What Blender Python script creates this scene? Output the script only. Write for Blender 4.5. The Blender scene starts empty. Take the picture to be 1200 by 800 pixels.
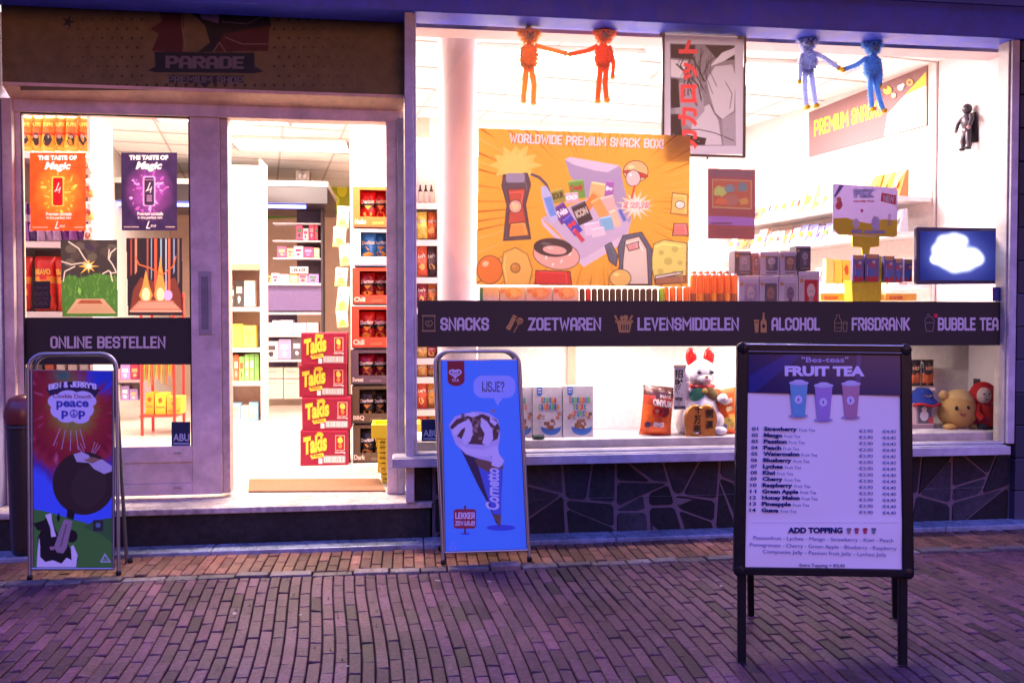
import bpy, math, random
import numpy as np
from mathutils import Vector, Matrix
random.seed(11)
R = math.radians
S = bpy.context.scene
COL = S.collection

# ---------------------------------------------------------------- camera, sky, light, exposure
CAMH = 1.30
F = 1000.0                       # focal length in photo pixels (photo 1200 x 800)
TH = math.atan(.128)             # turned to the right of the facade's normal
PI_ = math.atan(25 / F)          # tipped down a little
cd = bpy.data.cameras.new('camera'); cam = bpy.data.objects.new('camera', cd); COL.objects.link(cam)
cd.sensor_width = 36; cd.lens = 36 * F / 1200; cd.clip_end = 500; cd.clip_start = .05
cam.location = (0, 0, CAMH)
cam.rotation_euler = (R(90) - PI_, 0, -TH)
S.camera = cam
CM = cam.rotation_euler.to_matrix()

w = bpy.data.worlds.new('World'); S.world = w; w.use_nodes = True
nt = w.node_tree; bg = nt.nodes['Background']
sky = nt.nodes.new('ShaderNodeTexSky'); sky.sky_type = 'NISHITA'; sky.sun_disc = False
sky.sun_elevation = R(1.0); sky.sun_rotation = R(200)
mx = nt.nodes.new('ShaderNodeMix'); mx.data_type = 'RGBA'; mx.blend_type = 'MIX'
mx.inputs['Factor'].default_value = .72
mx.inputs['B'].default_value = (6.0, 8.0, 40.0, 1)      # the violet of late dusk
nt.links.new(sky.outputs[0], mx.inputs['A'])
# a dim warm band lies over the roofs, the blue begins higher up
wtc = nt.nodes.new('ShaderNodeTexCoord'); wsx = nt.nodes.new('ShaderNodeSeparateXYZ'); wmr = nt.nodes.new('ShaderNodeMapRange'); wmr.interpolation_type = 'SMOOTHSTEP'
wmr.inputs['From Min'].default_value = .22; wmr.inputs['From Max'].default_value = .55
nt.links.new(wtc.outputs['Generated'], wsx.inputs[0]); nt.links.new(wsx.outputs['Z'], wmr.inputs['Value'])
m2 = nt.nodes.new('ShaderNodeMix'); m2.data_type = 'RGBA'; m2.inputs['A'].default_value = (2.3, 1.1, 1.7, 1)
nt.links.new(wmr.outputs['Result'], m2.inputs['Factor']); nt.links.new(mx.outputs['Result'], m2.inputs['B']); nt.links.new(m2.outputs['Result'], bg.inputs['Color'])
bg.inputs['Strength'].default_value = .11

sd = bpy.data.lights.new('dusk_glow', 'SUN'); sun = bpy.data.objects.new('dusk_glow', sd); COL.objects.link(sun)
sd.energy = .62; sd.angle = R(24); sd.color = (1.0, .40, .24)
sun.rotation_euler = (R(80), 0, R(14))

S.view_settings.view_transform = 'Standard'; S.view_settings.look = 'None'
S.view_settings.exposure = 0.0; S.view_settings.gamma = 1
S.view_settings.use_curve_mapping = False
S.cycles.max_bounces = 7; S.cycles.transparent_max_bounces = 12
S.cycles.sample_clamp_indirect = 6
S.cycles.caustics_reflective = False; S.cycles.caustics_refractive = False

# ---------------------------------------------------------------- small maths
def ray(px, py): return CM @ Vector((px - 600, -(py - 400), -F))
def at(px, py, Y):
    d = ray(px, py); k = Y / d.y
    return Vector((d.x * k, Y, CAMH + d.z * k))
def xl(px, Y, py=375): return at(px, py, Y).x
def zz(px, py, Y): return at(px, py, Y).z
def gnd(px, py, Z=0.0):
    d = ray(px, py); k = (Z - CAMH) / d.z
    return Vector((d.x * k, d.y * k, Z))
def hexc(h):
    if not isinstance(h, str): return tuple(h)[:3]
    v = [int(h[i:i + 2], 16) / 255 for i in (0, 2, 4)]
    return tuple(c / 12.92 if c <= .04045 else ((c + .055) / 1.055) ** 2.4 for c in v)
def jit(c, a=.06):
    c = hexc(c); k = 1 + random.uniform(-a, a) * 2
    return tuple(max(0, x * k * (1 + random.uniform(-a, a) * .22)) for x in c)

# ---------------------------------------------------------------- materials (colour is the thing's own, stored per face)
MATS = {}
def mat(name):
    if name in MATS: return MATS[name]
    P = dict(
        print_=(.45, 0, 0, .02, 120, 0), gloss=(.16, 0, 0, .0, 60, 0), plastic=(.32, 0, 0, .04, 40, 0),
        paint=(.42, 0, 0, .22, 9, .12), metal=(.34, .9, 0, .08, 30, .05), darkmetal=(.3, .35, 0, .1, 30, .05),
        paper=(.55, 0, .5, .03, 60, 0), poster_=(.55, 0, .15, .03, 60, 0), leafposter=(.55, 0, .42, .03, 60, 0), thinpaper=(.6, 0, .62, .03, 60, 0), fabric=(.95, 0, .5, .25, 220, .5), foil=(.22, .12, 0, .12, 26, .5),
        stone=(.62, 0, 0, .5, 28, .55), brick=(.62, 0, 0, .6, 55, .7), tile=(.14, 0, 0, .05, 6, .03), wall=(.85, 0, 0, .05, 10, .05),
        card=(.8, 0, 0, .12, 30, .1), wood=(.55, 0, 0, .3, 20, .2), ledge=(.24, 0, 0, .35, 14, .25), porcelain=(.12, 0, 0, .03, 10, 0),
        mattebrd=(.5, 0, 0, .25, 12, .05), mat_=(.95, 0, 0, .5, 320, .8))[name]
    rough, metal, trans, var, nsc, bump = P
    m = bpy.data.materials.new(name.strip('_')); m.use_nodes = True; t = m.node_tree
    bs = t.nodes['Principled BSDF']; out = t.nodes['Material Output']
    a = t.nodes.new('ShaderNodeAttribute'); a.attribute_name = 'Col'
    tc = t.nodes.new('ShaderNodeTexCoord')
    n = t.nodes.new('ShaderNodeTexNoise'); n.inputs['Scale'].default_value = nsc; n.inputs['Detail'].default_value = 5; n.inputs['Roughness'].default_value = .65
    t.links.new(tc.outputs['Object'], n.inputs['Vector'])
    mr = t.nodes.new('ShaderNodeMapRange'); mr.inputs['From Min'].default_value = .25; mr.inputs['From Max'].default_value = .75
    mr.inputs['To Min'].default_value = 1 - var; mr.inputs['To Max'].default_value = 1 + var
    t.links.new(n.outputs['Fac'], mr.inputs['Value'])
    mu = t.nodes.new('ShaderNodeVectorMath'); mu.operation = 'SCALE'
    t.links.new(a.outputs['Color'], mu.inputs[0]); t.links.new(mr.outputs['Result'], mu.inputs['Scale'])
    if name in ('brick', 'paint', 'ledge', 'stone'):      # broad stains and grime
        n2 = t.nodes.new('ShaderNodeTexNoise'); n2.inputs['Scale'].default_value = 1.7 if name != 'paint' else 4; n2.inputs['Detail'].default_value = 7; n2.inputs['Roughness'].default_value = .7; n2.inputs['Distortion'].default_value = .6
        t.links.new(tc.outputs['Object'], n2.inputs['Vector']); r3 = t.nodes.new('ShaderNodeMapRange'); r3.inputs['From Min'].default_value = .3; r3.inputs['From Max'].default_value = .68
        lo_, hi_ = (.55, 1.45) if name != 'paint' else (.72, 1.08); r3.inputs['To Min'].default_value = lo_; r3.inputs['To Max'].default_value = hi_
        t.links.new(n2.outputs['Fac'], r3.inputs['Value']); m3 = t.nodes.new('ShaderNodeVectorMath'); m3.operation = 'SCALE'; t.links.new(mu.outputs[0], m3.inputs[0]); t.links.new(r3.outputs['Result'], m3.inputs['Scale']); mu = m3
    t.links.new(mu.outputs[0], bs.inputs['Base Color'])
    bs.inputs['Roughness'].default_value = rough; bs.inputs['Metallic'].default_value = metal
    if name in ('print_', 'darkmetal', 'mattebrd', 'gloss', 'thinpaper', 'paper', 'stone', 'brick', 'poster_'): bs.inputs['Specular IOR Level'].default_value = .22
    if name in ('paint', 'ledge', 'darkmetal', 'metal'):
        r2 = t.nodes.new('ShaderNodeMapRange'); r2.inputs['To Min'].default_value = rough * .6; r2.inputs['To Max'].default_value = rough * 1.7
        t.links.new(n.outputs['Fac'], r2.inputs['Value']); t.links.new(r2.outputs['Result'], bs.inputs['Roughness'])
    if bump:
        b = t.nodes.new('ShaderNodeBump'); b.inputs['Strength'].default_value = bump; b.inputs['Distance'].default_value = .004
        t.links.new(n.outputs['Fac'], b.inputs['Height']); t.links.new(b.outputs[0], bs.inputs['Normal'])
    if trans:
        tr = t.nodes.new('ShaderNodeBsdfTranslucent'); mi = t.nodes.new('ShaderNodeMixShader'); mi.inputs[0].default_value = trans
        t.links.new(mu.outputs[0], tr.inputs['Color']); t.links.new(bs.outputs[0], mi.inputs[1]); t.links.new(tr.outputs[0], mi.inputs[2])
        t.links.new(mi.outputs[0], out.inputs['Surface'])
    MATS[name] = m
    return m
def emis(name, col, st):
    if name in MATS: return MATS[name]
    m = bpy.data.materials.new(name); m.use_nodes = True; t = m.node_tree
    t.nodes.remove(t.nodes['Principled BSDF'])
    e = t.nodes.new('ShaderNodeEmission'); e.inputs[0].default_value = (*hexc(col), 1); e.inputs[1].default_value = st
    t.links.new(e.outputs[0], t.nodes['Material Output'].inputs[0]); MATS[name] = m
    return m
def glassmat():
    if 'glass' in MATS: return MATS['glass']
    m = bpy.data.materials.new('glass'); m.use_nodes = True; t = m.node_tree
    t.nodes.remove(t.nodes['Principled BSDF'])
    tr = t.nodes.new('ShaderNodeBsdfTransparent'); tr.inputs[0].default_value = (.97, .98, .98, 1)
    gl = t.nodes.new('ShaderNodeBsdfGlossy'); gl.inputs['Roughness'].default_value = .02
    fr = t.nodes.new('ShaderNodeFresnel'); fr.inputs[0].default_value = 1.35
    mi = t.nodes.new('ShaderNodeMixShader')
    t.links.new(fr.outputs[0], mi.inputs[0]); t.links.new(tr.outputs[0], mi.inputs[1]); t.links.new(gl.outputs[0], mi.inputs[2])
    # faint wiped smears and dust on the pane
    tc = t.nodes.new('ShaderNodeTexCoord'); mp_ = t.nodes.new('ShaderNodeMapping'); mp_.inputs['Scale'].default_value = (1.2, 1, 4); mp_.inputs['Rotation'].default_value = (0, .6, 0)
    n = t.nodes.new('ShaderNodeTexNoise'); n.inputs['Scale'].default_value = 2.2; n.inputs['Detail'].default_value = 8; n.inputs['Roughness'].default_value = .72; n.inputs['Distortion'].default_value = 1.2
    t.links.new(tc.outputs['Object'], mp_.inputs[0]); t.links.new(mp_.outputs[0], n.inputs['Vector'])
    r = t.nodes.new('ShaderNodeMapRange'); r.inputs['From Min'].default_value = .5; r.inputs['From Max'].default_value = .8; r.inputs['To Max'].default_value = .022; t.links.new(n.outputs['Fac'], r.inputs['Value'])
    df = t.nodes.new('ShaderNodeBsdfDiffuse'); df.inputs[0].default_value = (.8, .8, .85, 1); m4 = t.nodes.new('ShaderNodeMixShader')
    t.links.new(r.outputs['Result'], m4.inputs[0]); t.links.new(mi.outputs[0], m4.inputs[1]); t.links.new(df.outputs[0], m4.inputs[2])
    t.links.new(m4.outputs[0], t.nodes['Material Output'].inputs[0]); MATS['glass'] = m
    return m

# ---------------------------------------------------------------- tagging
def tag(o, label, cat, group=None):
    o['label'] = label; o['category'] = cat
    if group: o['group'] = group
    return o
def thing(name, label, cat, loc=(0, 0, 0), rz=0, group=None):
    o = bpy.data.objects.new(name, None); COL.objects.link(o); o.empty_display_size = .1
    o.location = loc; o.rotation_euler = (0, 0, rz)
    return tag(o, label, cat, group)
def dup(root, loc, label, group=None, rz=None):
    r = root.copy(); COL.objects.link(r); r.location = loc; r['label'] = label
    if rz is not None: r.rotation_euler = (0, 0, rz)
    if group: r['group'] = group
    for ch in list(root.children):
        c = ch.copy(); COL.objects.link(c); c.parent = r
        for g in list(ch.children):
            d = g.copy(); COL.objects.link(d); d.parent = c
    return r

# ---------------------------------------------------------------- mesh builder
EPS = .0007
ORD = ['first', 'second', 'third', 'fourth', 'fifth', 'sixth', 'seventh', 'eighth', 'ninth', 'tenth', 'eleventh', 'twelfth', 'thirteenth', 'fourteenth', 'fifteenth', 'sixteenth', 'seventeenth', 'eighteenth', 'nineteenth', 'twentieth', 'twenty-first', 'twenty-second', 'twenty-third', 'twenty-fourth', 'twenty-fifth', 'twenty-sixth', 'twenty-seventh', 'twenty-eighth', 'twenty-ninth', 'thirtieth', 'thirty-first', 'thirty-second', 'thirty-third', 'thirty-fourth', 'thirty-fifth', 'thirty-sixth', 'thirty-seventh', 'thirty-eighth']
class MB:
    """collects faces with a colour each; build() links ONE mesh object"""
    def __init__(s, origin=(0, 0, 0), mapf=None):
        s.v = []; s.f = []; s.c = []; s.m = []; s.sm = []; s.names = []; s.o = Vector(origin); s.map = mapf; s.cur = 0; s.surf = None
    def use(s, mname):
        if mname not in s.names: s.names.append(mname)
        s.cur = s.names.index(mname); return s
    def add(s, vs, fs, col, smooth=False):
        b = len(s.v); s.v += [tuple(Vector(p) - s.o) for p in vs]
        cl = col if isinstance(col, list) else None
        c0 = None if cl else hexc(col)
        for i, f in enumerate(fs):
            s.f.append(tuple(b + j for j in f)); s.c.append(hexc(cl[i]) if cl else c0); s.m.append(s.cur); s.sm.append(smooth)
        return s
    def box(s, a, b, col, M=None):
        x0, y0, z0 = [min(p, q) for p, q in zip(a, b)]; x1, y1, z1 = [max(p, q) for p, q in zip(a, b)]
        vs = [Vector(p) for p in ((x0, y0, z0), (x1, y0, z0), (x1, y1, z0), (x0, y1, z0), (x0, y0, z1), (x1, y0, z1), (x1, y1, z1), (x0, y1, z1))]
        if M: vs = [M @ p for p in vs]
        return s.add(vs, [(0, 1, 5, 4), (1, 2, 6, 5), (2, 3, 7, 6), (3, 0, 4, 7), (4, 5, 6, 7), (3, 2, 1, 0)], col)
    def ell(s, c, r, col, seg=16, rings=10, M=None, colf=None):
        c = Vector(c); r = (r, r, r) if not hasattr(r, '__len__') else r
        vs = []; fs = []; cs = []
        for i in range(rings + 1):
            t = math.pi * i / rings
            for j in range(seg):
                p = 2 * math.pi * j / seg
                q = Vector((r[0] * math.sin(t) * math.cos(p), r[1] * math.sin(t) * math.sin(p), r[2] * math.cos(t)))
                vs.append(c + (M @ q if M else q))
        for i in range(rings):
            for j in range(seg):
                k = (j + 1) % seg
                fs.append((i * seg + j, (i + 1) * seg + j, (i + 1) * seg + k, i * seg + k))
                if colf:
                    t = math.pi * (i + .5) / rings; p = 2 * math.pi * (j + .5) / seg
                    cs.append(colf(math.cos(t), p))
        return s.add(vs, fs, cs if colf else col, True)
    def lathe(s, c, prof, col, seg=20, cols=None, M=None, smooth=True):
        c = Vector(c); vs = []; fs = []; cs = []
        for (r, z) in prof:
            for j in range(seg):
                p = 2 * math.pi * j / seg; q = Vector((r * math.cos(p), r * math.sin(p), z)); vs.append(c + (M @ q if M else q))
        for i in range(len(prof) - 1):
            for j in range(seg):
                k = (j + 1) % seg; fs.append((i * seg + j, i * seg + k, (i + 1) * seg + k, (i + 1) * seg + j)); cs.append(cols[i] if cols else col)
        return s.add(vs, fs, cs, smooth)
    def tube(s, pts, rad, col, seg=8, closed=False, cap=True):
        pts = [Vector(p) for p in pts]; n = len(pts)
        rad = rad if hasattr(rad, '__len__') else [rad] * n
        vs = []; fs = []; up = None
        for i, p in enumerate(pts):
            a = pts[(i - 1) % n] if (closed or i > 0) else p; b = pts[(i + 1) % n] if (closed or i < n - 1) else p
            t = (b - a).normalized()
            if up is None:
                up = Vector((0, 0, 1)) if abs(t.z) < .8 else Vector((0, 1, 0))
            x = t.cross(up).normalized(); up = x.cross(t).normalized()
            for j in range(seg):
                q = 2 * math.pi * j / seg; vs.append(p + (x * math.cos(q) + up * math.sin(q)) * rad[i])
        m = n if closed else n - 1
        for i in range(m):
            for j in range(seg):
                k = (j + 1) % seg; i2 = (i + 1) % n
                fs.append((i * seg + j, i * seg + k, i2 * seg + k, i2 * seg + j))
        s.add(vs, fs, col, True)
        if cap and not closed:
            s.add([vs[j] for j in range(seg)], [tuple(range(seg))], col); s.add([vs[-seg + j] for j in range(seg)], [tuple(range(seg))], col)
        return s
    # ---- flat print, drawn in photo pixels and mapped on to the thing's own plane
    def art(s, pts, faces, col, L=1):
        vs = [s.map(x, y, L) for (x, y) in pts]
        return s.add(vs, faces, col)
    def poly(s, pts, col, L=1): return s.art(pts, [tuple(range(len(pts)))], col, L)
    def rect(s, x0, y0, x1, y1, col, L=1): return s.poly([(x0, y0), (x1, y0), (x1, y1), (x0, y1)], col, L)
    def rrect(s, x0, y0, x1, y1, r, col, L=1):
        p = []
        for cx, cy, a in ((x1 - r, y0 + r, -90), (x1 - r, y1 - r, 0), (x0 + r, y1 - r, 90), (x0 + r, y0 + r, 180)):
            for k in range(5): q = R(a + k * 22.5); p.append((cx + r * math.cos(q), cy + r * math.sin(q)))
        return s.poly(p, col, L)
    def oval(s, cx, cy, rx, ry, col, L=1, rot=0, n=22):
        c, d = math.cos(R(rot)), math.sin(R(rot)); p = []
        for k in range(n):
            a = 2 * math.pi * k / n; x = rx * math.cos(a); y = ry * math.sin(a); p.append((cx + x * c - y * d, cy + x * d + y * c))
        return s.poly(p, col, L)
    def burst(s, cx, cy, r0, r1, n, col, L=1, sy=1.0, rnd=0):
        p = []
        for k in range(2 * n):
            a = math.pi * k / n; r = (r1 if k % 2 == 0 else r0) * (1 + random.uniform(-rnd, rnd)); p.append((cx + r * math.cos(a), cy + sy * r * math.sin(a)))
        return s.poly(p, col, L)
    def stroke(s, pts, w, col, L=1, closed=False):
        n = len(pts); P = [Vector(p) for p in pts]; A = []; B = []
        for i in range(n):
            a = P[(i - 1) % n] if (closed or i > 0) else None; b = P[(i + 1) % n] if (closed or i < n - 1) else None
            d1 = (P[i] - a).normalized() if a is not None else None; d2 = (b - P[i]).normalized() if b is not None else None
            if d1 is None: d1 = d2
            if d2 is None: d2 = d1
            n1 = Vector((-d1.y, d1.x)); n2 = Vector((-d2.y, d2.x)); m = n1 + n2
            if m.length < 1e-4: m = n1
            m.normalize(); k = w / 2 / max(.45, m.dot(n1))
            A.append(P[i] + m * k); B.append(P[i] - m * k)
        fs = [(i, (i + 1) % n, n + (i + 1) % n, n + i) for i in range(n if closed else n - 1)]
        return s.art([tuple(p) for p in A + B], fs, col, L)
    def blob(s, cx, cy, rx, ry, col, L=1, n=14, rnd=.2, rot=0):
        p = []; c, d = math.cos(R(rot)), math.sin(R(rot))
        for k in range(n):
            a = 2 * math.pi * k / n; q = 1 + random.uniform(-rnd, rnd); x = rx * q * math.cos(a); y = ry * q * math.sin(a); p.append((cx + x * c - y * d, cy + x * d + y * c))
        return s.poly(p, col, L)
    def text(s, body, x0, y0, x1, y1, col, L=2, bold=0, shear=0, slope=0, rot=0, keep=False):
        """fit the words into the pixel box; slope = pixels the right end sits lower"""
        V, Fc = glyphs(body, bold, shear)
        if rot: V = [(-y, x) for x, y in V] if rot == 90 else V
        ax = min(p[0] for p in V); bx = max(p[0] for p in V); ay = min(p[1] for p in V); by = max(p[1] for p in V)
        out = []
        for (x, y) in V:
            u = (x - ax) / (bx - ax); v = (y - ay) / (by - ay)
            out.append((x0 + (x1 - x0) * u, y1 + (y0 - y1) * v + slope * u))
        return s.art(out, Fc, col, L)
    def block(s, body, x0, y0, x1, y1, col, L=2, sw=.17, slope=0, arc=0, jitter=0, shear=0):
        adv = 0; glyph = []
        for ch in body:
            wd, st = BF.get(ch, (2, [])); glyph.append((adv, st)); adv += wd + 1.55
        adv -= 1.55; hw = sw * 6 / 2
        sx = (x1 - x0) / (adv + 2 * hw); sy = (y1 - y0) / (6 + 2 * hw)
        for gi, (ox, st) in enumerate(glyph):
            jy = random.uniform(-jitter, jitter)
            for si, pts in enumerate(st):
                cl = pts[0] == pts[-1] and len(pts) > 2
                pp = pts[:-1] if cl else pts
                # stroke built in letter space, then scaled
                n = len(pp); P = [Vector(p) for p in pp]; A = []; B = []
                for i in range(n):
                    a = P[(i - 1) % n] if (cl or i > 0) else None; b = P[(i + 1) % n] if (cl or i < n - 1) else None
                    d1 = (P[i] - a).normalized() if a is not None else None; d2 = (b - P[i]).normalized() if b is not None else None
                    e0 = d1 is None; e1 = d2 is None
                    if e0: d1 = d2
                    if e1: d2 = d1
                    n1 = Vector((-d1.y, d1.x)); n2 = Vector((-d2.y, d2.x)); m = n1 + n2
                    if m.length < 1e-4: m = n1
                    m.normalize(); k = hw / max(.5, m.dot(n1)); q = P[i]
                    if e0: q = q - d1 * hw * .98
                    if e1: q = q + d2 * hw * .98
                    A.append(q + m * k); B.append(q - m * k)
                fs = [(i, (i + 1) % n, n + (i + 1) % n, n + i) for i in range(n if cl else n - 1)]
                out = []
                for p in A + B:
                    X = x0 + (ox + p.x + hw + shear * p.y) * sx; t = (X - x0) / (x1 - x0)
                    out.append((X, y1 - (p.y + hw) * sy + slope * t - arc * 4 * t * (1 - t) + jy))
                s.art(out, fs, col, L + .4 * si)
        return s
    def build(s, name, parent=None, bevel=0, mat0='print_'):
        me = bpy.data.meshes.new(name); me.from_pydata(s.v, [], s.f); 
        if not s.names: s.names = [mat0]
        for n in s.names: me.materials.append(glassmat() if n == 'glass' else MATS[n] if n in MATS else mat(n))
        ca = me.color_attributes.new('Col', 'FLOAT_COLOR', 'CORNER')
        cols = []
        for p in me.polygons:
            c = s.c[p.index]; p.material_index = s.m[p.index]; p.use_smooth = s.sm[p.index]
            cols += [c[0], c[1], c[2], 1.0] * p.loop_total
        ca.data.foreach_set('color', cols); me.update()
        o = bpy.data.objects.new(name, me); COL.objects.link(o)
        o.location = s.o
        if parent is not None:
            o.parent = parent; q = parent; wl = Vector((0, 0, 0))
            while q is not None: wl = wl + q.location; q = q.parent
            o.location = s.o - wl
        if bevel:
            b = o.modifiers.new('bevel', 'BEVEL'); b.width = bevel; b.segments = 2; b.limit_method = 'ANGLE'; b.angle_limit = R(40)
        return o

class RA(MB):
    """print rasterised into ONE sheet of small faces, so that light can pass through it evenly"""
    def __init__(s, origin, mapf, step=.7):
        super().__init__(origin, mapf); s.q = []; s.step = step; s.tint = None
    def art(s, pts, faces, col, L=1): s.q.append((L, len(s.q), pts, faces, hexc(col))); return s
    def build(s, name, parent=None, **k):
        s.q.sort(key=lambda t: (t[0], t[1])); al = np.array([p for t in s.q for p in t[2]]); x0, y0 = al.min(0); x1, y1 = al.max(0)
        base = np.array(s.q[0][2]); x0, y0 = base.min(0); x1, y1 = base.max(0)
        st = s.step; nx = int(math.ceil((x1 - x0) / st)); ny = int(math.ceil((y1 - y0) / st)); SSn = 3
        W_, H_ = nx * SSn, ny * SSn; dx = (x1 - x0) / W_; dy = (y1 - y0) / H_
        im = np.zeros((H_, W_, 3)); mk = np.zeros((H_, W_), bool)
        for qi, (L, _, pts, faces, col) in enumerate(s.q):
            P = np.array(pts)
            for f in faces:
                p = P[list(f)]; i0 = max(0, int((p[:, 0].min() - x0) / dx)); i1 = min(W_, int((p[:, 0].max() - x0) / dx) + 2); j0 = max(0, int((p[:, 1].min() - y0) / dy)); j1 = min(H_, int((p[:, 1].max() - y0) / dy) + 2)
                if i0 >= i1 or j0 >= j1: continue
                X, Y = np.meshgrid(x0 + (np.arange(i0, i1) + .5) * dx, y0 + (np.arange(j0, j1) + .5) * dy)
                ins = np.zeros(X.shape, bool)
                for a in range(len(p)):
                    xa, ya = p[a]; xb, yb = p[a - 1]
                    if ya == yb: continue
                    c = ((ya > Y) != (yb > Y)) & (X < (xb - xa) * (Y - ya) / (yb - ya) + xa); ins ^= c
                im[j0:j1, i0:i1][ins] = col; mk[j0:j1, i0:i1] |= ins
            if qi == 0:
                bm = mk.copy()
                if s.tint is not None:
                    X, Y = np.meshgrid(x0 + (np.arange(W_) + .5) * dx, y0 + (np.arange(H_) + .5) * dy); im = s.tint(X, Y, im)
        im[~bm] = 0; r = im.reshape(ny, SSn, nx, SSn, 3).sum((1, 3)); n = bm.reshape(ny, SSn, nx, SSn).sum((1, 3)); r = r / np.maximum(n, 1)[..., None]
        vs = [s.map(x0 + (x1 - x0) * i / nx, y0 + (y1 - y0) * j / ny, 0) for j in range(ny + 1) for i in range(nx + 1)]
        fs = []; cs = []
        for j in range(ny):
            for i in range(nx):
                if n[j, i] >= 4: k_ = j * (nx + 1) + i; fs.append((k_, k_ + 1, k_ + nx + 2, k_ + nx + 1)); cs.append(tuple(r[j, i]))
        s.add(vs, fs, cs); return MB.build(s, name, parent, **k)

GC = {}
def glyphs(body, bold, shear):
    k = (body, bold, shear)
    if k in GC: return GC[k]
    c = bpy.data.curves.new('t', 'FONT'); c.body = body; c.size = 1; c.offset = bold; c.shear = shear; c.fill_mode = 'FRONT'; c.dimensions = '2D'; c.resolution_u = 3
    o = bpy.data.objects.new('t', c); me = bpy.data.meshes.new_from_object(o)
    V = [(v.co.x, v.co.y) for v in me.vertices]; Fc = [tuple(p.vertices) for p in me.polygons]
    bpy.data.objects.remove(o); bpy.data.curves.remove(c); bpy.data.meshes.remove(me)
    GC[k] = (V, Fc); return GC[k]

W, H, C = 3.0, 6.0, .75
_O = [(C, 0), (W - C, 0), (W, C), (W, H - C), (W - C, H), (C, H), (0, H - C), (0, C), (C, 0)]
BF = {
 'A': (W, [[(0, 0), (0, 4.6), (C, H), (W - C, H), (W, 4.6), (W, 0)], [(.3, 2.2), (W - .3, 2.2)]]),
 'B': (W, [[(0, 0), (W - C, 0), (W, C), (W, 2.5), (W - .5, 3.1), (W, 3.7), (W, H - C), (W - C, H), (0, H), (0, 0)], [(.3, 3.1), (W - .6, 3.1)]]),
 'C': (W, [[(W, 1.7), (W, C), (W - C, 0), (C, 0), (0, C), (0, H - C), (C, H), (W - C, H), (W, H - C), (W, 4.3)]]),
 'D': (W, [[(0, 0), (W - C, 0), (W, C), (W, H - C), (W - C, H), (0, H), (0, 0)]]),
 'E': (W - .5, [[(W - .5, 0), (0, 0), (0, H), (W - .5, H)], [(.3, 3.05), (W - .9, 3.05)]]),
 'F': (W - .5, [[(0, 0), (0, H), (W - .5, H)], [(.3, 3.0), (W - .9, 3.0)]]),
 'G': (W, [[(W, 4.5), (W, H - C), (W - C, H), (C, H), (0, H - C), (0, C), (C, 0), (W - C, 0), (W, C), (W, 2.7), (1.7, 2.7)]]),
 'H': (W, [[(0, 0), (0, H)], [(W, 0), (W, H)], [(.3, 3), (W - .3, 3)]]),
 'I': (0.01, [[(0, 0), (0, H)]]),
 'J': (W - .4, [[(W - .4, H), (W - .4, C), (W - .4 - C, 0), (C, 0), (0, C), (0, 1.6)]]),
 'K': (W, [[(0, 0), (0, H)], [(.2, 2.6), (W, H)], [(1.0, 3.3), (W, 0)]]),
 'L': (W - .6, [[(0, H), (0, 0), (W - .6, 0)]]),
 'M': (4.2, [[(0, 0), (0, H), (2.1, 2.4), (4.2, H), (4.2, 0)]]),
 'N': (W + .2, [[(0, 0), (0, H), (W + .2, 0), (W + .2, H)]]),
 'O': (W, [_O]),
 'P': (W, [[(0, 0), (0, H), (W - C, H), (W, H - C), (W, 3.2), (W - C, 2.5), (.3, 2.5)]]),
 'Q': (W, [_O, [(1.7, 1.5), (W + .3, -.4)]]),
 'R': (W, [[(0, 0), (0, H), (W - C, H), (W, H - C), (W, 3.4), (W - C, 2.7), (.3, 2.7)], [(1.5, 2.6), (W, 0)]]),
 'S': (W, [[(0, 1.6), (0, C), (C, 0), (W - C, 0), (W, C), (W, 2.4), (W - C, 3.0), (C, 3.2), (0, 3.8), (0, H - C), (C, H), (W - C, H), (W, H - C), (W, 4.5)]]),
 'T': (W, [[(0, H), (W, H)], [(W / 2, 0), (W / 2, H - .3)]]),
 'U': (W, [[(0, H), (0, C), (C, 0), (W - C, 0), (W, C), (W, H)]]),
 'V': (W, [[(0, H), (W / 2, 0), (W, H)]]),
 'W': (4.6, [[(0, H), (1.1, 0), (2.3, 4.4), (3.5, 0), (4.6, H)]]),
 'X': (W, [[(0, 0), (W, H)], [(0, H), (W, 0)]]),
 'Y': (W, [[(0, H), (W / 2, 2.7), (W, H)], [(W / 2, 0), (W / 2, 2.7)]]),
 'Z': (W, [[(0, H), (W, H), (0, 0), (W, 0)]]),
 '!': (.01, [[(0, 2), (0, H)], [(0, -.1), (0, .1)]]), '?': (W - .4, [[(0, 4.6), (0, H - C), (C, H), (W - .4 - C, H), (W - .4, H - C), (W - .4, 3.8), (1.3, 2.9), (1.3, 1.7)], [(1.3, -.1), (1.3, .1)]]),
 '&': (W, [[(W, 0), (.4, 4.6), (.6, H), (W - C, H), (W - C, 4.8), (0, 1.8), (0, C), (C, 0), (W - C, 0), (W, 2.2)]]),
 "'": (.01, [[(0, 4.6), (0, H)]]), ' ': (1.0, []),
}

def flatmap(Y, origin, out=-1):
    """print lying on the plane y=Y of a thing whose origin is given"""
    return lambda px, py, L: at(px, py, Y) + Vector((0, out * EPS * L, 0))
def planemap(P0, N):
    P0 = Vector(P0); N = Vector(N).normalized(); C0 = Vector((0, 0, CAMH))
    def f(px, py, L):
        d = ray(px, py); k = (P0 - C0).dot(N) / d.dot(N)
        return C0 + d * k + N * (EPS * L)
    return f
def structure(o): o['kind'] = 'structure'; return o
# ================================================================ THE SETTING
FLZ = .225        # shop floor
CEZ = 3.23        # shop ceiling
YD = 5.30         # plane of the door leaf
YW = 5.06         # plane of the window pane
XR = 3.98         # side wall of the window bay
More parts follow.
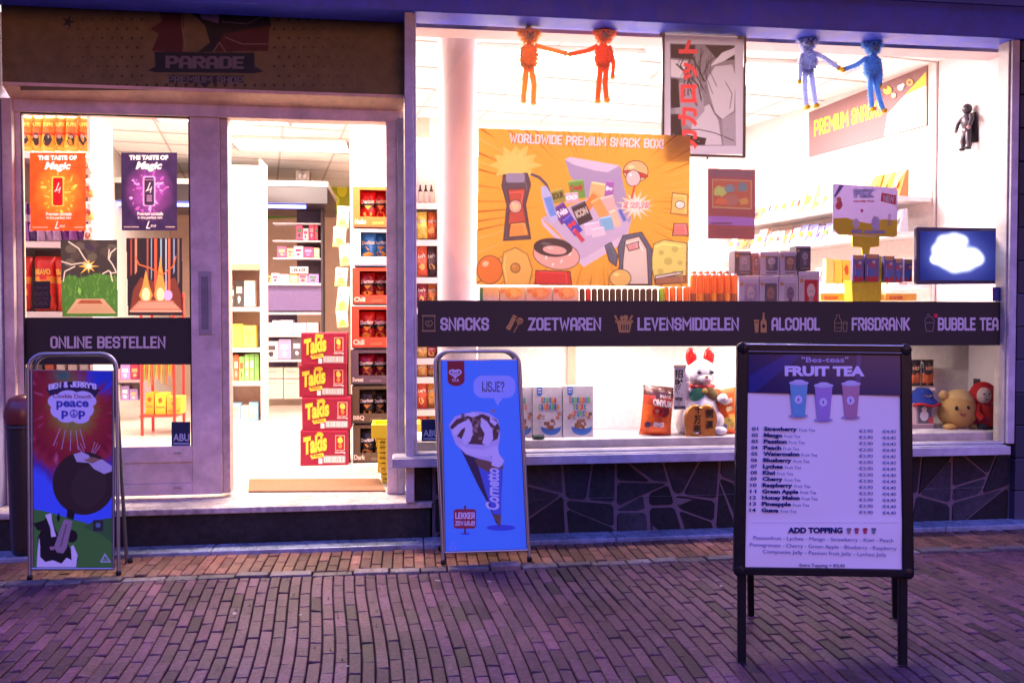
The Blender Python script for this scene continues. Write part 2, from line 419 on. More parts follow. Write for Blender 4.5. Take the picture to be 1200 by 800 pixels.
# ground: one sheet to the horizon
m = MB().use('mat_')
m.add([(-60, -60, -.035), (60, -60, -.035), (60, 60, -.035), (-60, 60, -.035)], [(0, 1, 2, 3)], (.03, .022, .024))
structure(m.build('ground'))
# clay pavers, laid lengthwise away from the shop, each a little out of true
def pavers(name, x0, x1, y0, y1, bw, bl, tone, wav):
    m = MB().use('brick'); nx = int((x1 - x0) / bw); ny = int((y1 - y0) / bl) + 2
    for i in range(nx):
        off = random.uniform(0, .04) + (bl / 2 if i % 2 else 0)
        for j in range(-1, ny):
            ya = y0 + j * bl + off; yb = ya + bl
            ya2 = max(ya, y0); yb2 = min(yb, y1)
            if yb2 - ya2 < .03: continue
            xa = x0 + i * bw
            g = .0024
            cx = lambda x, y: x + wav * (math.sin(y * 2.1 + 1.3) * .035 + math.sin(x * 1.7 + y * 1.1) * .03)
            z = random.gauss(0, .0012); tx = random.gauss(0, .0011); ty = random.gauss(0, .0010)
            wear = .006 * math.sin(xa * 1.9 + 1) * math.sin((ya + .4) * 2.3)
            kk = random.uniform(.68, 1.32); c = (tone[0] * kk * random.uniform(.94, 1.08), tone[1] * kk, tone[2] * kk * random.uniform(.92, 1.08)); r = random.random()
            if r < .08: c = tuple(q * .6 for q in c)
            elif r > .93: c = tuple(q * 1.35 for q in c)
            e = .0035
            P = []
            for (dx, dy, sz) in ((g, g, 0), (bw - g, g, 0), (bw - g, yb2 - ya2 - g, 0), (g, yb2 - ya2 - g, 0)):
                sx = 1 if dx < bw / 2 else -1; sy = 1 if dy < (yb2 - ya2) / 2 else -1
                P.append((dx, dy, sx, sy))
            top = [(cx(xa + dx + sx * e, ya2 + dy), ya2 + dy + sy * e, z + wear + tx * sx + ty * sy) for dx, dy, sx, sy in P]
            mid = [(cx(xa + dx, ya2 + dy), ya2 + dy, z + wear + tx * sx + ty * sy - .004) for dx, dy, sx, sy in P]
            low = [(p[0], p[1], -.034) for p in mid]
            fs = [(0, 1, 2, 3)]
            for k in range(4):
                l = (k + 1) % 4; fs += [(4 + k, 4 + l, l, k), (8 + k, 8 + l, 4 + l, 4 + k)]
            m.add(top + mid + low, fs, c)
    return structure(m.build(name))
TONE = (.074, .027, .043)
pavers('street_paving', -4.2, 5.6, 1.2, 4.40, .0535, .195, TONE, 1)
pavers('pavement_paving', -4.2, 5.6, 4.485, 4.86, .057, .185, (.135, .058, .042), .3)  # warm light spilling from the shop is put into this tone
# gutter line of worn kerb stones
m = MB().use('stone'); x = -4.2
while x < 5.6:
    L_ = random.uniform(.13, .24); h = random.gauss(.004, .004); a = random.uniform(-.006, .006); b = random.uniform(-.008, .008)
    c = jit((.12, .09, .09), .16)
    m.box((x + .004, 4.408 + a, -.034), (x + L_ - .004, 4.478 + b, .004 + h), c); x += L_
structure(m.build('kerb_stones', bevel=.006))
m = MB().use('stone'); x = 1.2
while x < 3.2:      # second gutter line near the bottom right of the view
    L_ = random.uniform(.15, .26); k = (x - 1.2) * .05
    x += L_
# smooth stone ledge along the foot of the facade
m = MB().use('ledge'); x = -4.2
while x < 5.6:
    L_ = random.uniform(.9, 1.3); m.box((x, 4.868, -.034), (x + L_ - .004, 5.028, .022), jit((.19, .21, .26), .08)); x += L_
structure(m.build('foot_ledge', bevel=.006))
# litter and moss flecks on the paving (stuff)
m = MB().use('mat_')
for i in range(260):
    x = random.gauss(-.9, 1.2); y = random.choice([random.uniform(3.2, 4.4), random.gauss(4.44, .04)])
    if not 2 < y < 4.85: continue
    x = round(x / .0575) * .0575 + random.uniform(-.006, .006); l = random.uniform(.008, .03)
    m.blob_ = None
    vs = [(x, y, .004), (x + random.uniform(.003, .008), y + l * .4, .012), (x - .004, y + l, .003), (x - random.uniform(.002, .007), y + l * .5, .009)]
    m.add(vs, [(0, 1, 2), (0, 2, 3)], random.choice([(.05, .07, .02), (.07, .08, .03), (.09, .07, .04)]))
o = m.build('joint_moss'); o['kind'] = 'stuff'; 
for i, (px, py, s_) in enumerate([(275, 722, .014), (573, 684, .012), (513, 683, .016), (408, 784, .01), (1001, 673, .018), (150, 716, .012), (845, 690, .01), (352, 724, .01)]):
    g = gnd(px, py); m = MB(origin=g).use('paper')
    pts = [(g.x + s_ * math.cos(a) * random.uniform(.6, 1.1), g.y + s_ * .8 * math.sin(a) * random.uniform(.6, 1.1), .012 + random.uniform(0, .006)) for a in [k * 1.05 for k in range(6)]]
    m.add(pts, [tuple(range(6))], (.55, .52, .5))
    tag(m.build('paper_scrap'), 'tiny pale paper scrap on the paving, ' + ('below the doorway, left of the middle', 'just left of the blue ice cream sign', 'on the kerb stones below the blue sign', 'lowest one, at the bottom edge', 'right of the menu board', 'below the ice pop sign', 'just left of the menu board', 'below the doorway, near the door mat side')[i], 'litter', 'paper scraps on the paving')

# shop floor, ceiling, walls
m = MB().use('tile').add([(-3.4, 5.03, FLZ), (4.4, 5.03, FLZ), (4.4, 13, FLZ), (-3.4, 13, FLZ)], [(0, 1, 2, 3)], (.62, .56, .5))
structure(m.build('shop_floor'))
m = MB().use('wall').box((-3.4, 5.42, CEZ), (4.4, 13, CEZ + .1), (.86, .84, .84))
structure(m.build('ceiling'))
m = MB().use('card')       # grid of the suspended ceiling
a = R(9)
for k in range(-14, 22):
    u = k * .6; c_, s_ = math.cos(a), math.sin(a)
    def seg(p, q, wd=.012):
        p = Vector((*p, 0)); q = Vector((*q, 0)); t = (q - p).normalized(); n = Vector((-t.y, t.x, 0)) * wd
        m.add([Vector((v.x, v.y, CEZ - .004)) for v in (p - n, p + n, q + n, q - n)], [(0, 1, 2, 3)], (.58, .52, .52))
    def clip(p, dvec):
        lo, hi = -30, 30
        for ax, (mn, mxx) in ((0, (-3.35, 4.3)), (1, (5.45, 12.9))):
            if abs(dvec[ax]) > 1e-6:
                t1 = (mn - p[ax]) / dvec[ax]; t2 = (mxx - p[ax]) / dvec[ax]; lo = max(lo, min(t1, t2)); hi = min(hi, max(t1, t2))
        return (lo, hi) if hi > lo else None
    p = (u * c_, 9 + u * s_); d = (-s_, c_); r = clip(p, d)
    if r: seg((p[0] + d[0] * r[0], p[1] + d[1] * r[0]), (p[0] + d[0] * r[1], p[1] + d[1] * r[1]))
    p = (-u * s_, 9 + u * c_); d = (c_, s_); r = clip(p, d)
    if r:
        p = (p[0], p[1]); m.o = Vector((0, 0, .002)); seg((p[0] + d[0] * r[0], p[1] + d[1] * r[0]), (p[0] + d[0] * r[1], p[1] + d[1] * r[1])); m.o = Vector((0, 0, 0))
structure(m.build('ceiling_grid'))
def wallbox(name, a, b, col, mn='wall'):
    return structure(MB().use(mn).box(a, b, col).build(name))
wallbox('wall_left', (-3.4, 5.42, FLZ), (-3.3, 12.8, CEZ), (.72, .66, .62))
wallbox('wall_back', (-3.3, 12.7, FLZ), (.3, 12.8, CEZ), (.55, .38, .30))
wallbox('wall_partition', (.14, 8.24, FLZ), (.26, 12.7, CEZ), (.72, .55, .47))
wallbox('wall_behind_window', (.26, 8.24, FLZ), (3.55, 8.34, CEZ), (.8, .78, .78))
wallbox('wall_bay_side', (XR, 5.125, .2), (XR + .1, 5.97, CEZ + .1), (.74, .66, .68))
# angled side wall with the shelves
WA = Vector((XR - .02, 5.972, 0)); WB = Vector((3.43, 8.235, 0)); WE = (WB - WA).normalized(); WN = Vector((-WE.y, WE.x, 0))
if WN.x > 0: WN = -WN
m = MB().use('wall'); m.add([WA + Vector((0, 0, FLZ)), WB + Vector((0, 0, FLZ)), WB + Vector((0, 0, CEZ)), WA + Vector((0, 0, CEZ)),
     WA - WN * .1 + Vector((0, 0, FLZ)), WB - WN * .1 + Vector((0, 0, FLZ)), WB - WN * .1 + Vector((0, 0, CEZ)), WA - WN * .1 + Vector((0, 0, CEZ))],
     [(0, 1, 2, 3), (4, 5, 6, 7), (0, 3, 7, 4), (1, 2, 6, 5)], (.78, .68, .66))
structure(m.build('wall_angled'))
wallbox('wall_pillar_behind_door', (xl(411, 7.15), 7.15, FLZ), (xl(460, 7.15), 7.4, CEZ), (.78, .74, .72))

# ================================================================ THE SHOP FRONT
FR = (.68, .51, .46)          # painted timber
def fb(m, p0, q0, p1, q1, Yf, Yb, col, xm=None):
    """a box whose front face spans the given photo pixels on the plane y=Yf"""
    xm = (p0 + p1) / 2; ym = (q0 + q1) / 2
    x0 = at(p0, ym, Yf).x; x1 = at(p1, ym, Yf).x; z1 = at(xm, q0, Yf).z; z0 = at(xm, q1, Yf).z
    m.box((x0, Yf, z0), (x1, Yb, z1), col); return x0, x1, z0, z1
# fascia beam and the wall above it
bz = zz(850, 30, 4.975)
o0 = (0, 4.975, bz)
m = MB(origin=o0).use('paint').box((-4.2, 4.975, bz), (5.6, 5.18, bz + .34), (.06, .09, .75))
fas = tag(m.build('fascia_beam', bevel=.006), 'long smooth blue fascia beam running above the shop front', 'fascia')
m = MB(origin=o0).use('paint').box((-4.2, 4.963, bz + .20), (5.6, 4.9745, bz + .34), (.1, .13, .45)); m.build('capping', fas, bevel=.002)
wz = bz + .34
m = MB(origin=(0, 5, wz)).use('brick'); m.box((-4.2, 5.0, wz), (5.6, 5.4, wz + 4.2), (.2, .11, .08))
AWZ = wz + .07
tag(m.build('upper_facade'), 'brick wall of the storey above the blue fascia beam', 'facade')

# canopy added out of view to shade the upper part of the front
m = MB(origin=(0, 4.9, AWZ)).use('paint'); m.add([(-4.2, 4.83, AWZ), (5.6, 4.83, AWZ), (5.6, 3.95, AWZ + .02), (-4.2, 3.95, AWZ + .02), (-4.2, 4.83, AWZ + .12), (5.6, 4.83, AWZ + .12), (5.6, 3.95, AWZ + .07), (-4.2, 3.95, AWZ + .07)],
    [(0, 1, 2, 3), (4, 5, 6, 7), (0, 1, 5, 4), (1, 2, 6, 5), (2, 3, 7, 6), (3, 0, 4, 7)], (.05, .05, .09))
tag(m.build('canopy'), 'added flat dark canopy out of view, shading the upper shop front', 'canopy')
# transom sign over the door
m = MB(origin=at(240, 107, 5.2)).use('mattebrd'); x0, x1, z0, z1 = fb(m, 2, 0, 474, 108, 5.20, 5.32, (.17, .125, .045))
ts = tag(m.build('transom_sign'), 'dark ochre shop sign board above the door with a badge logo', 'sign')
m = RA(m.o, flatmap(5.199, 0), 1.0).use('mattebrd'); m.rect(24, 3, 462, 106, (.17, .125, .045), 0)
for i in range(34):
    for j in range(9):
        x = 80 + i * 11.5; y = 12 + j * 11
        if abs(x - 240) < 75 and y < 98: continue
        d = abs(x - 240) / 200; r = 2.6 * max(0, 1 - d * .8) * (1 if y > 20 else .8)
        if r > .4: m.oval(x + (j % 2) * 5.5, y, r, r, (.06, .04, .018), 1, n=8)
m.burst(80, 26, 3, 9, 5, (.03, .03, .03), 1)
m.poly([(178, 60), (186, 40), (176, 34), (190, 25), (186, 12), (200, 10), (208, 2), (216, 8), (214, 62)], (.09, .022, .016), 2)
m.poly([(214, 8), (232, 4), (300, 4), (312, 10), (318, 30), (308, 44), (290, 50), (272, 61), (232, 61), (246, 50), (240, 30), (232, 22)], (.022, .016, .014), 3)
m.poly([(262, 40), (316, 30), (314, 60), (252, 61)], (.09, .022, .016), 4)
m.poly([(233, 10), (257, 18), (256, 28), (236, 22)], (.2, .14, .2), 5)
m.stroke([(214, 4), (213, 30), (218, 60)], 1, (.25, .18, .16), 5); m.stroke([(250, 61), (257, 50), (265, 62)], 1, (.25, .18, .16), 5); m.stroke([(264, 44), (284, 52), (314, 52)], 1, (.25, .18, .16), 5)
m.stroke([(260, 26), (290, 28), (316, 16)], .8, (.2, .14, .14), 5)
m.poly([(181, 61), (298, 62), (299, 86), (182, 85)], (.018, .02, .022), 6)
m.poly([(173, 83), (182, 78), (182, 85)], (.018, .02, .022), 6); m.poly([(309, 84), (299, 78), (299, 86)], (.018, .02, .022), 6)
m.poly([(196, 88), (285, 89), (285, 97), (246, 98), (240, 103), (234, 98), (196, 97)], (.03, .025, .02), 6)
m.block('PARADE', 194, 65.5, 286, 80, (.16, .13, .14), 8, sw=.24, slope=1)
m.block('PREMIUM SHOP', 196, 89, 285, 97, (.15, .13, .12), 8, sw=.2, slope=1)
m.build('badge_logo', ts)

# side cheek and outer wall on the left, tiled pillar on the right
m = MB(origin=(-2.6, 5, 0)).use('wall').box((-4.2, 5.032, -.03), (-2.29, 5.42, bz), (.30, .27, .42))
tag(m.build('door_side_wall'), 'smooth violet rendered wall at the left edge of the doorway', 'wall')
m = MB(origin=(3.95, 5, 0)).use('tile')
xr1 = xl(1192, 4.99)
z = 0.0
while z < bz:
    h = min(.21, bz - z)
    m.box((xr1, 4.985 + random.uniform(0, .004), z), (5.6, 5.115, z + h - .006), jit((.055, .05, .075), .2)); z += h
tag(m.build('tiled_pillar', bevel=.004), 'dark glazed pillar at the right edge of the shop window', 'pillar')

# door step
m = MB(origin=(-1, 5.03, 0)).use('stone')
sx0, sx1 = -2.285, xl(506, 5.03)
m.box((sx0, 5.04, -.02), (sx1 - .012, 5.5, FLZ - .03), (.018, .016, .017))
st = tag(m.build('door_step'), 'dark stone riser under a pale worn threshold slab at the doorway', 'step')
m = MB(origin=(-1, 5.03, 0)).use('stone').box((sx0, 5.018, FLZ - .03), (sx1, 5.5, FLZ + .004), (.40, .33, .30)); m.build('threshold_slab', st, bevel=.006)

# door frame
O = Vector((-1, YD, FLZ))
df = thing('door_frame', 'painted timber doorway frame around the open sliding door', 'door frame', O)
zt = zz(240, 110, 5.2); zm = zz(240, 119, 5.24); zb = zz(240, 137, YD)
xa = xl(9, 5.22); xb = xl(474, 5.20)
m = MB(origin=O).use('paint')
m.add([(xa, 5.196, zt + .012), (xb, 5.196, zt + .012), (xb, 5.30, zm - .005), (xa, 5.30, zm - .005), (xa, 5.196, zt + .03), (xb, 5.196, zt + .03), (xb, 5.36, zt + .03), (xa, 5.36, zt + .03)],
      [(0, 1, 2, 3), (0, 4, 5, 1), (4, 7, 6, 5)], (.80, .52, .38)); m.build('head_moulding', df)  # orange light from below is put into the moulding's colour
m = MB(origin=O).use('paint').box((xa, YD - .002, zb), (xb, YD + .1, zm - .004), FR); m.build('head', df, bevel=.004)
m = MB(origin=O).use('paint').box((-2.288, YD - .03, FLZ), (xl(17, YD - .03), YD + .1, zm - .006), FR); m.build('left_post'.replace('left_', ''), df, bevel=.005)
m = MB(origin=O).use('paint').box((xl(453, YD), YD - .01, FLZ + .005), (xl(466, YD), YD + .09, zb + .01), FR)
m.box((xl(466, YD) + .001, YD - .035, FLZ + .005), (xl(474, YD - .03), YD + .09, zb + .02), (.48, .42, .4)); m.build('post', df, bevel=.004)

# sliding leaf
dl = thing('sliding_door', 'sliding door leaf slid open on the left with glass pane and recessed pull', 'door', O)
m = MB(origin=O).use('paint')
Yl = YD + .012
X0, X1, X2, X3 = xl(18, Yl), xl(27, Yl), xl(224, Yl), xl(259, Yl)
Zt, Zb_, Z0 = zz(125, 134, Yl), zz(125, 524, Yl), zz(160, 581, Yl)
m.box((X0, Yl, Z0), (X1, Yl + .05, Zt + .05), FR); m.box((X2, Yl, Z0), (X3, Yl + .05, Zt + .05), FR)
m.box((X1, Yl, Zt), (X2, Yl + .05, Zt + .05), FR)
zp1, zp0 = zz(180, 542, Yl), zz(180, 567, Yl)
m.box((X1, Yl, Z0), (X2, Yl + .05, zp0), FR); m.box((X1, Yl, zp1), (X2, Yl + .05, Zb_), FR); m.box((X1, Yl + .008, zp0), (X2, Yl + .05, zp1), (.64, .48, .43))
m.build('leaf_frame', dl, bevel=.003)
m = MB(origin=O).use('wood').box((X3 + .001, Yl + .012, Z0), (xl(268, Yl), Yl + .12, Zt + .03), (.50, .36, .3)); m.build('leaf_edge', dl, bevel=.004)
m = MB(origin=O).use('darkmetal'); g_ = .006
m.box((X1, Yl + .003, Zt - .008), (X2, Yl + .02, Zt - .001), (.03, .03, .03)); m.box((X2 - .008, Yl + .0035, Zb_), (X2 - .001, Yl + .02, Zt - .01), (.03, .03, .03)); m.box((X1 + .001, Yl + .0035, Zb_), (X1 + .006, Yl + .02, Zt - .01), (.03, .03, .03))
m.build('glazing_seal', dl)
m = MB(origin=O).use('glass').add([(X1, Yl + .03, Zb_), (X2, Yl + .03, Zb_), (X2, Yl + .03, Zt), (X1, Yl + .03, Zt)], [(0, 1, 2, 3)], (1, 1, 1)); m.build('pane', dl)
m = MB(origin=O).use('paint')
hx0, hx1, hz0, hz1 = xl(233, Yl), xl(248, Yl), zz(240, 392, Yl), zz(240, 318, Yl)
m.box((hx0, Yl - .006, hz0), (hx1, Yl - .0005, hz1), (.36, .30, .3)); m.box((hx0 + .016, Yl - .0075, hz0 + .03), (hx1 - .016, Yl - .0065, hz1 - .03), (.2, .17, .18)); m.build('recessed_pull', dl, bevel=.002)
m = MB(origin=O).use('metal')
for py in (531, 572):
    c = at(208, py, Yl); m.tube([(c.x - .02, Yl - .002, c.z), (c.x - .014, Yl - .012, c.z + .006), (c.x + .014, Yl - .012, c.z + .006), (c.x + .02, Yl - .002, c.z)], .003, (.3, .28, .3))
m.build('drain_cover', dl)
m = MB(origin=O, mapf=flatmap(Yl + .026, 0)).use('print_'); m.rect(27.5, 372, 223.5, 427, (.035, .028, .027), 0)
ba = m.build('band_sticker', dl)
m = MB(origin=O, mapf=flatmap(Yl + .026, 0)).use('print_'); m.block('ONLINE BESTELLEN', 59, 394, 194, 408, (.62, .5, .5), 1, sw=.2); m.build('lettering', ba)

# security sticker on the leaf and on the window
def abu(x0, y0, x1, y1, Y, body, tx1, label):
    m = MB(origin=at((x0 + x1) / 2, y1, Y), mapf=flatmap(Y, 0)).use('print_'); m.rect(x0, y0, x1, y1, (.02, .028, .07), 0)
    hh = y1 - y0
    m.text(body, x0 + 2, y0 + hh * .48, tx1, y0 + hh * .78, (.45, .48, .6), 1, bold=.02); m.rect(x0 + 2, y0 + hh * .84, tx1, y0 + hh * .92, (.3, .33, .45), 1)
    tag(m.build('security_sticker'), label, 'sticker')
abu(201, 494, 223, 523, YD + .03, 'ABU', 222, 'dark blue security sticker in the lower right corner of the door glass')
abu(494, 491, 513, 517, YW - .008, 'ABU', 514, 'dark blue security sticker at the lower left corner of the shop window')

# ---------------------------------------------------------------- shop window
OW = Vector((2, YW, .5))
sw_ = thing('shop_window', 'large shop window in a grey painted frame beside the door', 'shop window', OW)
YF = 4.99
wx0, wx1 = xl(475, YF), xl(488.5, YF); rx0, rx1 = xl(1173.5, YW), xl(1191, YF)
wz0 = zz(830, 527, YF); zs0 = zz(830, 537, 4.95)
m = MB(origin=OW).use('paint'); WC = (.56, .49, .54)
m.box((wx0, YF, FLZ + .01), (wx0 + .05, YD - .04, bz), WC); m.box((wx0 + .048, YF + .012, wz0), (wx1, YW + .04, bz), WC); m.build('post', sw_, bevel=.006)
m = MB(origin=OW).use('paint').box((rx0, YF, wz0), (rx1, YW + .06, bz), WC); m.box((rx0 - .012, YF + .02, wz0), (rx0 - .001, YW + .05, bz), (.5, .42, .4)); m.build('post', sw_, bevel=.006)
zg = zz(830, 523, YW)       # bottom of the glass
m = MB(origin=OW).use('paint'); m.box((wx1 + .001, YF + .01, wz0), (rx0 - .013, YW + .05, zg), (.48, .43, .45)); m.build('bottom_rail', sw_, bevel=.006)
m = MB(origin=OW).use('paint')
sxa, sxb = xl(459, 4.93), xl(1186, 4.93); zz0 = zz(830, 540, 4.93); zz1 = zz(830, 530, 4.93)
m.box((sxa, 4.925, zz0), (sxb, YW + .05, zz1), (.50, .46, .5)); m.box((sxa + .01, 4.95, zz1 + .001), (sxb - .01, YW + .04, wz0 - .001), (.42, .38, .42)); m.build('sill', sw_, bevel=.01)
m = MB(origin=OW).use('glass'); m.add([(wx1, YW, zg), (rx0, YW, zg), (rx0, YW, bz + .02), (wx1, YW, bz + .02)], [(0, 1, 2, 3)], (1, 1, 1)); m.build('pane', sw_)
zh = zz(830, 47, 5.25)
m = MB(origin=OW).use('wall').box((wx1, 5.25, zh), (XR, 5.42, CEZ + .1), (.62, .5, .52)); m.build('lintel', sw_)
mp = flatmap(YW - .004, 0)
m = MB(origin=OW, mapf=mp).use('print_'); BK = (.035, .028, .027)
m.poly([(489.5, 352), (1173, 353.5), (1173, 404.5), (489.5, 406.5)], BK, 0); bnd = m.build('band_sticker', sw_)
m = MB(origin=OW, mapf=mp).use('print_'); LC = (.62, .52, .56)
for body, x0, x1 in (('SNACKS', 516, 573), ('ZOETWAREN', 619, 704.5), ('LEVENSMIDDELEN', 747, 866), ('ALCOHOL', 904, 961), ('FRISDRANK', 998, 1066), ('BUBBLE TEA', 1099, 1170)):
    m.block(body, x0, 372, x1, 387.2, LC, 1, sw=.215)
m.build('lettering', bnd)
m = MB(origin=OW, mapf=mp).use('print_'); G = (.50, .27, .08); G2 = (.30, .2, .1)
# crisp bag
m.stroke([(495.5, 370), (509.5, 370), (509.5, 388), (495.5, 388), (495.5, 370)], .9, G2, 1); m.rect(494.5, 369, 510.5, 371, G2, 2); m.rect(494.5, 386.6, 510.5, 388.6, G2, 2)
m.stroke([(502.5, 383.5), (498.5, 379.5), (499.5, 376), (502.5, 376.5), (505.5, 375.5), (507, 379), (504, 383)], .9, G2, 1); m.stroke([(502.5, 376.5), (501.8, 380), (503.5, 382)], .8, G2, 2)
# sweets and lollipop
m.poly([(593, 383), (596, 379.5), (600, 371), (604.5, 373.5), (599, 384.5), (597.5, 387), (593.5, 385.5)], G, 1); m.poly([(601, 368.5), (606, 370.5), (604.2, 372.8), (600.4, 370.8)], G, 1)
m.oval(609, 376, 4.2, 4, G, 2); m.stroke([(605, 374), (613, 376.8)], .8, BK, 3); m.stroke([(604.8, 376.4), (612.3, 379)], .8, BK, 3); m.stroke([(607.6, 379.6), (602, 389.5)], 1, G, 1)
# basket
m.poly([(722.5, 376), (740.5, 376), (738, 389.5), (725.5, 389.5)], G, 1); m.rect(721, 375, 741.5, 378, G, 2)
for k in range(4): m.rect(728 + k * 2.7, 380, 729.1 + k * 2.7, 387, BK, 3)
m.oval(733, 372, 3, 3, G, 2); m.oval(728.5, 372.4, 2, 2.6, G, 2); m.stroke([(724, 376), (720.5, 369.5)], 2.4, G, 2); m.stroke([(737, 376), (741, 369.5)], 2.2, G, 2)
# glass and bottle
m.poly([(883.5, 374.5), (889.5, 374.5), (888.5, 389.5), (884.8, 389.5)], G, 1); m.rect(884.4, 377, 888.8, 378, BK, 2)
m.poly([(894, 366), (895.6, 366), (896, 373), (898.4, 377), (898.4, 389.5), (891.3, 389.5), (891.3, 377), (893.6, 373)], G, 1); m.oval(894.8, 382, 1.8, 2.4, BK, 2)
# bottle and cup outlines
m.stroke([(980, 369), (983.5, 369), (983.8, 372.5), (986, 376), (986, 388), (978, 388), (978, 376), (980, 372.5), (980, 369)], .8, G2, 1); m.stroke([(978, 378.5), (986, 378.5)], .7, G2, 2); m.stroke([(978, 384), (986, 384)], .7, G2, 2)
m.stroke([(987.8, 379), (992.8, 379), (992, 388.2), (988.6, 388.2), (987.8, 379)], .8, G2, 1); m.stroke([(987, 378.4), (990, 376.4), (993.5, 378.4)], .7, G2, 2)
m.stroke([(1084, 378), (1094.5, 378), (1093, 388), (1085.5, 388), (1084, 378)], .8, (.25, .18, .17), 1); m.stroke([(1083.2, 376.8), (1085, 372.5), (1089, 370.6), (1093, 372.5), (1095.3, 376.8)], .8, (.25, .18, .17), 2); m.stroke([(1085.5, 369.2), (1090, 368)], .8, (.25, .18, .17), 2)
m.oval(1096.5, 369.8, 2.4, 2.4, (.75, .03, .05), 2)
m.build('icon', bnd)
m = MB(origin=OW, mapf=mp).use('plastic')   # small blue square label, right end of the glass
m.rect(1163, 336.5, 1173, 353, (.02, .03, .16), 0); m.build('label', sw_)

# plinth wall of crazy paved slate under the sill
px0 = xl(507, 5.03); m = MB(origin=(2, 5.03, 0)).use('wall')
pz1 = zz0 + .0
m.box((sx1 + .001, 5.038, -.02), (xr1 + .0, 5.42, pz1), (.14, .09, .105))
pl = tag(m.build('slate_plinth'), 'dark crazy paved slate wall with pale joints below the shop window', 'wall')
m = MB(origin=(2, 5.03, 0)).use('stone').box((wx0 + .052, 5.058, FLZ + .006), (sx1 - .001, 5.25, pz1 - .002), (.03, .026, .03)); m.build('end_stone', pl, bevel=.004)
# irregular stones by recursive cutting
def cut(poly, depth, out):
    A = 0
    for i in range(len(poly)): A += poly[i - 1][0] * poly[i][1] - poly[i][0] * poly[i - 1][1]
    A = abs(A) / 2
    if A < random.uniform(.028, .07) or depth > 8: out.append(poly); return
    xs = [p[0] for p in poly]; zs = [p[1] for p in poly]
    wide = (max(xs) - min(xs)) > 1.25 * (max(zs) - min(zs))
    a = (R(90) + random.gauss(0, .42)) if wide else random.gauss(0, .38)
    cx = min(xs) + (max(xs) - min(xs)) * random.uniform(.36, .64); cz = min(zs) + (max(zs) - min(zs)) * random.uniform(.4, .6)
    n = (-math.sin(a), math.cos(a)); s1, s2 = [], []
    for i in range(len(poly)):
        p, q = poly[i], poly[(i + 1) % len(poly)]
        dp = (p[0] - cx) * n[0] + (p[1] - cz) * n[1]; dq = (q[0] - cx) * n[0] + (q[1] - cz) * n[1]
        (s1 if dp >= 0 else s2).append(p)
        if dp * dq < 0:
            t = dp / (dp - dq); r = (p[0] + (q[0] - p[0]) * t, p[1] + (q[1] - p[1]) * t); s1.append(r); s2.append(r)
    if len(s1) < 3 or len(s2) < 3: out.append(poly); return
    cut(s1, depth + 1, out); cut(s2, depth + 1, out)
out = []; xx = sx1 + .01
while xx < xr1 - .02:
    x2 = min(xx + 1.1, xr1); cut([(xx, .0), (x2, .0), (x2 + 0, pz1 - .006), (xx, pz1 - .006)], 0, out); xx = x2
random.seed(5)
m = MB(origin=(2, 5.03, 0)).use('stone')
for p in out:
    cx = sum(q[0] for q in p) / len(p); cz = sum(q[1] for q in p) / len(p)
    def ins(q, d):
        v = Vector((cx - q[0], cz - q[1])); l = v.length; v = v / l; return (q[0] + v.x * d, q[1] + v.y * d)
    a = []; b = []; yy = 5.034 + random.uniform(-.004, .004)
    # chamfer the corners so that joints widen where stones meet
    pp = []
    for i in range(len(p)):
        q0, q, q1 = Vector(p[i - 1]), Vector(p[i]), Vector(p[(i + 1) % len(p)])
        k0 = min(.018, (q0 - q).length * .3); k1 = min(.018, (q1 - q).length * .3)
        pp += [tuple(q + (q0 - q).normalized() * k0), tuple(q + (q1 - q).normalized() * k1)]
    gap = random.uniform(.004, .008)
    for q in pp: i_ = ins(q, gap); a.append((i_[0] + random.uniform(-.002, .002), 5.052, i_[1])); j_ = ins(q, gap + .008); b.append((j_[0], yy + random.uniform(-.002, .002), j_[1]))
    n = len(a); m.add(a + b, [tuple(range(n, 2 * n))] + [(k, (k + 1) % n, n + (k + 1) % n, n + k) for k in range(n)], jit((.022, .02, .026), .3))
m.build('slate_facing', pl)
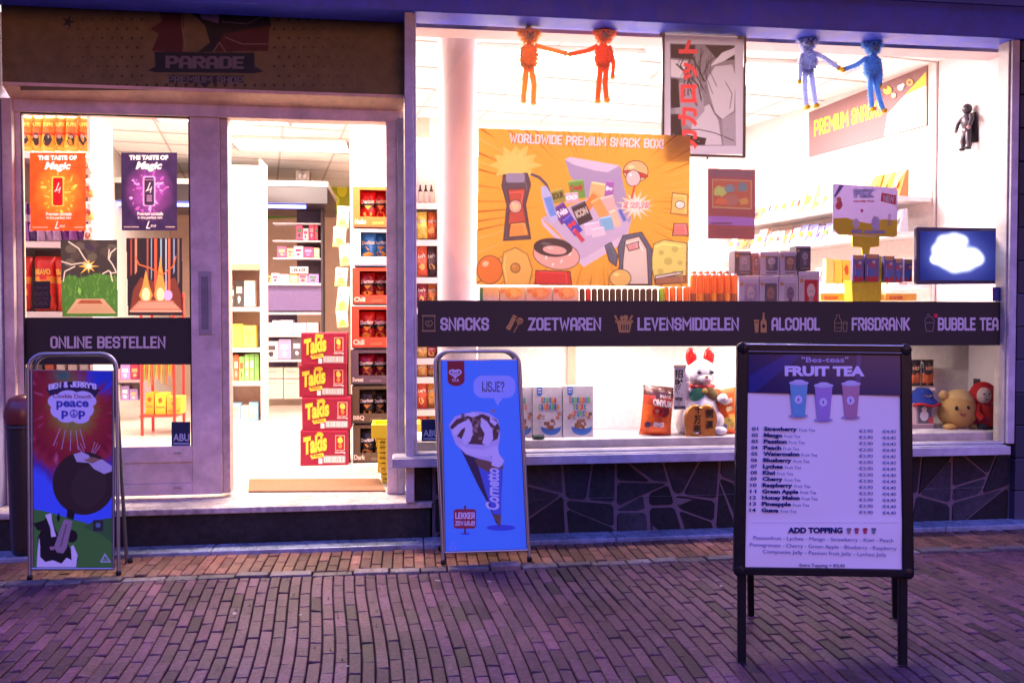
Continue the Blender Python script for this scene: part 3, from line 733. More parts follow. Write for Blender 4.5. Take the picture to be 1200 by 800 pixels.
# ================================================================ SIGNS ON THE PAVEMENT
def frame_axes(F1, F2, H, lean):
    """panel plane of a leaning board: bottom line F1-F2, leaning back by `lean` metres at height H"""
    ex = (F2 - F1).normalized(); back = Vector((-ex.y, ex.x, 0))
    if back.y < 0: back = -back
    ez = (Vector((0, 0, H)) + back * lean).normalized(); N = ex.cross(ez)
    if N.y > 0: N = -N
    return ex, back, ez, N
def tube_sign(F1, F2, H, lean, rearsplay, roll, name, label, pan, artf, rr=.075, panelmat='print_', tint=None):
    mid = (F1 + F2) / 2; t = thing(name, label, 'pavement sign', mid)
    ex, back, ez, N = frame_axes(F1, F2, H, lean); wd = (F2 - F1).length; SL = Vector((0, 0, H)) + back * lean + ex * roll; Ls = SL.length; ez = SL.normalized()
    def loop(e_z, b0, r):
        pts = [b0 + ex * (-wd / 2)]
        pts += [b0 + ex * (-wd / 2) + e_z * (Ls * .3), b0 + ex * (-wd / 2) + e_z * (Ls - rr)]
        for k in range(1, 6):
            a = R(18 * k); pts.append(b0 + ex * (-wd / 2 + rr - rr * math.cos(a)) + e_z * (Ls - rr + rr * math.sin(a)))
        for k in range(0, 6):
            a = R(90 - 18 * k); pts.append(b0 + ex * (wd / 2 - rr + rr * math.cos(a)) + e_z * (Ls - rr + rr * math.sin(a)))
        pts += [b0 + ex * (wd / 2) + e_z * (Ls * .3), b0 + ex * (wd / 2)]
        return pts
    b0 = mid + Vector((0, 0, .004))
    MC = (.30, .30, .34)
    m = MB(origin=mid).use('metal'); m.tube(loop(ez, b0, rr), .0095, MC); m.build('front_frame', t)
    rb = mid + back * (2 * lean + rearsplay); e2 = (mid + SL - back * .012 - rb); rz = (SL + mid + back * .03 - rb).normalized()
    b1 = rb + Vector((0, 0, .004)) ; Ls0 = Ls; m = MB(origin=mid).use('metal'); wd -= .035; m.tube(loop(rz, b1, rr), .0095, (.2, .2, .23)); wd += .035; m.build('rear_frame', t)
    m = MB(origin=mid).use('metal')
    C0 = mid + N * -.001
    p = pan   # photo px of the panel: TL TR BR BL
    P = planemap(mid + N * .004, N)
    q = [P(*c, 0) for c in p]; bk = [v - N * .012 for v in q]
    m.add(q + bk, [(0, 1, 2, 3), (4, 5, 6, 7), (0, 1, 5, 4), (1, 2, 6, 5), (2, 3, 7, 6), (3, 0, 4, 7)], (.35, .36, .4))
    z_ = .012
    for a, b in ((q[3], q[2]),):
        m.tube([a + N * .002, b + N * .002], .008, MC)
    # side channels joining the panel to the frame
    for a, b in ((q[0], q[3]), (q[1], q[2])): m.tube([a, b], .007, (.25, .25, .3))
    m.build('panel', t, bevel=0)
    m = RA(mid, planemap(mid + N * .0052, N)).use(panelmat); m.tint = tint; artf(m); m.build('poster', t)
    for f in (-1, 1):
        for bb in (b0, b1):
            m = MB(origin=mid).use('darkmetal'); m.lathe(bb + ex * (f * wd / 2) - Vector((0, 0, .004)), [(0, 0), (.014, 0), (.014, .02), (.0095, .026)], (.02, .02, .02), 10); m.build('rubber_foot', t)
    return t

def tiedye(X, Y, im):
    cx, cy = 86., 478.; r = np.hypot((X - cx) * 1.25, Y - cy); a = np.arctan2(Y - cy, X - cx); rg = np.random.RandomState(4)
    g = np.zeros(X.shape)
    for k in range(9): g += np.sin(a * rg.randint(5, 40) + r * rg.uniform(-.16, .16) + rg.uniform(0, 6)) * rg.uniform(.3, 1)
    g = g / 3.2; rr = r + g * 5
    stops = [(0, (.25, .30, .08)), (24, (.30, .26, .05)), (32, (.34, .13, .03)), (42, (.33, .03, .03)), (62, (.26, .012, .03)), (74, (.34, .03, .05)), (84, (.09, .04, .30)), (95, (.06, .13, .8)), (400, (.06, .13, .8))]
    out = np.stack([np.interp(rr, [q[0] for q in stops], [q[1][c] for q in stops]) for c in range(3)], -1)
    blue = np.clip((X - 88 + g * 8) / 26, 0, 1) * np.clip((466 - Y + g * 6) / 18, 0, 1); out = out * (1 - blue[..., None]) + np.array((.02, .06, .5)) * blue[..., None]
    gr = np.exp(-(((X - 74) / 12) ** 2 + ((Y - 440) / 8) ** 2)); out = out * (1 - gr[..., None]) + np.array((.05, .2, .12)) * gr[..., None]
    wh = np.clip(g - .75, 0, 1) * (r > 46) * (Y < 548); out = out + wh[..., None] * np.array((.3, .22, .35)); out = out * (1 + .18 * g[..., None] * (Y < 540)[..., None])
    return np.clip(out, .005, 1)
def art_icepop(m):
    x0, y0, x1, y1 = 37, 434, 133, 665
    m.poly([(37, 434), (133, 434.5), (133, 665), (38, 665)], (.06, .14, .8), 0)
    # tie-dye upper part
    random.seed(21)
    cx, cy = 86, 470
    for a in (70, 80, 92, 105, 118): m.stroke([(84 + 28 * math.cos(R(a)), 478 + 26 * math.sin(R(a))), (84 + 46 * math.cos(R(a)), 478 + 50 * math.sin(R(a)))], .8, (.5, .38, .5), 6)
    for a in (-70, -60, -50, -118, -130): m.stroke([(104 + 3 * math.cos(R(a)), 540 + 3 * math.sin(R(a))), (104 + 21 * math.cos(R(a)), 540 + 24 * math.sin(R(a)))], .5, (.6, .5, .6), 6)
    # name plate arc + cloud
    T = 7
    def arcpts(r, a0, a1, n=14): return [(84.5 + r * math.cos(R(a0 + (a1 - a0) * k / n)), 505 + r * math.sin(R(a0 + (a1 - a0) * k / n))) for k in range(n + 1)]
    m.poly(arcpts(58, -122, -56) + arcpts(45, -56, -122), (.03, .02, .06), T)
    m.block("BEN & JERRY'S", 57, 450.3, 113, 457, (.75, .75, .9), T + 1, sw=.26, arc=3.2, slope=-.5)
    for (x, y, rx, ry) in ((66, 470, 10, 8), (80, 466, 14, 9), (97, 467, 13, 9), (106, 470, 7, 6), (70, 480, 11, 10), (98, 480, 12, 10), (84, 478, 16, 14), (78, 488, 11, 7), (94, 489, 11, 7)): m.oval(x, y, rx, ry, (.62, .6, .82), T + .5 + x * .004)
    m.text('Cookie Dough', 62, 461, 107, 467.5, (.2, .015, .03), T + 3, bold=.02, slope=1)
    m.text('peace', 66, 469.5, 104, 480, (.03, .05, .33), T + 3, bold=.035); m.text('p', 72, 481, 80, 491, (.03, .05, .33), T + 3, bold=.04); m.text('p', 92, 481, 100, 491, (.03, .05, .33), T + 3, bold=.04)
    m.oval(86.5, 484.5, 4.8, 4.8, (.03, .05, .33), T + 3); m.oval(86.5, 484.5, 3.5, 3.5, (.62, .6, .82), T + 3.5); m.stroke([(86.5, 480.5), (86.5, 488.7)], 1, (.03, .05, .33), T + 4); m.stroke([(83.7, 487), (86.5, 484.5), (89.3, 487)], 1, (.03, .05, .33), T + 4.5)
    # hills, cow, ice pop
    m.poly([(38, 596), (50, 598), (75, 605), (100, 612), (118, 623), (133, 637), (133, 665), (38, 665)], (.06, .22, .04), 8)
    m.poly([(97, 617), (112, 609), (133, 606), (133, 637), (118, 626)], (.04, .15, .04), 8.5)
    m.oval(98, 566, 36.5, 37, (.035, .02, .02), 10, n=36); m.poly([(131, 545), (133.2, 545), (133.2, 592), (131, 592)], (.06, .13, .8), 9)
    m.poly([(86, 532), (96, 529), (104, 533), (108, 539), (120, 538), (131, 546), (131, 552), (122, 555), (110, 549), (104, 542), (90, 541)], (.5, .48, .6), 11)
    m.poly([(98, 539), (108, 535), (118, 538), (108, 543)], (.3, .18, .1), 11.5)
    for k in range(14): m.oval(random.uniform(90, 127), random.uniform(533, 551), .6, .5, (.05, .03, .04), 12, n=6)
    m.oval(104, 570, 20, 26, (.045, .03, .027), 10.5, 20)
    B = (.012, .01, .014); Wc = (.68, .66, .76)
    m.poly([(38, 612), (50, 615), (54, 622), (44, 621)], B, 9.2); m.poly([(58, 640), (64, 640), (63, 644), (59, 644)], (.35, .2, .25), 13.5)
    m.poly([(43, 664), (47, 640), (44, 630), (50, 617), (39, 613), (52, 609), (56, 603), (61, 606), (64, 618), (70, 630), (80, 640), (88, 646), (92, 655), (88, 664)], B, 9)
    m.poly([(53, 603), (60, 601), (61, 610), (64, 622), (66, 628), (60, 629), (59, 618)], Wc, 12)
    m.poly([(66, 606), (69, 600), (71, 607), (68, 612)], B, 12)
    m.poly([(46, 629), (47, 640), (47, 652), (53, 658), (62, 656), (72, 660), (78, 653), (84, 656), (83, 640), (86, 638), (91, 650), (89, 664), (43, 664), (44, 645)], Wc, 12)
    m.poly([(76, 632), (80, 637), (82, 646), (80, 652), (74, 652), (70, 644)], B, 12.5)
    m.oval(84, 628, 7, 7.5, B, 12.6)
    m.poly([(79, 595), (88, 600), (86, 609), (78, 606)], B, 12.8)
    m.poly([(75, 608), (85, 610), (78, 642), (74, 648), (67, 647), (63, 641)], (.30, .22, .26), 13); m.stroke([(78, 614), (71, 640)], 1.6, (.14, .09, .12), 14)
    m.rect(109, 609, 121, 622, (.03, .03, .04), 13); m.oval(115, 615, 3, 3, (.1, .2, .3), 14)
    m.stroke([(118, 658), (123, 649), (129, 658), (118, 658)], 1.6, (.4, .45, .5), 13); m.text('PVC', 120, 654, 127, 657.5, (.4, .45, .5), 14)
F1, F2 = gnd(35, 679), gnd(139, 674)
tube_sign(F1, F2, 1.125, .06, .10, -.015, 'pavement_sign', 'tube framed pavement sign with tie dye ice pop poster and cow', [(37, 433), (133, 434), (133, 666), (38, 666)], art_icepop, tint=tiedye)

def art_cone(m):
    m.poly([(516, 422.5), (606.5, 421.5), (618, 643), (521, 646)], (.07, .30, .88), 0)
    m.poly([(524, 423), (544, 422.6), (544.5, 446), (543, 449), (538, 452), (531, 452), (526, 449.5), (524.5, 446)], (.22, .012, .03), 1)
    hc = (.62, .6, .85)
    def heart(cx, cy, s, w):
        p = []
        for k in range(25):
            t = 2 * math.pi * k / 24; p.append((cx + s * .062 * 16 * math.sin(t) ** 3 * 1.1, cy - s * .062 * (13 * math.cos(t) - 5 * math.cos(2 * t) - 2 * math.cos(3 * t) - math.cos(4 * t)) * .8))
        m.stroke(p[:-1], w, hc, 2, True)
    heart(533.5, 437, 6.2, 1.5); heart(533.5, 436.6, 3.0, 1.2)
    m.text('OLA', 530, 443.5, 538, 447, hc, 2, bold=.02)
    # speech bubble
    m.rrect(555, 440, 604, 466, 10, (.33, .45, .92), 1); m.poly([(578, 465), (590, 465), (583, 475)], (.33, .45, .92), 1.5)
    m.block('IJSJE?', 565, 447, 591, 459, (.04, .02, .04), 3, sw=.15)
    # cone
    m.oval(587, 618, 17, 3.5, (.04, .08, .6), 1)
    m.poly([(537, 520), (589, 543), (587, 600), (586.5, 618), (581, 612), (572, 590), (560, 568), (548, 543)], (.03, .02, .07), 2)
    m.poly([(560, 545), (588, 541), (587.4, 603), (578, 602), (568, 572)], (.06, .12, .6), 3)
    m.poly([(577, 603), (587.3, 603), (586.5, 618)], (.16, .09, .07), 4)
    m.poly([(556, 538), (588, 538), (590, 548), (572, 553), (560, 546)], (.16, .08, .07), 4)
    m.text('Cornetto', 569, 548, 585, 597, (.6, .62, .85), 5, bold=.03, shear=.2, rot=90)
    m.poly([(526, 498), (533, 488), (546, 484), (560, 482), (573, 484), (584, 492), (586, 510), (584, 524), (575, 535), (590, 541), (588, 546), (573, 540), (560, 537), (546, 532), (534, 520)], (.55, .5, .75), 5)
    m.poly([(527, 500), (535, 491), (548, 487), (566, 485), (582, 492), (586, 502), (583, 514), (566, 521), (550, 520), (536, 511)], (.09, .045, .05), 6)
    random.seed(3)
    for k in range(34):
        m.blob(random.gauss(557, 11), random.gauss(497, 6.5), 2.3, 2, jit((.30, .18, .17), .25), 7 + k * .03, 7, .25)
    for p in ([(530, 503), (537, 497), (545, 493), (549, 498), (541, 503), (536, 510), (531, 509)], [(549, 490), (553, 497), (554, 508), (551, 517), (545, 521), (541, 514), (545, 504), (545, 494)], [(564, 489), (571, 494), (577, 503), (578, 514), (572, 522), (565, 519), (568, 508), (563, 499)], [(574, 488), (583, 495), (580, 499), (574, 494)], [(546, 486), (554, 482), (562, 486), (554, 489)]):
        m.poly(p, (.66, .62, .82), 9)
    m.poly([(538, 520), (548, 525), (566, 527), (580, 522), (583, 528), (573, 535), (556, 534), (544, 530)], (.66, .62, .84), 8.5)
    m.poly([(574, 525), (583, 522), (585, 532), (591, 540), (585, 548), (576, 545), (577, 536)], (.66, .62, .84), 9.5)
    # little red sign
    m.stroke([(545, 592), (545, 625)], 2.2, (.12, .02, .05), 1); m.rrect(531.5, 596, 558, 619, 4, (.26, .02, .05), 2); m.oval(545.5, 625, 6, 1.2, (.04, .08, .6), .8)
    m.block('LEKKER', 533.5, 600, 556.5, 607.5, (.66, .6, .8), 3, sw=.22); m.block("ZO'N IJSJE!", 533.5, 610, 556.5, 615.5, (.66, .6, .8), 3, sw=.22)
    m.stroke([(527, 643), (530.5, 634), (534.5, 643), (527, 643)], 1.2, (.2, .3, .85), 1)
F1, F2 = gnd(519.5, 661), gnd(620.5, 657)
tube_sign(F1, F2, 1.125, .12, .04, -.04, 'pavement_sign', 'tube framed pavement sign with bright blue ice cream cone poster', [(516, 421), (607, 420.5), (618.5, 644), (521, 647)], art_cone)

# ---------------------------------------------------------------- the menu board
F1, F2 = gnd(867.5, 777), gnd(1062, 780); R1, R2 = gnd(880, 721), gnd(1049.5, 722.5)
mid = (F1 + F2) / 2; rm = (R1 + R2) / 2
mb = thing('menu_board', 'black A frame menu board listing fruit teas and prices standing on the paving', 'menu board', mid)
ex = (F2 - F1).normalized(); splay = ((R1 - F1) + (R2 - F2)) / 2; splay = splay - ex * splay.dot(ex)
Hb = 1.20; ex, back, ez, N = frame_axes(F1, F2, Hb, .035)
wd = (F2 - F1).length; SL = Vector((0, 0, Hb)) + back * .035; Ls = SL.length
PB = planemap(mid + N * .02, N); MK = (.012, .012, .016)
def brk(m, a, b, t, d, off=0.0):   # flat bar in the board's plane between two px points
    pa, pb = PB(*a, 0), PB(*b, 0); dirv = (pb - pa).normalized(); s = dirv.cross(N).normalized() * t / 2
    vs = []
    for q in (pa, pb):
        for u, v in ((-1, 0), (1, 0), (1, 1), (-1, 1)): vs.append(q + s * u - N * (d * v) + N * off)
    m.add(vs, [(0, 1, 2, 3), (4, 5, 6, 7), (0, 1, 5, 4), (1, 2, 6, 5), (2, 3, 7, 6), (3, 0, 4, 7)], MK)
m = MB(origin=mid).use('darkmetal')
cs = [(871, 408), (1062, 410), (1065, 672), (867, 669)]
for a, b in ((cs[0], cs[1]), (cs[1], cs[2]), (cs[3], cs[2]), (cs[0], cs[3])): brk(m, a, b, .042 if a[0] != 867 else .03, .03)
for (px, py) in cs:
    c = PB(px, py, 0) - N * .015; m.lathe(c, [(0, -.016), (.022, -.016), (.022, .016), (0, .016)], MK, 16, M=Matrix(((ex.x, ez.x, N.x), (ex.y, ez.y, N.y), (ex.z, ez.z, N.z))))
m.build('snap_frame', mb, bevel=.004)
m = MB(origin=mid).use('metal')
for a, b in (((874, 403.4), (1058, 405.2)),):
    m.tube([PB(*a, 0) + N * .004, PB(*b, 0) + N * .004], .0022, (.6, .6, .65))
m.tube([PB(877, 411.5, 0) + N * .004, PB(1056, 413.5, 0) + N * .004], .0012, (.35, .33, .4)); m.build('edge_trim', mb)
for sgn in (-1, 1):
    m = MB(origin=mid).use('darkmetal'); b0 = mid + ex * (sgn * (wd / 2 - .008)) - N * .014
    top = b0 + SL * .97
    def bar(m, p, q, a, b):
        d = (q - p).normalized(); s1 = ex * a; s2 = d.cross(ex).normalized() * b
        vs = [p + s1 * u + s2 * v for u, v in ((-1, -1), (1, -1), (1, 1), (-1, 1))] + [q + s1 * u + s2 * v for u, v in ((-1, -1), (1, -1), (1, 1), (-1, 1))]
        m.add(vs, [(0, 1, 2, 3), (4, 5, 6, 7), (0, 1, 5, 4), (1, 2, 6, 5), (2, 3, 7, 6), (3, 0, 4, 7)], MK)
    bar(m, b0, top, .0155, .011); m.build('leg', mb, bevel=.003)
    m = MB(origin=mid).use('darkmetal'); r0 = (R1 if sgn < 0 else R2); t2 = b0 + SL * .975 + back * .03 + ex * (-sgn * .03)
    bar(m, r0, t2, .0135, .010); m.build('leg', mb, bevel=.003)
# rear panel
m = MB(origin=mid).use('darkmetal'); r0, r1 = R1, R2; tp0 = mid - ex * (wd / 2 - .07) + SL * .96 + back * .045; tp1 = mid + ex * (wd / 2 - .03) + SL * .96 + back * .045
a0 = r0 + (tp0 - r0) * .3 + ex * .02; a1 = r1 + (tp1 - r1) * .3 - ex * .02
m.add([a0, a1, tp1, tp0] + [v + back * .015 for v in (a0, a1, tp1, tp0)], [(0, 1, 2, 3), (4, 5, 6, 7), (0, 1, 5, 4), (1, 2, 6, 5), (2, 3, 7, 6), (3, 0, 4, 7)], (.04, .04, .05)); m.build('rear_panel', mb)
m = MB(origin=mid, mapf=planemap(mid + N * .012, N)).use('gloss')
TLp, TRp, BRp, BLp = (876, 411), (1060, 413), (1060.5, 668), (872, 664)
def lerp(a, b, t): return a + (b - a) * t
# gently rippled poster sheet
rows, cls = 34, 24; PW = (.84, .76, .76); PD = (.008, .011, .085); vs = []; fs = []; fc = []
random.seed(8)
for j in range(rows + 1):
    v = j / rows
    for i in range(cls + 1):
        u = i / cls; x = lerp(lerp(TLp[0], BLp[0], v), lerp(TRp[0], BRp[0], v), u); y = lerp(lerp(TLp[1], TRp[1], u), lerp(BLp[1], BRp[1], u), v)
        wv = .0022 * math.sin(u * 9 + v * 5 + 1) * math.sin(v * 3 + .5) + .0016 * math.sin(v * 22 + u * 3) * (v > .75) + .0024 * math.exp(-((u - .62 + v * .3) / .05) ** 2) * math.exp(-((v - .72) / .14) ** 2)
        p = m.map(x, y, 0) + N * wv; vs.append(p)
for j in range(rows):
    for i in range(cls):
        k = j * (cls + 1) + i; fs.append((k, k + 1, k + cls + 2, k + cls + 1))
m.add(vs, fs, PW, True); sheet = m.build('poster', mb)
m = MB(origin=mid, mapf=planemap(mid + N * .0165, N)).use('gloss')
m.poly([(876.5, 411.5), (1059.5, 413.5), (1059.8, 463.5), (876, 460)], PD, 0)
m.poly([(878, 440), (925, 412.5), (944, 412.5), (884, 459.8), (878, 459.6)], (.012, .022, .17), .6); m.poly([(1004, 414), (1009, 414), (1008, 462), (1001, 462)], (.05, .04, .16), .6)
m.text('"Bes-teas"', 939, 418, 994, 424.5, (.35, .33, .62), 2, bold=.02); m.text('FRUIT TEA', 919.5, 428.5, 1013, 440.5, (.62, .58, .8), 2, bold=.055, slope=.5)
for cx, y0, y1, c in ((936, 446, 487, (.12, .36, .52)), (965, 449, 492, (.34, .22, .52)), (997, 447, 489, (.42, .2, .30))):
    r = 11.5
    m.oval(cx, y1, r * .95, 2.5, (.33, .30, .55), 1.5)
    m.poly([(cx - r + 1, y0 + 3), (cx + r - 1, y0 + 3), (cx + 7, y1), (cx - 7, y1)], c, 2.2); m.oval(cx, y1, 7, 1.4, tuple(q * .8 for q in c), 2)
    m.oval(cx, y0 + 2.5, r, 2.6, (.45, .45, .68), 2.8); m.oval(cx, y0 + .8, r * .6, 2.2, (.5, .5, .7), 3.1); m.oval(cx - .5, y0 + 22, 4.6, 5, (.6, .56, .75), 3); m.oval(cx - .5, y0 + 22, .9, 2, (.1, .1, .3), 3.6)
    for k in range(12): m.oval(cx + random.uniform(-6, 6), random.uniform(y0 + 8, y1 - 4), .8, .8, tuple(min(1, q * 1.3) for q in c), 2.6, n=6)
INK = (.02, .02, .11); INK2 = (.14, .13, .32)
names = ['Strawberry', 'Mango', 'Passion', 'Peach', 'Watermelon', 'Blueberry', 'Lychee', 'Kiwi', 'Cherry', 'Raspberry', 'Green Apple', 'Honey Melon', 'Pineapple', 'Guava']
wid = [43, 24, 30, 23, 47, 37, 26, 16, 26, 39, 47, 49, 38, 22]
for i, (n_, w_) in enumerate(zip(names, wid)):
    y = 499.8 + i * 7.32 - .2; x = 895.5 - i * .22
    m.text('%02d' % (i + 1), 881.3 - i * .22, y + .4, 888.6 - i * .22, y + 4.6, INK, 1, bold=.02)
    dsc = any(c in n_ for c in 'ypgj'); m.text(n_, x, y, x + w_ * .9, y + (6.3 if dsc else 5), INK, 1, bold=.05, slope=.5)
    m.text('Fruit Tea', x + w_ * .9 + 2.5, y + 2, x + w_ * .9 + 21, y + 5.4, INK2, 1, slope=.3)
    m.text('\u20ac3,90', 1007 , y + 3, 1023, y + 7.6, (.08, .07, .24), 1, bold=.005); m.text('\u20ac4,40', 1034.5, y + 3.6, 1050, y + 8.2, (.08, .07, .24), 1, bold=.005)
m.rect(880, 612, 1052, 612.3, (.3, .3, .5), 1)
m.text('ADD TOPPING', 923.5, 617.5, 987.5, 624.5, INK, 1, bold=.05)
for x, c in ((995, (.3, .2, .25)), (1004, (.45, .08, .15)), (1014, (.45, .06, .12)), (1024, (.2, .2, .3))): m.poly([(x - 2.5, 619.5), (x + 2.5, 619.5), (x + 1.4, 625), (x - 1.4, 625)], c, 1); m.oval(x, 619.3, 3, 1.2, tuple(q * .7 for q in c), 1.5)
m.text('Passionfruit - Lychee - Mango - Strawberry - Kiwi - Peach', 883, 627.5, 1047, 633, INK2, 1, slope=3.2)
m.text('Pomegranate - Cherry - Green Apple - Blueberry - Raspberry', 879, 635.5, 1051, 641, INK2, 1, slope=4.5)
m.text('Composite Jelly - Passion fruit Jelly - Lychee Jelly', 894, 643.5, 1039, 649, INK2, 1, slope=4)
m.text('Extra Topping + \u20ac0,90', 937, 659.5, 990, 664.5, INK, 1, bold=.01, slope=1)
m.build('print', sheet)

# ---------------------------------------------------------------- bin in the recess behind the left sign
c = Vector((at(31, 600, 4.95).x, 4.95, .022))
m0 = thing('waste_bin', 'round dark waste bin with a dull red lid beside the doorway wall', 'bin', c)
m = MB(origin=c).use('plastic'); m.lathe(c, [(0, .01), (.07, .01), (.078, .05), (.09, .62), (.092, .72)], (.03, .022, .02), 28); m.tube([c + Vector((.092 * math.cos(a), .092 * math.sin(a), .70)) for a in [k * math.pi / 12 for k in range(24)]], .008, (.04, .03, .03), closed=True)
m.build('body', m0)
m = MB(origin=c).use('plastic'); m.lathe(c, [(.1, .72), (.104, .76), (.1, .80), (.08, .85), (.04, .87), (0, .875)], (.13, .02, .016), 28); m.build('lid', m0)

# ================================================================ POSTERS ON THE GLASS
def flat(name, label, cat, px, Y, artf, mt='leafposter', group=None, step=.7, tint=None):
    o = at((px[0] + px[2]) / 2, px[3], Y); m = RA(o, flatmap(Y, 0), step).use(mt); m.tint = tint; artf(m); return tag(m.build(name), label, cat, group)
GP = 'posters taped inside the door glass'
YP = YD + .035
def burst_can(m, x0, y0, bgc, pet, canc, dark):
    m.poly([(x0, y0), (x0 + 65.5, y0), (x0 + 65.5, y0 + 91), (x0 + .5, y0 + 91)], bgc, 0); cx, cy = x0 + 33, y0 + 46
    def glow(X, Y, im):
        r = np.hypot((X - cx) / 30, (Y - cy) / 36); f_ = np.clip(1 - r, 0, 1)[..., None] * .8; n_ = .5 + .5 * np.sin(X * .31 + 2 * np.sin(Y * .13)) * np.sin(Y * .23 + 1.5 * np.sin(X * .17))
        return (np.array(bgc) * (1 - f_) + np.array(pet[0]) * f_) * (.85 + .3 * n_[..., None])
    m.tint = glow
    random.seed(x0)
    for k in range(70):
        a = random.uniform(0, 6.28); r = random.uniform(5, 25); x = cx + r * math.cos(a) * .9; y = cy + r * math.sin(a)
        m.blob(x, y, random.uniform(1, 4.6), random.uniform(.5, 1.8), random.choice(pet), 2 + k * .02, 8, .3, rot=math.degrees(a) + random.uniform(-40, 40))
    m.rrect(cx - 7.5, cy - 18.5, cx + 7, cy + 16.5, 2, pet[1], 4); m.rrect(cx - 6, cy - 17, cx + 5.6, cy + 15.5, 2, canc, 5); m.rect(cx - 6, cy - 14.5, cx + 5.6, cy - 13.8, dark, 5.6)
    m.stroke([(cx + 1, cy - 11), (cx - 2, cy - 3), (cx - 4, cy - 1), (cx + 1, cy - 3), (cx + 3, cy - 6), (cx + 1, cy + 1)], .8, (.85, .75, .75), 6)
    for k in range(4): m.rect(cx - 3, cy + 4 + k * 2, cx + 3, cy + 5 + k * 2, dark, 6)
    m.text('THE TASTE OF', x0 + 9.5, y0 + 3, x0 + 55, y0 + 8.4, (.85, .78, .78), 3, bold=.05); m.text('Magic', x0 + 17, y0 + 10.5, x0 + 48, y0 + 22, (.85, .78, .78), 6.5, bold=.035, shear=.28)
    m.text('Premium cocktails', x0 + 19, y0 + 69.5, x0 + 49, y0 + 73.4, (.7, .62, .6), 4, bold=.03); m.text('in the perfect mix', x0 + 19.5, y0 + 74.5, x0 + 48.5, y0 + 78.2, (.7, .62, .6), 4, bold=.03)
    m.text('L', x0 + 29, y0 + 80, x0 + 34, y0 + 89, (.8, .7, .7), 4, shear=.4); m.text('aus', x0 + 34.5, y0 + 84.5, x0 + 41, y0 + 87, (.7, .6, .6), 4, shear=.3); m.rect(x0 + 3, y0 + 86.5, x0 + 21, y0 + 87.5, (.5, .35, .3), 4); m.rect(x0 + 52, y0 + 86.5, x0 + 63, y0 + 87.5, (.5, .35, .3), 4)
flat('poster', 'orange poster of a red drinks can, upper left of the door glass', 'poster', (35, 179, 101, 271), YP, lambda m: burst_can(m, 35, 179.3, (.80, .075, .012), [(.85, .35, .03), (.9, .5, .08), (.8, .2, .02)], (.5, .01, .01), (.25, .01, .01)), group=GP)
flat('poster', 'dark purple poster of a black drinks can, upper right of the door glass', 'poster', (142, 179, 208, 270), YP, lambda m: burst_can(m, 142, 179, (.035, .018, .06), [(.4, .08, .4), (.65, .3, .6), (.2, .04, .3)], (.04, .02, .05), (.4, .2, .35)), group=GP)
def art_grass(m):
    m.poly([(71, 281), (137, 281), (138, 371), (73, 371)], (.045, .035, .03), 0)
    m.poly([(71.5, 330), (80, 322), (95, 326), (112, 320), (137.4, 324), (138, 371), (73, 371)], (.06, .16, .025), .6)
    random.seed(2)
    for k in range(120): x = random.uniform(74, 135); y = random.uniform(325, 366); m.poly([(x, y), (x + random.uniform(-3, 3), y - random.uniform(4, 9)), (x + 1.2, y)], random.choice([(.09, .24, .03), (.04, .12, .02), (.14, .3, .06)]), 1 + k * .012)
    for k in range(14): m.blob(random.uniform(75, 133), random.uniform(286, 318), 6, 5, random.choice([(.07, .05, .04), (.1, .08, .06), (.05, .03, .05)]), .3 + k * .02, 9, .3)
    g = (.75, .62, .5)
    for s_ in ([(80, 283), (92, 291), (98, 301), (106, 312)], [(71, 306), (84, 310), (96, 308), (106, 314)], [(74, 330), (76, 318), (88, 312)], [(128, 292), (127, 303), (132, 310), (136, 318)], [(120, 321), (127, 317), (131, 320), (137, 319)], [(136, 291), (130, 296), (128, 303)], [(132, 330), (129, 318)]): m.stroke(s_, 1.1, g, 4)
    m.burst(104, 312, 4, 12, 8, (.75, .42, .06), 4.6, .9, .3); m.burst(104, 312, 2, 5, 8, (.9, .8, .5), 5.2)
    m.poly([(90, 350), (121, 350), (136, 367), (78, 367)], (.5, .3, .17), 5); m.poly([(95, 351.5), (117, 351.5), (121, 356), (90, 356)], (.3, .08, .03), 6)
    for k in range(4): m.rect(88 - k * 2, 358 + k * 2.2, 126 + k * 2, 358.7 + k * 2.2, (.3, .17, .1), 6)
    m.poly([(92, 336), (95, 340), (94, 346), (91, 342)], (.2, .42, .08), 7)
flat('poster', 'green poster of grass and lightning over a card, lower left of the door glass', 'poster', (71, 281, 138, 371), YP, art_grass, group=GP)
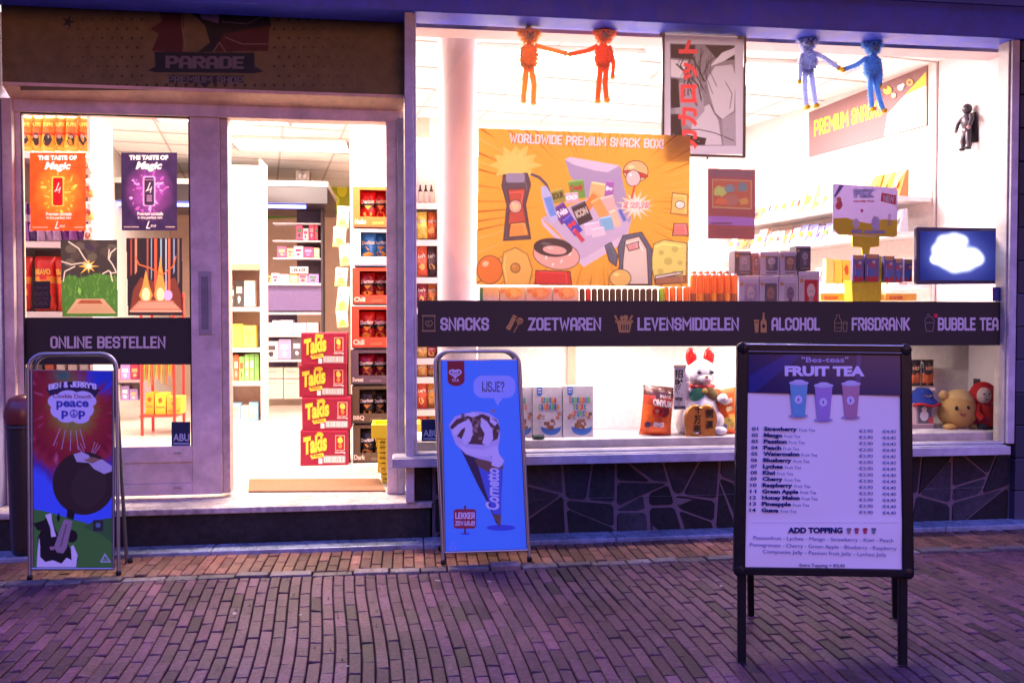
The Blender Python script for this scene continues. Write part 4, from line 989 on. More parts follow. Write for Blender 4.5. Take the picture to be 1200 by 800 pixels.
def art_fire(m):
    m.poly([(148, 279), (213, 279), (214.5, 369.5), (150, 369.5)], (.028, .018, .02), 0)
    for x, w_, c, y in ((153, 1.5, (.35, .06, .03), 320), (158, 2.5, (.5, .2, .12), 318), (172, 2, (.3, .08, .05), 330), (177, 1.2, (.2, .3, .4), 325), (181, 3, (.55, .1, .05), 335), (188, 1.5, (.25, .4, .5), 335), (197, 2.5, (.5, .12, .06), 350), (203, 1.6, (.2, .25, .4), 318), (208, 2, (.2, .12, .1), 330), (194, 1.2, (.5, .55, .7), 352)): m.poly([(x, 279.5), (x + w_, 279.5), (x + w_, y), (x, y + 4)], c, 1)
    m.poly([(152, 366), (156, 340), (165, 325), (188, 332), (205, 325), (212, 345), (213, 366)], (.16, .04, .025), .5)
    for x, y0, y1, r in ((171, 316, 354, 8), (188, 300, 354, 7.5)):
        m.poly([(x, y0), (x + r * .5, (y0 + y1) / 2), (x + r, y1 - 8), (x + r * .5, y1), (x - r * .5, y1), (x - r, y1 - 8), (x - r * .5, (y0 + y1) / 2)], (.75, .28, .06), 2); m.oval(x, y1 - 9, r * .6, 8, (.9, .65, .35), 3)
    m.oval(197, 346, 5, 6, (.7, .35, .75), 3)
    m.stroke([(158, 300), (163, 310), (176, 314), (190, 322), (203, 312), (206, 300)], 1.6, (.5, .12, .04), 2.5)
    m.poly([(163, 352), (202, 352), (213, 364), (152, 364)], (.45, .18, .11), 4); m.poly([(152, 364), (213, 364), (213, 365.5), (152, 365.5)], (.6, .35, .25), 5)
    for k in range(3): m.rect(163 - k * 3, 355 + k * 2.4, 203 + k * 3, 355.7 + k * 2.4, (.65, .42, .3), 5)
flat('poster', 'black poster of flames and red light beams, lower right of the door glass', 'poster', (148, 279, 214, 370), YP, art_fire, group=GP)
flat('notice', 'small dark grey notice hanging in front of the red crisp bags', 'notice', (38.5, 329.5, 59, 362), YP + .02, lambda m: (m.rect(38.5, 329.5, 59, 362, (.06, .05, .055), 0), [m.text(t_, 41, y, 56.5, y + h, (.22, .12, .13), 1, bold=.02) for t_, y, h in (('HEERLIJK', 336, 3), ('SNACKS', 341.5, 5), ('UIT DE', 348.5, 3), ('USA', 353, 5))][0]), mt='print_')

# ---- the wide yellow banner
def art_banner(m):
    Y0 = (.90, .40, .045); Y1 = (.55, .15, .02); A = [(561, 150.5), (809, 159.5), (806.5, 336), (558, 333.5)]
    m.poly(A, Y0, 0)
    cx, cy = 702, 236
    def edge(a):
        dx, dy = math.cos(a), math.sin(a); t = 1e9
        for i in range(4):
            p, q = A[i], A[(i + 1) % 4]; ex_, ey_ = q[0] - p[0], q[1] - p[1]; den = dx * ey_ - dy * ex_
            if abs(den) < 1e-6: continue
            tt = ((p[0] - cx) * ey_ - (p[1] - cy) * ex_) / den; uu = ((p[0] - cx) * dy - (p[1] - cy) * dx) / den
            if tt > 0 and 0 <= uu <= 1: t = min(t, tt)
        return (cx + dx * t * .998, cy + dy * t * .998), t
    random.seed(4); a = 0
    while a < 6.28:
        (ex_, ey_), t = edge(a); (fx, fy), t2 = edge(a + .016); r = random.uniform(.45, .85)
        m.poly([(ex_, ey_), (fx, fy), (cx + (ex_ - cx) * r, cy + (ey_ - cy) * r)], random.choice([Y1, (.72, .23, .03), (.9, .45, .1)]), 1 + a * .05); a += random.uniform(.05, .13)
    for i in range(44):       # halftone dots
        for j in range(28):
            x = 564 + i * 5.5 + (j % 2) * 2.7; y = 166 + j * 6
            r = ((x - cx) / 150) ** 2 + ((y - cy) / 90) ** 2
            if .25 < r < 1.9 and y < 330 and x < 802: m.poly([(x - .5, y - .5), (x + .5, y - .5), (x + .5, y + .5), (x - .5, y + .5)], (.70, .24, .04), 1.4)
    random.seed(9)
    m.block('WORLDWIDE PREMIUM SNACK BOX!', 597.5, 157, 778, 168, (.55, .16, .06), 2, sw=.30, slope=7, shear=.05); m.block('WORLDWIDE PREMIUM SNACK BOX!', 597, 156.4, 777.5, 167.4, (.93, .74, .72), 3, sw=.2, slope=7, shear=.05)
    # open carton
    LI = (.56, .44, .60); LD = (.40, .31, .48); LL = (.68, .55, .68)
    m.poly([(662, 187), (668, 184), (726, 194), (729, 200), (722, 240), (716, 250), (690, 235), (668, 206)], LD, 2); m.poly([(662, 187), (668, 184), (726, 194), (712, 202), (697, 200), (672, 193)], LL, 3); m.poly([(727, 200), (740, 256), (737, 262), (722, 240)], LD, 3.4)
    m.poly([(634, 256), (648, 266), (682, 304), (736, 272), (740, 258), (722, 240), (690, 232)], LI, 3)
    m.poly([(682, 304), (736, 272), (738, 280), (684, 313)], LL, 4); m.poly([(634, 256), (682, 304), (684, 313), (636, 264)], LL, 4)
    K = 5
    def pk(x, y, w_, h, rot, c, txt='', tc=(.9, .9, .9)):
        nonlocal K; c_, s_ = math.cos(R(rot)), math.sin(R(rot)); q = [(x + u * c_ - v * s_, y + u * s_ + v * c_) for u, v in ((-w_, -h), (w_, -h), (w_, h), (-w_, h))]
        m.poly(q, c, K)
        q2 = [(x + u * c_ - v * s_, y + u * s_ + v * c_) for u, v in ((-w_ * .98, -h), (w_ * .98, -h), (w_ * .9, -h * .82), (-w_ * .9, -h * .82))]; m.poly(q2, tuple(min(1, t * 1.5 + .05) for t in c), K + .4)
        if txt:
            V, Fc = glyphs(txt, .06, .1); ax = min(p[0] for p in V); bx = max(p[0] for p in V); ay = min(p[1] for p in V); by = max(p[1] for p in V)
            tw = w_ * .85; th = min(h * .5, tw * .6)
            P = []
            for (a_, b_) in V:
                u = ((a_ - ax) / (bx - ax) * 2 - 1) * tw; v = -((b_ - ay) / (by - ay) * 2 - 1) * th - h * .1; P.append((x + u * c_ - v * s_, y + u * s_ + v * c_))
            m.art(P, Fc, tc, K + .5)
        K += .9
    pk(676, 222, 9, 11, -8, (.15, .35, .06), 'Candy', (.5, .03, .05)); pk(670, 232, 8, 6, -6, (.85, .4, .45), '00'); pk(654, 230, 8, 8, -14, (.35, .3, .05), 'SOUR', (.05, .05, .03))
    pk(700, 226, 9, 12, 10, (.85, .5, .2)); pk(690, 240, 5, 17, 38, (.85, .25, .06)); pk(714, 222, 5, 10, 5, (.35, .12, .4), 'Bar'); pk(712, 240, 9, 10, -14, (.8, .45, .4)); pk(703, 244, 6, 12, -30, (.8, .35, .1))
    pk(659, 250, 8, 11, -32, (.13, .04, .25), 'Takis', (.9, .8, .9)); pk(682, 250, 9, 12, -24, (.035, .03, .04), 'ICON', (.6, .5, .4)); pk(671, 264, 6, 12, -38, (.05, .06, .45), 'M', (.8, .05, .05))
    pk(694, 268, 9, 7, -10, (.75, .55, .7)); pk(711, 262, 7, 8, -10, (.2, .45, .65)); pk(721, 256, 4, 10, -22, (.8, .55, .35)); pk(729, 252, 2, 8, -25, (.1, .15, .5)); pk(678, 276, 2.5, 9, -40, (.6, .05, .1)); pk(701, 272, 8, 5, -12, (.8, .6, .7))
    # bottle leaning at the left of the carton
    m.poly([(634, 219), (640, 218), (646, 228), (654, 256), (648, 262), (640, 250), (635, 230)], (.50, .50, .75), K); m.poly([(637, 232), (646, 230), (652, 252), (645, 254)], (.15, .3, .7), K + .5)
    # price flash
    m.burst(745, 241, 11, 22, 15, (.93, .62, .35), 4.6, .82, .1); m.burst(745, 241, 7, 15, 15, (.95, .8, .68), 5.2, .9, .08)
    m.text('\u20ac 29,95', 728, 236, 762, 246, (.85, .1, .12), 6, bold=.06, shear=.15); m.text('\u20ac 29,95', 728.3, 236.3, 761.7, 245.7, (.95, .8, .75), 6.6, bold=-.01, shear=.15)
    def PO(pts, col, L=1):
        m.poly(pts, col, L); m.stroke(pts, 1.1, (.07, .03, .04), L + .3, True)
        xs = [p[0] for p in pts]; ys = [p[1] for p in pts]; cx_ = sum(xs) / len(xs); cy_ = sum(ys) / len(ys)     # printed highlight along one side
        q = [(cx_ + (x - cx_) * .78 - 1, cy_ + (y - cy_) * .8) for x, y in pts]; m.stroke(q[:max(3, len(q) // 2)], 1.0, tuple(min(1, c * 1.45 + .05) for c in col), L + .2)
    def OV(cx_, cy_, rx, ry, col, L=1, rot=0, n=22):
        m.oval(cx_, cy_, rx, ry, (.07, .03, .04), L - .01, rot, n) if rx > 5 else None
        k = max(.5, 1 - .9 / rx); m.oval(cx_, cy_, rx * k if rx > 5 else rx, ry * max(.5, 1 - .9 / ry) if rx > 5 else ry, col, L, rot, n)
        if rx > 5: m.oval(cx_ - rx * .35, cy_ - ry * .4, rx * .25, ry * .18, tuple(min(1, c * 1.4 + .06) for c in col), L + .1, rot)
    K += 0
    D = (.1, .07, .09)
    m.burst(604, 194, 20, 29, 12, (.75, .55, .12), 2, .9, .12); m.burst(604, 194, 14, 22, 11, (.9, .6, .14), 2.6, .9, .1)
    PO([(590, 205), (618, 203), (622, 216), (616, 240), (622, 280), (590, 282), (594, 240), (588, 218)], D, 4); PO([(595, 222), (616, 221), (613, 240), (617, 262), (595, 264), (598, 240)], (.55, .08, .05), 5); PO([(598, 262), (616, 260), (620, 276), (596, 278)], (.8, .3, .06), 5.5); m.rrect(593, 203, 615, 214, 3, (.32, .27, .38), 5); OV(604, 242, 8, 8, (.8, .4, .3), 6); OV(604, 242, 4, 4, (.85, .6, .3), 6.6)
    m.stroke([(622, 204), (632, 208), (640, 216), (644, 226)], 3.4, (.12, .08, .1), 4)
    OV(574, 316, 15.5, 17, (.80, .20, .035), 3, n=28); OV(569, 309, 4, 3.2, (.92, .55, .3), 4, -30)
    PO([(592, 334), (588, 312), (590, 296), (604, 290), (618, 298), (624, 316), (620, 334)], (.88, .48, .1), 5); m.stroke([(592, 334), (588, 312), (590, 296), (604, 290), (618, 298), (624, 316), (620, 334)], 1, (.3, .12, .05), 5.6); OV(604, 314, 6, 6, (.6, .25, .05), 6)
    OV(652, 299, 28, 17, (.80, .42, .34), 7, 10, n=30); OV(648, 290, 23, 11, (.05, .035, .04), 7.6, 4); OV(650, 293, 15, 6, (.75, .4, .34), 8.2, 6); PO([(628, 317), (668, 318), (670, 333.5), (627, 333)], (.68, .035, .03), 8); 
    for x, y in ((640, 302), (658, 306), (668, 298), (648, 310)): OV(x, y, 2.4, 1.2, (.9, .8, .7), 8.8, x)
    OV(745, 201, 15, 13, (.86, .48, .2), 4, n=24); OV(745, 204, 15, 3.5, (.6, .06, .04), 4.6, 12); OV(742, 209, 9, 10, (.85, .55, .5), 5.2); m.stroke([(744, 217), (740, 233)], 2.4, (.75, .08, .06), 6)
    PO([(788, 226), (806, 228), (806, 252), (786, 250)], (.86, .50, .12), 4); m.stroke([(788, 226), (806, 228), (806, 252), (786, 250), (788, 226)], .9, (.3, .12, .05), 4.5); PO([(790, 262), (805, 262), (807, 276), (788, 276)], (.72, .2, .16), 4); OV(797, 240, 6, 5, (.85, .75, .6), 5)
    PO([(709, 288), (716, 284), (724, 300), (722, 312), (714, 306)], (.1, .12, .17), 4); PO([(730, 276), (752, 272), (764, 292), (764, 334), (722, 334), (726, 310), (724, 290)], (.1, .12, .17), 4.4); PO([(733, 281), (749, 277), (758, 292), (760, 333), (730, 333), (730, 306)], (.78, .62, .5), 5.2); PO([(734, 287), (748, 283), (749, 291), (737, 294)], (.7, .3, .28), 5.8); OV(727, 326, 13, 11, (.86, .52, .14), 6.4)
    PO([(766, 286), (778, 281), (805, 285), (804, 330), (768, 333), (763, 310)], (.80, .68, .16), 4.2); m.stroke([(766, 286), (778, 281), (805, 285), (804, 330), (768, 333), (763, 310), (766, 286)], .9, (.2, .12, .08), 4.8)
    for x, y, r in ((775, 296, 3.4), (791, 292, 4), (783, 306, 5), (797, 308, 3), (774, 318, 3.6), (791, 321, 4.6)): OV(x, y, r, r * .9, (.62, .5, .12), 5.4)
    PO([(768, 326), (804, 323), (804, 331), (768, 333.4)], (.4, .16, .08), 6); PO([(768, 323), (800, 318), (799, 321), (768, 327)], (.75, .6, .5), 6.6)
flat('banner', 'large orange banner with an open carton of snacks and the price, behind the window glass', 'banner', (558, 150, 809, 336), YW + .055, art_banner, mt='poster_')
flat('trading_card_poster', 'brownish red card poster hanging between the banner and the figure boxes', 'poster', (829, 197, 885, 280), YW + .05, lambda m: (
    m.poly([(829.5, 197.5), (885, 199), (884.5, 280.5), (829.5, 279.5)], (.20, .045, .06), 0), m.poly([(830.5, 199), (884, 200.5), (884, 208), (831, 207)], (.13, .06, .09), 1),
    m.poly([(834.5, 210), (881, 211.5), (881, 245.5), (834.5, 243.5)], (.33, .22, .12), 1), m.poly([(835.5, 211), (880, 212.5), (880, 244), (835.5, 242.3)], (.28, .07, .05), 1.6), m.blob(844, 224, 7, 6, (.28, .33, .1), 2.2), m.blob(855, 221, 6, 5, (.1, .16, .2), 2.4), m.blob(870, 219, 6, 6, (.09, .13, .17), 2.4), m.blob(858, 235, 9, 6, (.25, .1, .09), 2.6), m.blob(846, 236, 7, 4, (.4, .1, .05), 2.8), m.blob(872, 236, 6, 4, (.35, .18, .06), 2.8),
    m.poly([(830, 253), (884.6, 255), (884.6, 265), (830, 263)], (.22, .09, .34), 1), m.rect(833, 261, 858, 262.6, (.06, .02, .04), 1.8), m.rect(836, 269, 878, 270, (.1, .03, .05), 1), m.rect(836, 273, 872, 274, (.1, .03, .05), 1)), mt='poster_')

# ---- framed print hanging from two clips
YPp = YW + .10
o = at(824, 183, YPp); fp = thing('framed_print', 'black framed grey comic style print with red japanese letters hanging in the window', 'picture', o)
m = MB(origin=o).use('darkmetal'); t_ = .014
X0, X1, Z1, Z0 = xl(775.5, YPp, 110), xl(873.5, YPp, 110), zz(824, 39, YPp), zz(824, 184, YPp)
for a, b in (((X0, Z0), (X0 + t_, Z1)), ((X1 - t_, Z0), (X1, Z1)), ((X0 + t_, Z0), (X1 - t_, Z0 + t_)), ((X0 + t_, Z1 - t_), (X1 - t_, Z1))): m.box((a[0], YPp - .012, a[1]), (b[0], YPp + .012, b[1]), (.02, .02, .022))
m.build('frame', fp, bevel=.002)
def art_print(m):
    m.poly([(777.5, 41.5), (871, 45), (871.5, 181), (778, 181)], (.50, .44, .50), 0)
    m.poly([(785, 51), (861, 53), (862.5, 171), (786, 171)], (.20, .17, .19), 1)
    random.seed(14); g = [(.50, .44, .48), (.30, .25, .29), (.03, .02, .025), (.012, .01, .012), (.6, .54, .57)]
    for p, c in (([(786, 92), (795, 93), (797, 126), (786, 127)], 3), ([(786, 52), (815, 53), (812, 70), (786, 68)], 3), ([(826, 53), (861, 54), (861, 70), (842, 72)], 3), ([(828, 94), (838, 78), (858, 76), (862, 90), (860, 130), (846, 140), (838, 132), (832, 112)], 0), ([(832, 78), (846, 62), (861, 56), (861, 64), (848, 72)], 4), ([(790, 100), (820, 92), (826, 130), (808, 150), (790, 128)], 1), ([(815, 130), (832, 122), (842, 142), (846, 170), (800, 170), (810, 150)], 0), ([(786, 134), (797, 134), (801, 171), (786, 171)], 3), ([(846, 140), (862, 132), (862, 171), (848, 171)], 1), ([(805, 158), (828, 162), (826, 170), (804, 170)], 3), ([(786, 70), (806, 72), (800, 92), (786, 90)], 4)): m.poly(p, g[c], 2 + c * .25)
    for k in range(15):      # sweeping ink strokes
        x = random.uniform(800, 838); y = random.uniform(56, 84); m.stroke([(x, y), (x + random.uniform(-10, 2), y + random.uniform(14, 26)), (x + random.uniform(-8, 16), y + random.uniform(34, 48))], random.uniform(.5, 1.4), g[random.choice([2, 3])], 4 + k * .1)
    m.stroke([(824, 88), (830, 74), (843, 62), (858, 57)], 1.2, g[3], 6); m.stroke([(800, 152), (820, 152), (838, 156), (860, 165)], 1.1, g[3], 6); m.stroke([(846, 140), (838, 134), (832, 122)], 1, g[3], 6)
    m.stroke([(792, 75), (806, 86), (818, 100), (822, 118)], 1.6, g[3], 6); m.stroke([(808, 60), (826, 96)], 1.6, g[3], 6.2); m.stroke([(850, 96), (858, 110), (855, 128)], .8, g[3], 6.4)
    for k in range(30): m.oval(random.uniform(788, 860), random.uniform(55, 168), .6, .6, g[random.choice([0, 3, 4])], 7, n=6)
    m.text('カカロット', 795, 46.5, 818.5, 175, (.72, .05, .05), 8, bold=.05, rot=90)
m = RA(o, flatmap(YPp - .001, 0), .75).use('poster_'); art_print(m); m.build('print', fp)
m = MB(origin=o).use('plastic'); m.ell(at(829, 185.5, YPp), .008, (.02, .02, .02)); m.build('hook', fp)

# ---- clips that hang things from the rail above the glass
def strap(px0, py1, Y, label, w_=5):
    m = MB(origin=at(px0, 30, Y)).use('plastic')
    p0, p1 = at(px0 + 1, 12, Y), at(px0 - 1, py1, Y)
    m.tube([p0, (p0 + p1) / 2 + Vector((.003, 0, 0)), p1], [w_ * .0022, w_ * .0026, w_ * .0028], (.025, .023, .025), 8); m.box((p1.x - .016, Y - .01, p1.z - .012), (p1.x + .016, Y + .01, p1.z + .012), (.02, .02, .02))
    tag(m.build('clip_strap', bevel=.002), label, 'clip')
strap(777, 42, YPp, 'black clip strap holding the left corner of the framed print'); strap(868, 44, YPp, 'black clip strap holding the right corner of the framed print')

# ---- fuzzy long-limbed plush toys
def tufts(m, c, r, col, n, ln=.019, M=None):
    c = Vector(c); r = (r, r, r) if not hasattr(r, '__len__') else r
    for k in range(n):
        u = random.uniform(-1, 1); a = random.uniform(0, 6.283); s_ = math.sqrt(1 - u * u); d = Vector((s_ * math.cos(a), s_ * math.sin(a), u))
        p = c + Vector((d.x * r[0], d.y * r[1], d.z * r[2])); nn = Vector((d.x / r[0], d.y / r[1], d.z / r[2])).normalized()
        t = nn.cross(Vector((random.uniform(-1, 1), random.uniform(-1, 1), random.uniform(-1, 1)))).normalized() * ln * .22
        q = p + nn * ln * random.uniform(.5, 1.2) + Vector((0, 0, -ln * .5)) + t * random.uniform(-2, 2); m.add([p - t, p + t, q], [(0, 1, 2)], jit(col, .12))
def limb(m, pts, rad, col, fuzz=.014):
    m.tube(pts, rad, col, 8)
    P = [Vector(p) for p in pts]
    for a, b, ra, rb in zip(P, P[1:], rad, rad[1:]):
        n = int((b - a).length / .0018)
        for k in range(n):
            t = random.random(); q = a.lerp(b, t); rr = ra + (rb - ra) * t; ax = (b - a).normalized(); pr = ax.cross(Vector((random.gauss(0, 1), random.gauss(0, 1), random.gauss(0, 1)))).normalized()
            s_ = ax.cross(pr) * fuzz * .25; p = q + pr * rr; m.add([p - s_, p + s_, p + pr * fuzz + Vector((0, 0, -fuzz * .6))], [(0, 1, 2)], jit(col, .12))
def plush(hx, hy, bx, by, legs, arms, col, hand, label, Y, yel):
    o = at(bx, by, Y); t = thing('plush_toy', label, 'plush toy', o, group='plush toys hanging in the window')
    P = lambda x, y, dy=0: at(x, y, Y) + Vector((0, dy, 0))
    m = MB(origin=o).use('fabric'); u = .0052
    c = P(bx, by); m.ell(c, (9.5 * u, 7.5 * u, 14 * u), col, 16, 12); tufts(m, c, (9.5 * u, 7.5 * u, 14 * u), col, 800)
    for l in legs: limb(m, [P(*q) for q in l], [3.6 * u, 3.2 * u] + [2.8 * u] * (len(l) - 2), col)
    for a in arms: limb(m, [P(*q) for q in a], [2.6 * u] * len(a), col)
    m.build('body', t)
    m = MB(origin=o).use('fabric'); hc = P(hx, hy, -.01); m.ell(hc, (8.5 * u, 7.5 * u, 8 * u), col); tufts(m, hc, (8.5 * u, 7.5 * u, 8 * u), col, 420)
    for s_ in (-1, 1): m.ell(hc + Vector((s_ * 9 * u, .004, 4.5 * u)), (4 * u, 2.5 * u, 3.6 * u), col, 10, 8); tufts(m, hc + Vector((s_ * 9 * u, .004, 4.5 * u)), (4 * u, 2.5 * u, 3.6 * u), col, 120)
    hd = m.build('head', t)
    m = MB(origin=o).use('fabric'); m.ell(hc + Vector((0, -6 * u, -2.4 * u)), (5 * u, 3.4 * u, 3.6 * u), tuple(lerp(q, .45, .5) for q in col)); m.build('muzzle', hd)
    m = MB(origin=o).use('gloss'); m.ell(hc + Vector((0, -9.2 * u, -1.2 * u)), (1.2 * u, .8 * u, .9 * u), (.02, .015, .02), 8, 6)
    for s_ in (-1, 1): m.ell(hc + Vector((s_ * 3.0 * u, -7 * u, 2 * u)), 1.15 * u, (.015, .012, .015), 8, 6)
    m.build('eye', hd)
    for l in legs: q = P(*l[-1]); m = MB(origin=o).use('fabric'); m.ell(q + Vector((0, -.012, -.002)), (3.4 * u, 5 * u, 2.6 * u), hand); tufts(m, q + Vector((0, -.012, -.002)), (3.4 * u, 5 * u, 2.6 * u), hand, 60, .006); m.build('foot', t)
    for l in arms: q = P(*l[-1]); m = MB(origin=o).use('fabric'); m.ell(q, (3 * u, 2.6 * u, 3.2 * u), hand); tufts(m, q, (3 * u, 2.6 * u, 3.2 * u), hand, 60, .006); m.build('hand', t)
    strap(hx, hy - 8, Y, 'black clip strap above the ' + label.split(' plush')[0] + ' plush toy', 6)
YT = YW + .10
plush(620, 43, 620, 66, [[(617, 76), (615, 100), (613, 119)], [(622, 76), (626, 100), (625, 121)]], [[(627, 53), (640, 57), (663, 63)], [(614, 56), (612, 66), (613, 76)]], (.98, .50, .14), (.95, .7, .3), 'lighter orange plush toy on the left, holding hands with its twin', YT, 0)
plush(708, 42, 707, 66, [[(704, 76), (702, 98), (700, 119)], [(711, 76), (709, 98), (711, 118)]], [[(700, 54), (688, 60), (668, 64)], [(714, 54), (719, 72), (718, 90)]], (.95, .26, .05), (.95, .6, .12), 'darker orange plush toy with one arm hanging down', YT, 0)
plush(946, 51, 947, 72, [[(944, 82), (943, 104), (945, 126)], [(950, 82), (953, 104), (956, 124)]], [[(954, 62), (966, 68), (983, 80)], [(940, 64), (938, 82), (937, 96)]], (.60, .66, .92), (.95, .7, .08), 'pale blue plush toy with yellow feet on the left of the blue pair', YT, 0)
plush(1022, 56, 1022, 78, [[(1020, 88), (1020, 108), (1022, 128)], [(1025, 88), (1029, 110), (1035, 130)]], [[(1015, 68), (1004, 76), (988, 82)], [(1030, 70), (1032, 86), (1031, 101)]], (.25, .50, .88), (.95, .65, .08), 'deeper blue plush toy with yellow feet on the right of the blue pair', YT, 0)
# small dark action figure fixed to the side wall of the window bay
def wallpt(px, py): return planemap((XR - .05, 0, 0), (-1, 0, 0))(px, py, 0)
c = wallpt(1133, 148); t = thing('action_figure', 'small dark caped action figure hanging on the side wall of the window bay', 'figure', c)
m = MB(origin=c).use('plastic'); D = (.05, .035, .055); V = lambda y, z, x=0: c + Vector((x, y, z))
m.ell(V(0, .03), (.035, .045, .062), D); m.ell(V(.0, -.035), (.03, .035, .04), D)
for s_ in (-1, 1):
    m.tube([V(s_ * .02, -.05), V(s_ * .03, -.1, -.01), V(s_ * .032, -.15)], [.022, .018, .016], D); m.ell(V(s_ * .032, -.158, -.012), (.026, .015, .012), (.03, .03, .035))
    m.tube([V(s_ * .045, .07), V(s_ * .075, .03, -.015), V(s_ * .07, -.01, -.03)], [.018, .015, .013], D); m.ell(V(s_ * .07, -.022, -.035), .014, (.35, .2, .2))
m.build('body', t)
m = MB(origin=c).use('plastic'); m.ell(V(0, .12), (.034, .034, .038), (.04, .03, .045)); m.build('head', t)
m = MB(origin=c).use('fabric'); m.add([V(-.05, .09, .03), V(.05, .09, .03), V(.075, -.11, .04), V(-.06, -.12, .04), V(-.05, .09, .036), V(.05, .09, .036), V(.075, -.11, .046), V(-.06, -.12, .046)], [(0, 1, 2, 3), (4, 5, 6, 7), (0, 1, 5, 4), (1, 2, 6, 5), (2, 3, 7, 6), (3, 0, 4, 7)], (.03, .02, .035)); m.build('cape', t)
# ================================================================ INSIDE THE SHOP
WHT = (.74, .69, .68)
def shelf_unit(label, p0, p1, py0, py1, Y, dep, shelves, col=WHT, back=None, xm=None, sides=True, th=.03, name='shelf_unit', strip=None):
    xm = xm or (p0 + p1) / 2; x0, x1 = at(p0, (py0 + py1) / 2, Y).x, at(p1, (py0 + py1) / 2, Y).x
    z1, z0 = zz(xm, py0, Y), max(FLZ, zz(xm, py1, Y)); o = Vector(((x0 + x1) / 2, Y, z0)); t = thing(name, label, 'shelf unit', o)
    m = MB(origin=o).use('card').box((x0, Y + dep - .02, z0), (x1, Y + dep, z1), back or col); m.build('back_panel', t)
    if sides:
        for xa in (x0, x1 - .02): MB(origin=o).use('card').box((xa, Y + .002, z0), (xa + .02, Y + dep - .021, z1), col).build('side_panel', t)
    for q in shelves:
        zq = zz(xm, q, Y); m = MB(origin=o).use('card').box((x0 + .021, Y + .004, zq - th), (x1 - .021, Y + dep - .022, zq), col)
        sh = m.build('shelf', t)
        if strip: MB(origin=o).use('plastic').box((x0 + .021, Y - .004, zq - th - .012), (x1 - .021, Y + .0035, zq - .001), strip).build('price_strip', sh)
    return t
def bag(name, label, px0, py0, px1, py1, Y, bands, art=None, group=None, tilt=0, fat=.32, cat='snack bag', lean=0):
    """a filled foil bag: bulging body, crimped ends; bands = [(v from the bottom, colour)]"""
    c0 = at((px0 + px1) / 2, py1, Y); wd = (at(px1, py1, Y) - at(px0, py1, Y)).length; h = zz((px0 + px1) / 2, py0, Y) - c0.z
    m = MB(origin=c0).use('foil'); nu, nv = 12, 16; rs = [random.uniform(-1, 1) for _ in range(12)]
    def dep(u, v):
        b = max(0, 1 - abs(u) ** 2.6) ** .6 * max(0, 1 - abs(2 * v - 1) ** 3.5) ** .65 * wd * fat
        return b * (1 + .10 * math.sin(u * 5 + rs[0] * 3 + v * 7) + .08 * math.sin(v * 13 + rs[1] * 3 + u * 3))
    def P(u, v, sgn, off=0):
        pin = 1 - .07 * (1 - abs(2 * v - 1) ** 4); x = u * wd / 2 * pin; zc = v * h; x2 = x * math.cos(tilt) - (zc - h / 2) * math.sin(tilt); z2 = x * math.sin(tilt) + (zc - h / 2) * math.cos(tilt) + h / 2
        return c0 + Vector((x2, -(dep(u, v) + off) * sgn + lean * zc, z2 + .004))
    def colr(u, v):
        for t_, c in bands:
            if v < t_ + .03 * math.sin(u * 4 + rs[2] * 3): return jit(c, .05)
        return jit(bands[-1][1], .05)
    for sgn in (1, -1):
        vs = [P(-1 + 2 * i / nu, j / nv, sgn) for j in range(nv + 1) for i in range(nu + 1)]; fs = []; cs = []
        for j in range(nv):
            for i in range(nu):
                k = j * (nu + 1) + i; fs.append((k, k + 1, k + nu + 2, k + nu + 1)); cs.append(colr(-1 + (2 * i + 1) / nu, (j + .5) / nv))
        m.add(vs, fs, cs, True)
    if art:       # decals follow the bulge
        m.use('gloss')
        m.map = lambda x, y, L: P(max(-1, min(1, (x - (px0 + px1) / 2) / ((px1 - px0) / 2))), max(0, min(1, (py1 - y) / (py1 - py0))), 1, .0018 + EPS * 1.2 * L)
        art(m)
    return tag(m.build(name), label, cat, group)
def boxi(name, label, px0, py0, px1, py1, Y, dep, col, art=None, group=None, cat='box', top=None, mt='card', bevel=.002, zfloor=None):
    xm = (px0 + px1) / 2; x0, x1 = at(px0, (py0 + py1) / 2, Y).x, at(px1, (py0 + py1) / 2, Y).x; z1, z0 = zz(xm, py0, Y), zz(xm, py1, Y)
    if zfloor is not None: z1 += zfloor - z0; z0 = zfloor
    o = Vector(((x0 + x1) / 2, Y, z0)); m = MB(origin=o).use(mt); m.box((x0, Y, z0), (x1, Y + dep, z1), col)
    if art: m.use('print_'); m.map = flatmap(Y, 0); art(m)
    return tag(m.build(name), label, cat, group)
def can(label, cx, pyb, pw, ph, Y, cols, group, name='drink_can', cat='can'):
    c = at(cx, pyb, Y); r = (at(cx + pw / 2, pyb, Y) - c).length; h = zz(cx, pyb - ph, Y) - c.z
    m = MB(origin=c).use('metal'); base, b2 = cols
    m.lathe(c, [(0, 0), (r * .8, 0), (r, h * .05), (r, h * .3), (r, h * .55), (r, h * .9), (r * .82, h * .97), (r * .8, h), (r * .74, h * .985), (0, h * .98)], None, 16, cols=[(.5, .5, .5), (.5, .5, .5), base, b2, base, base, (.5, .5, .52), (.5, .5, .52), (.45, .45, .45)])
    return tag(m.build(name), label, cat, group)

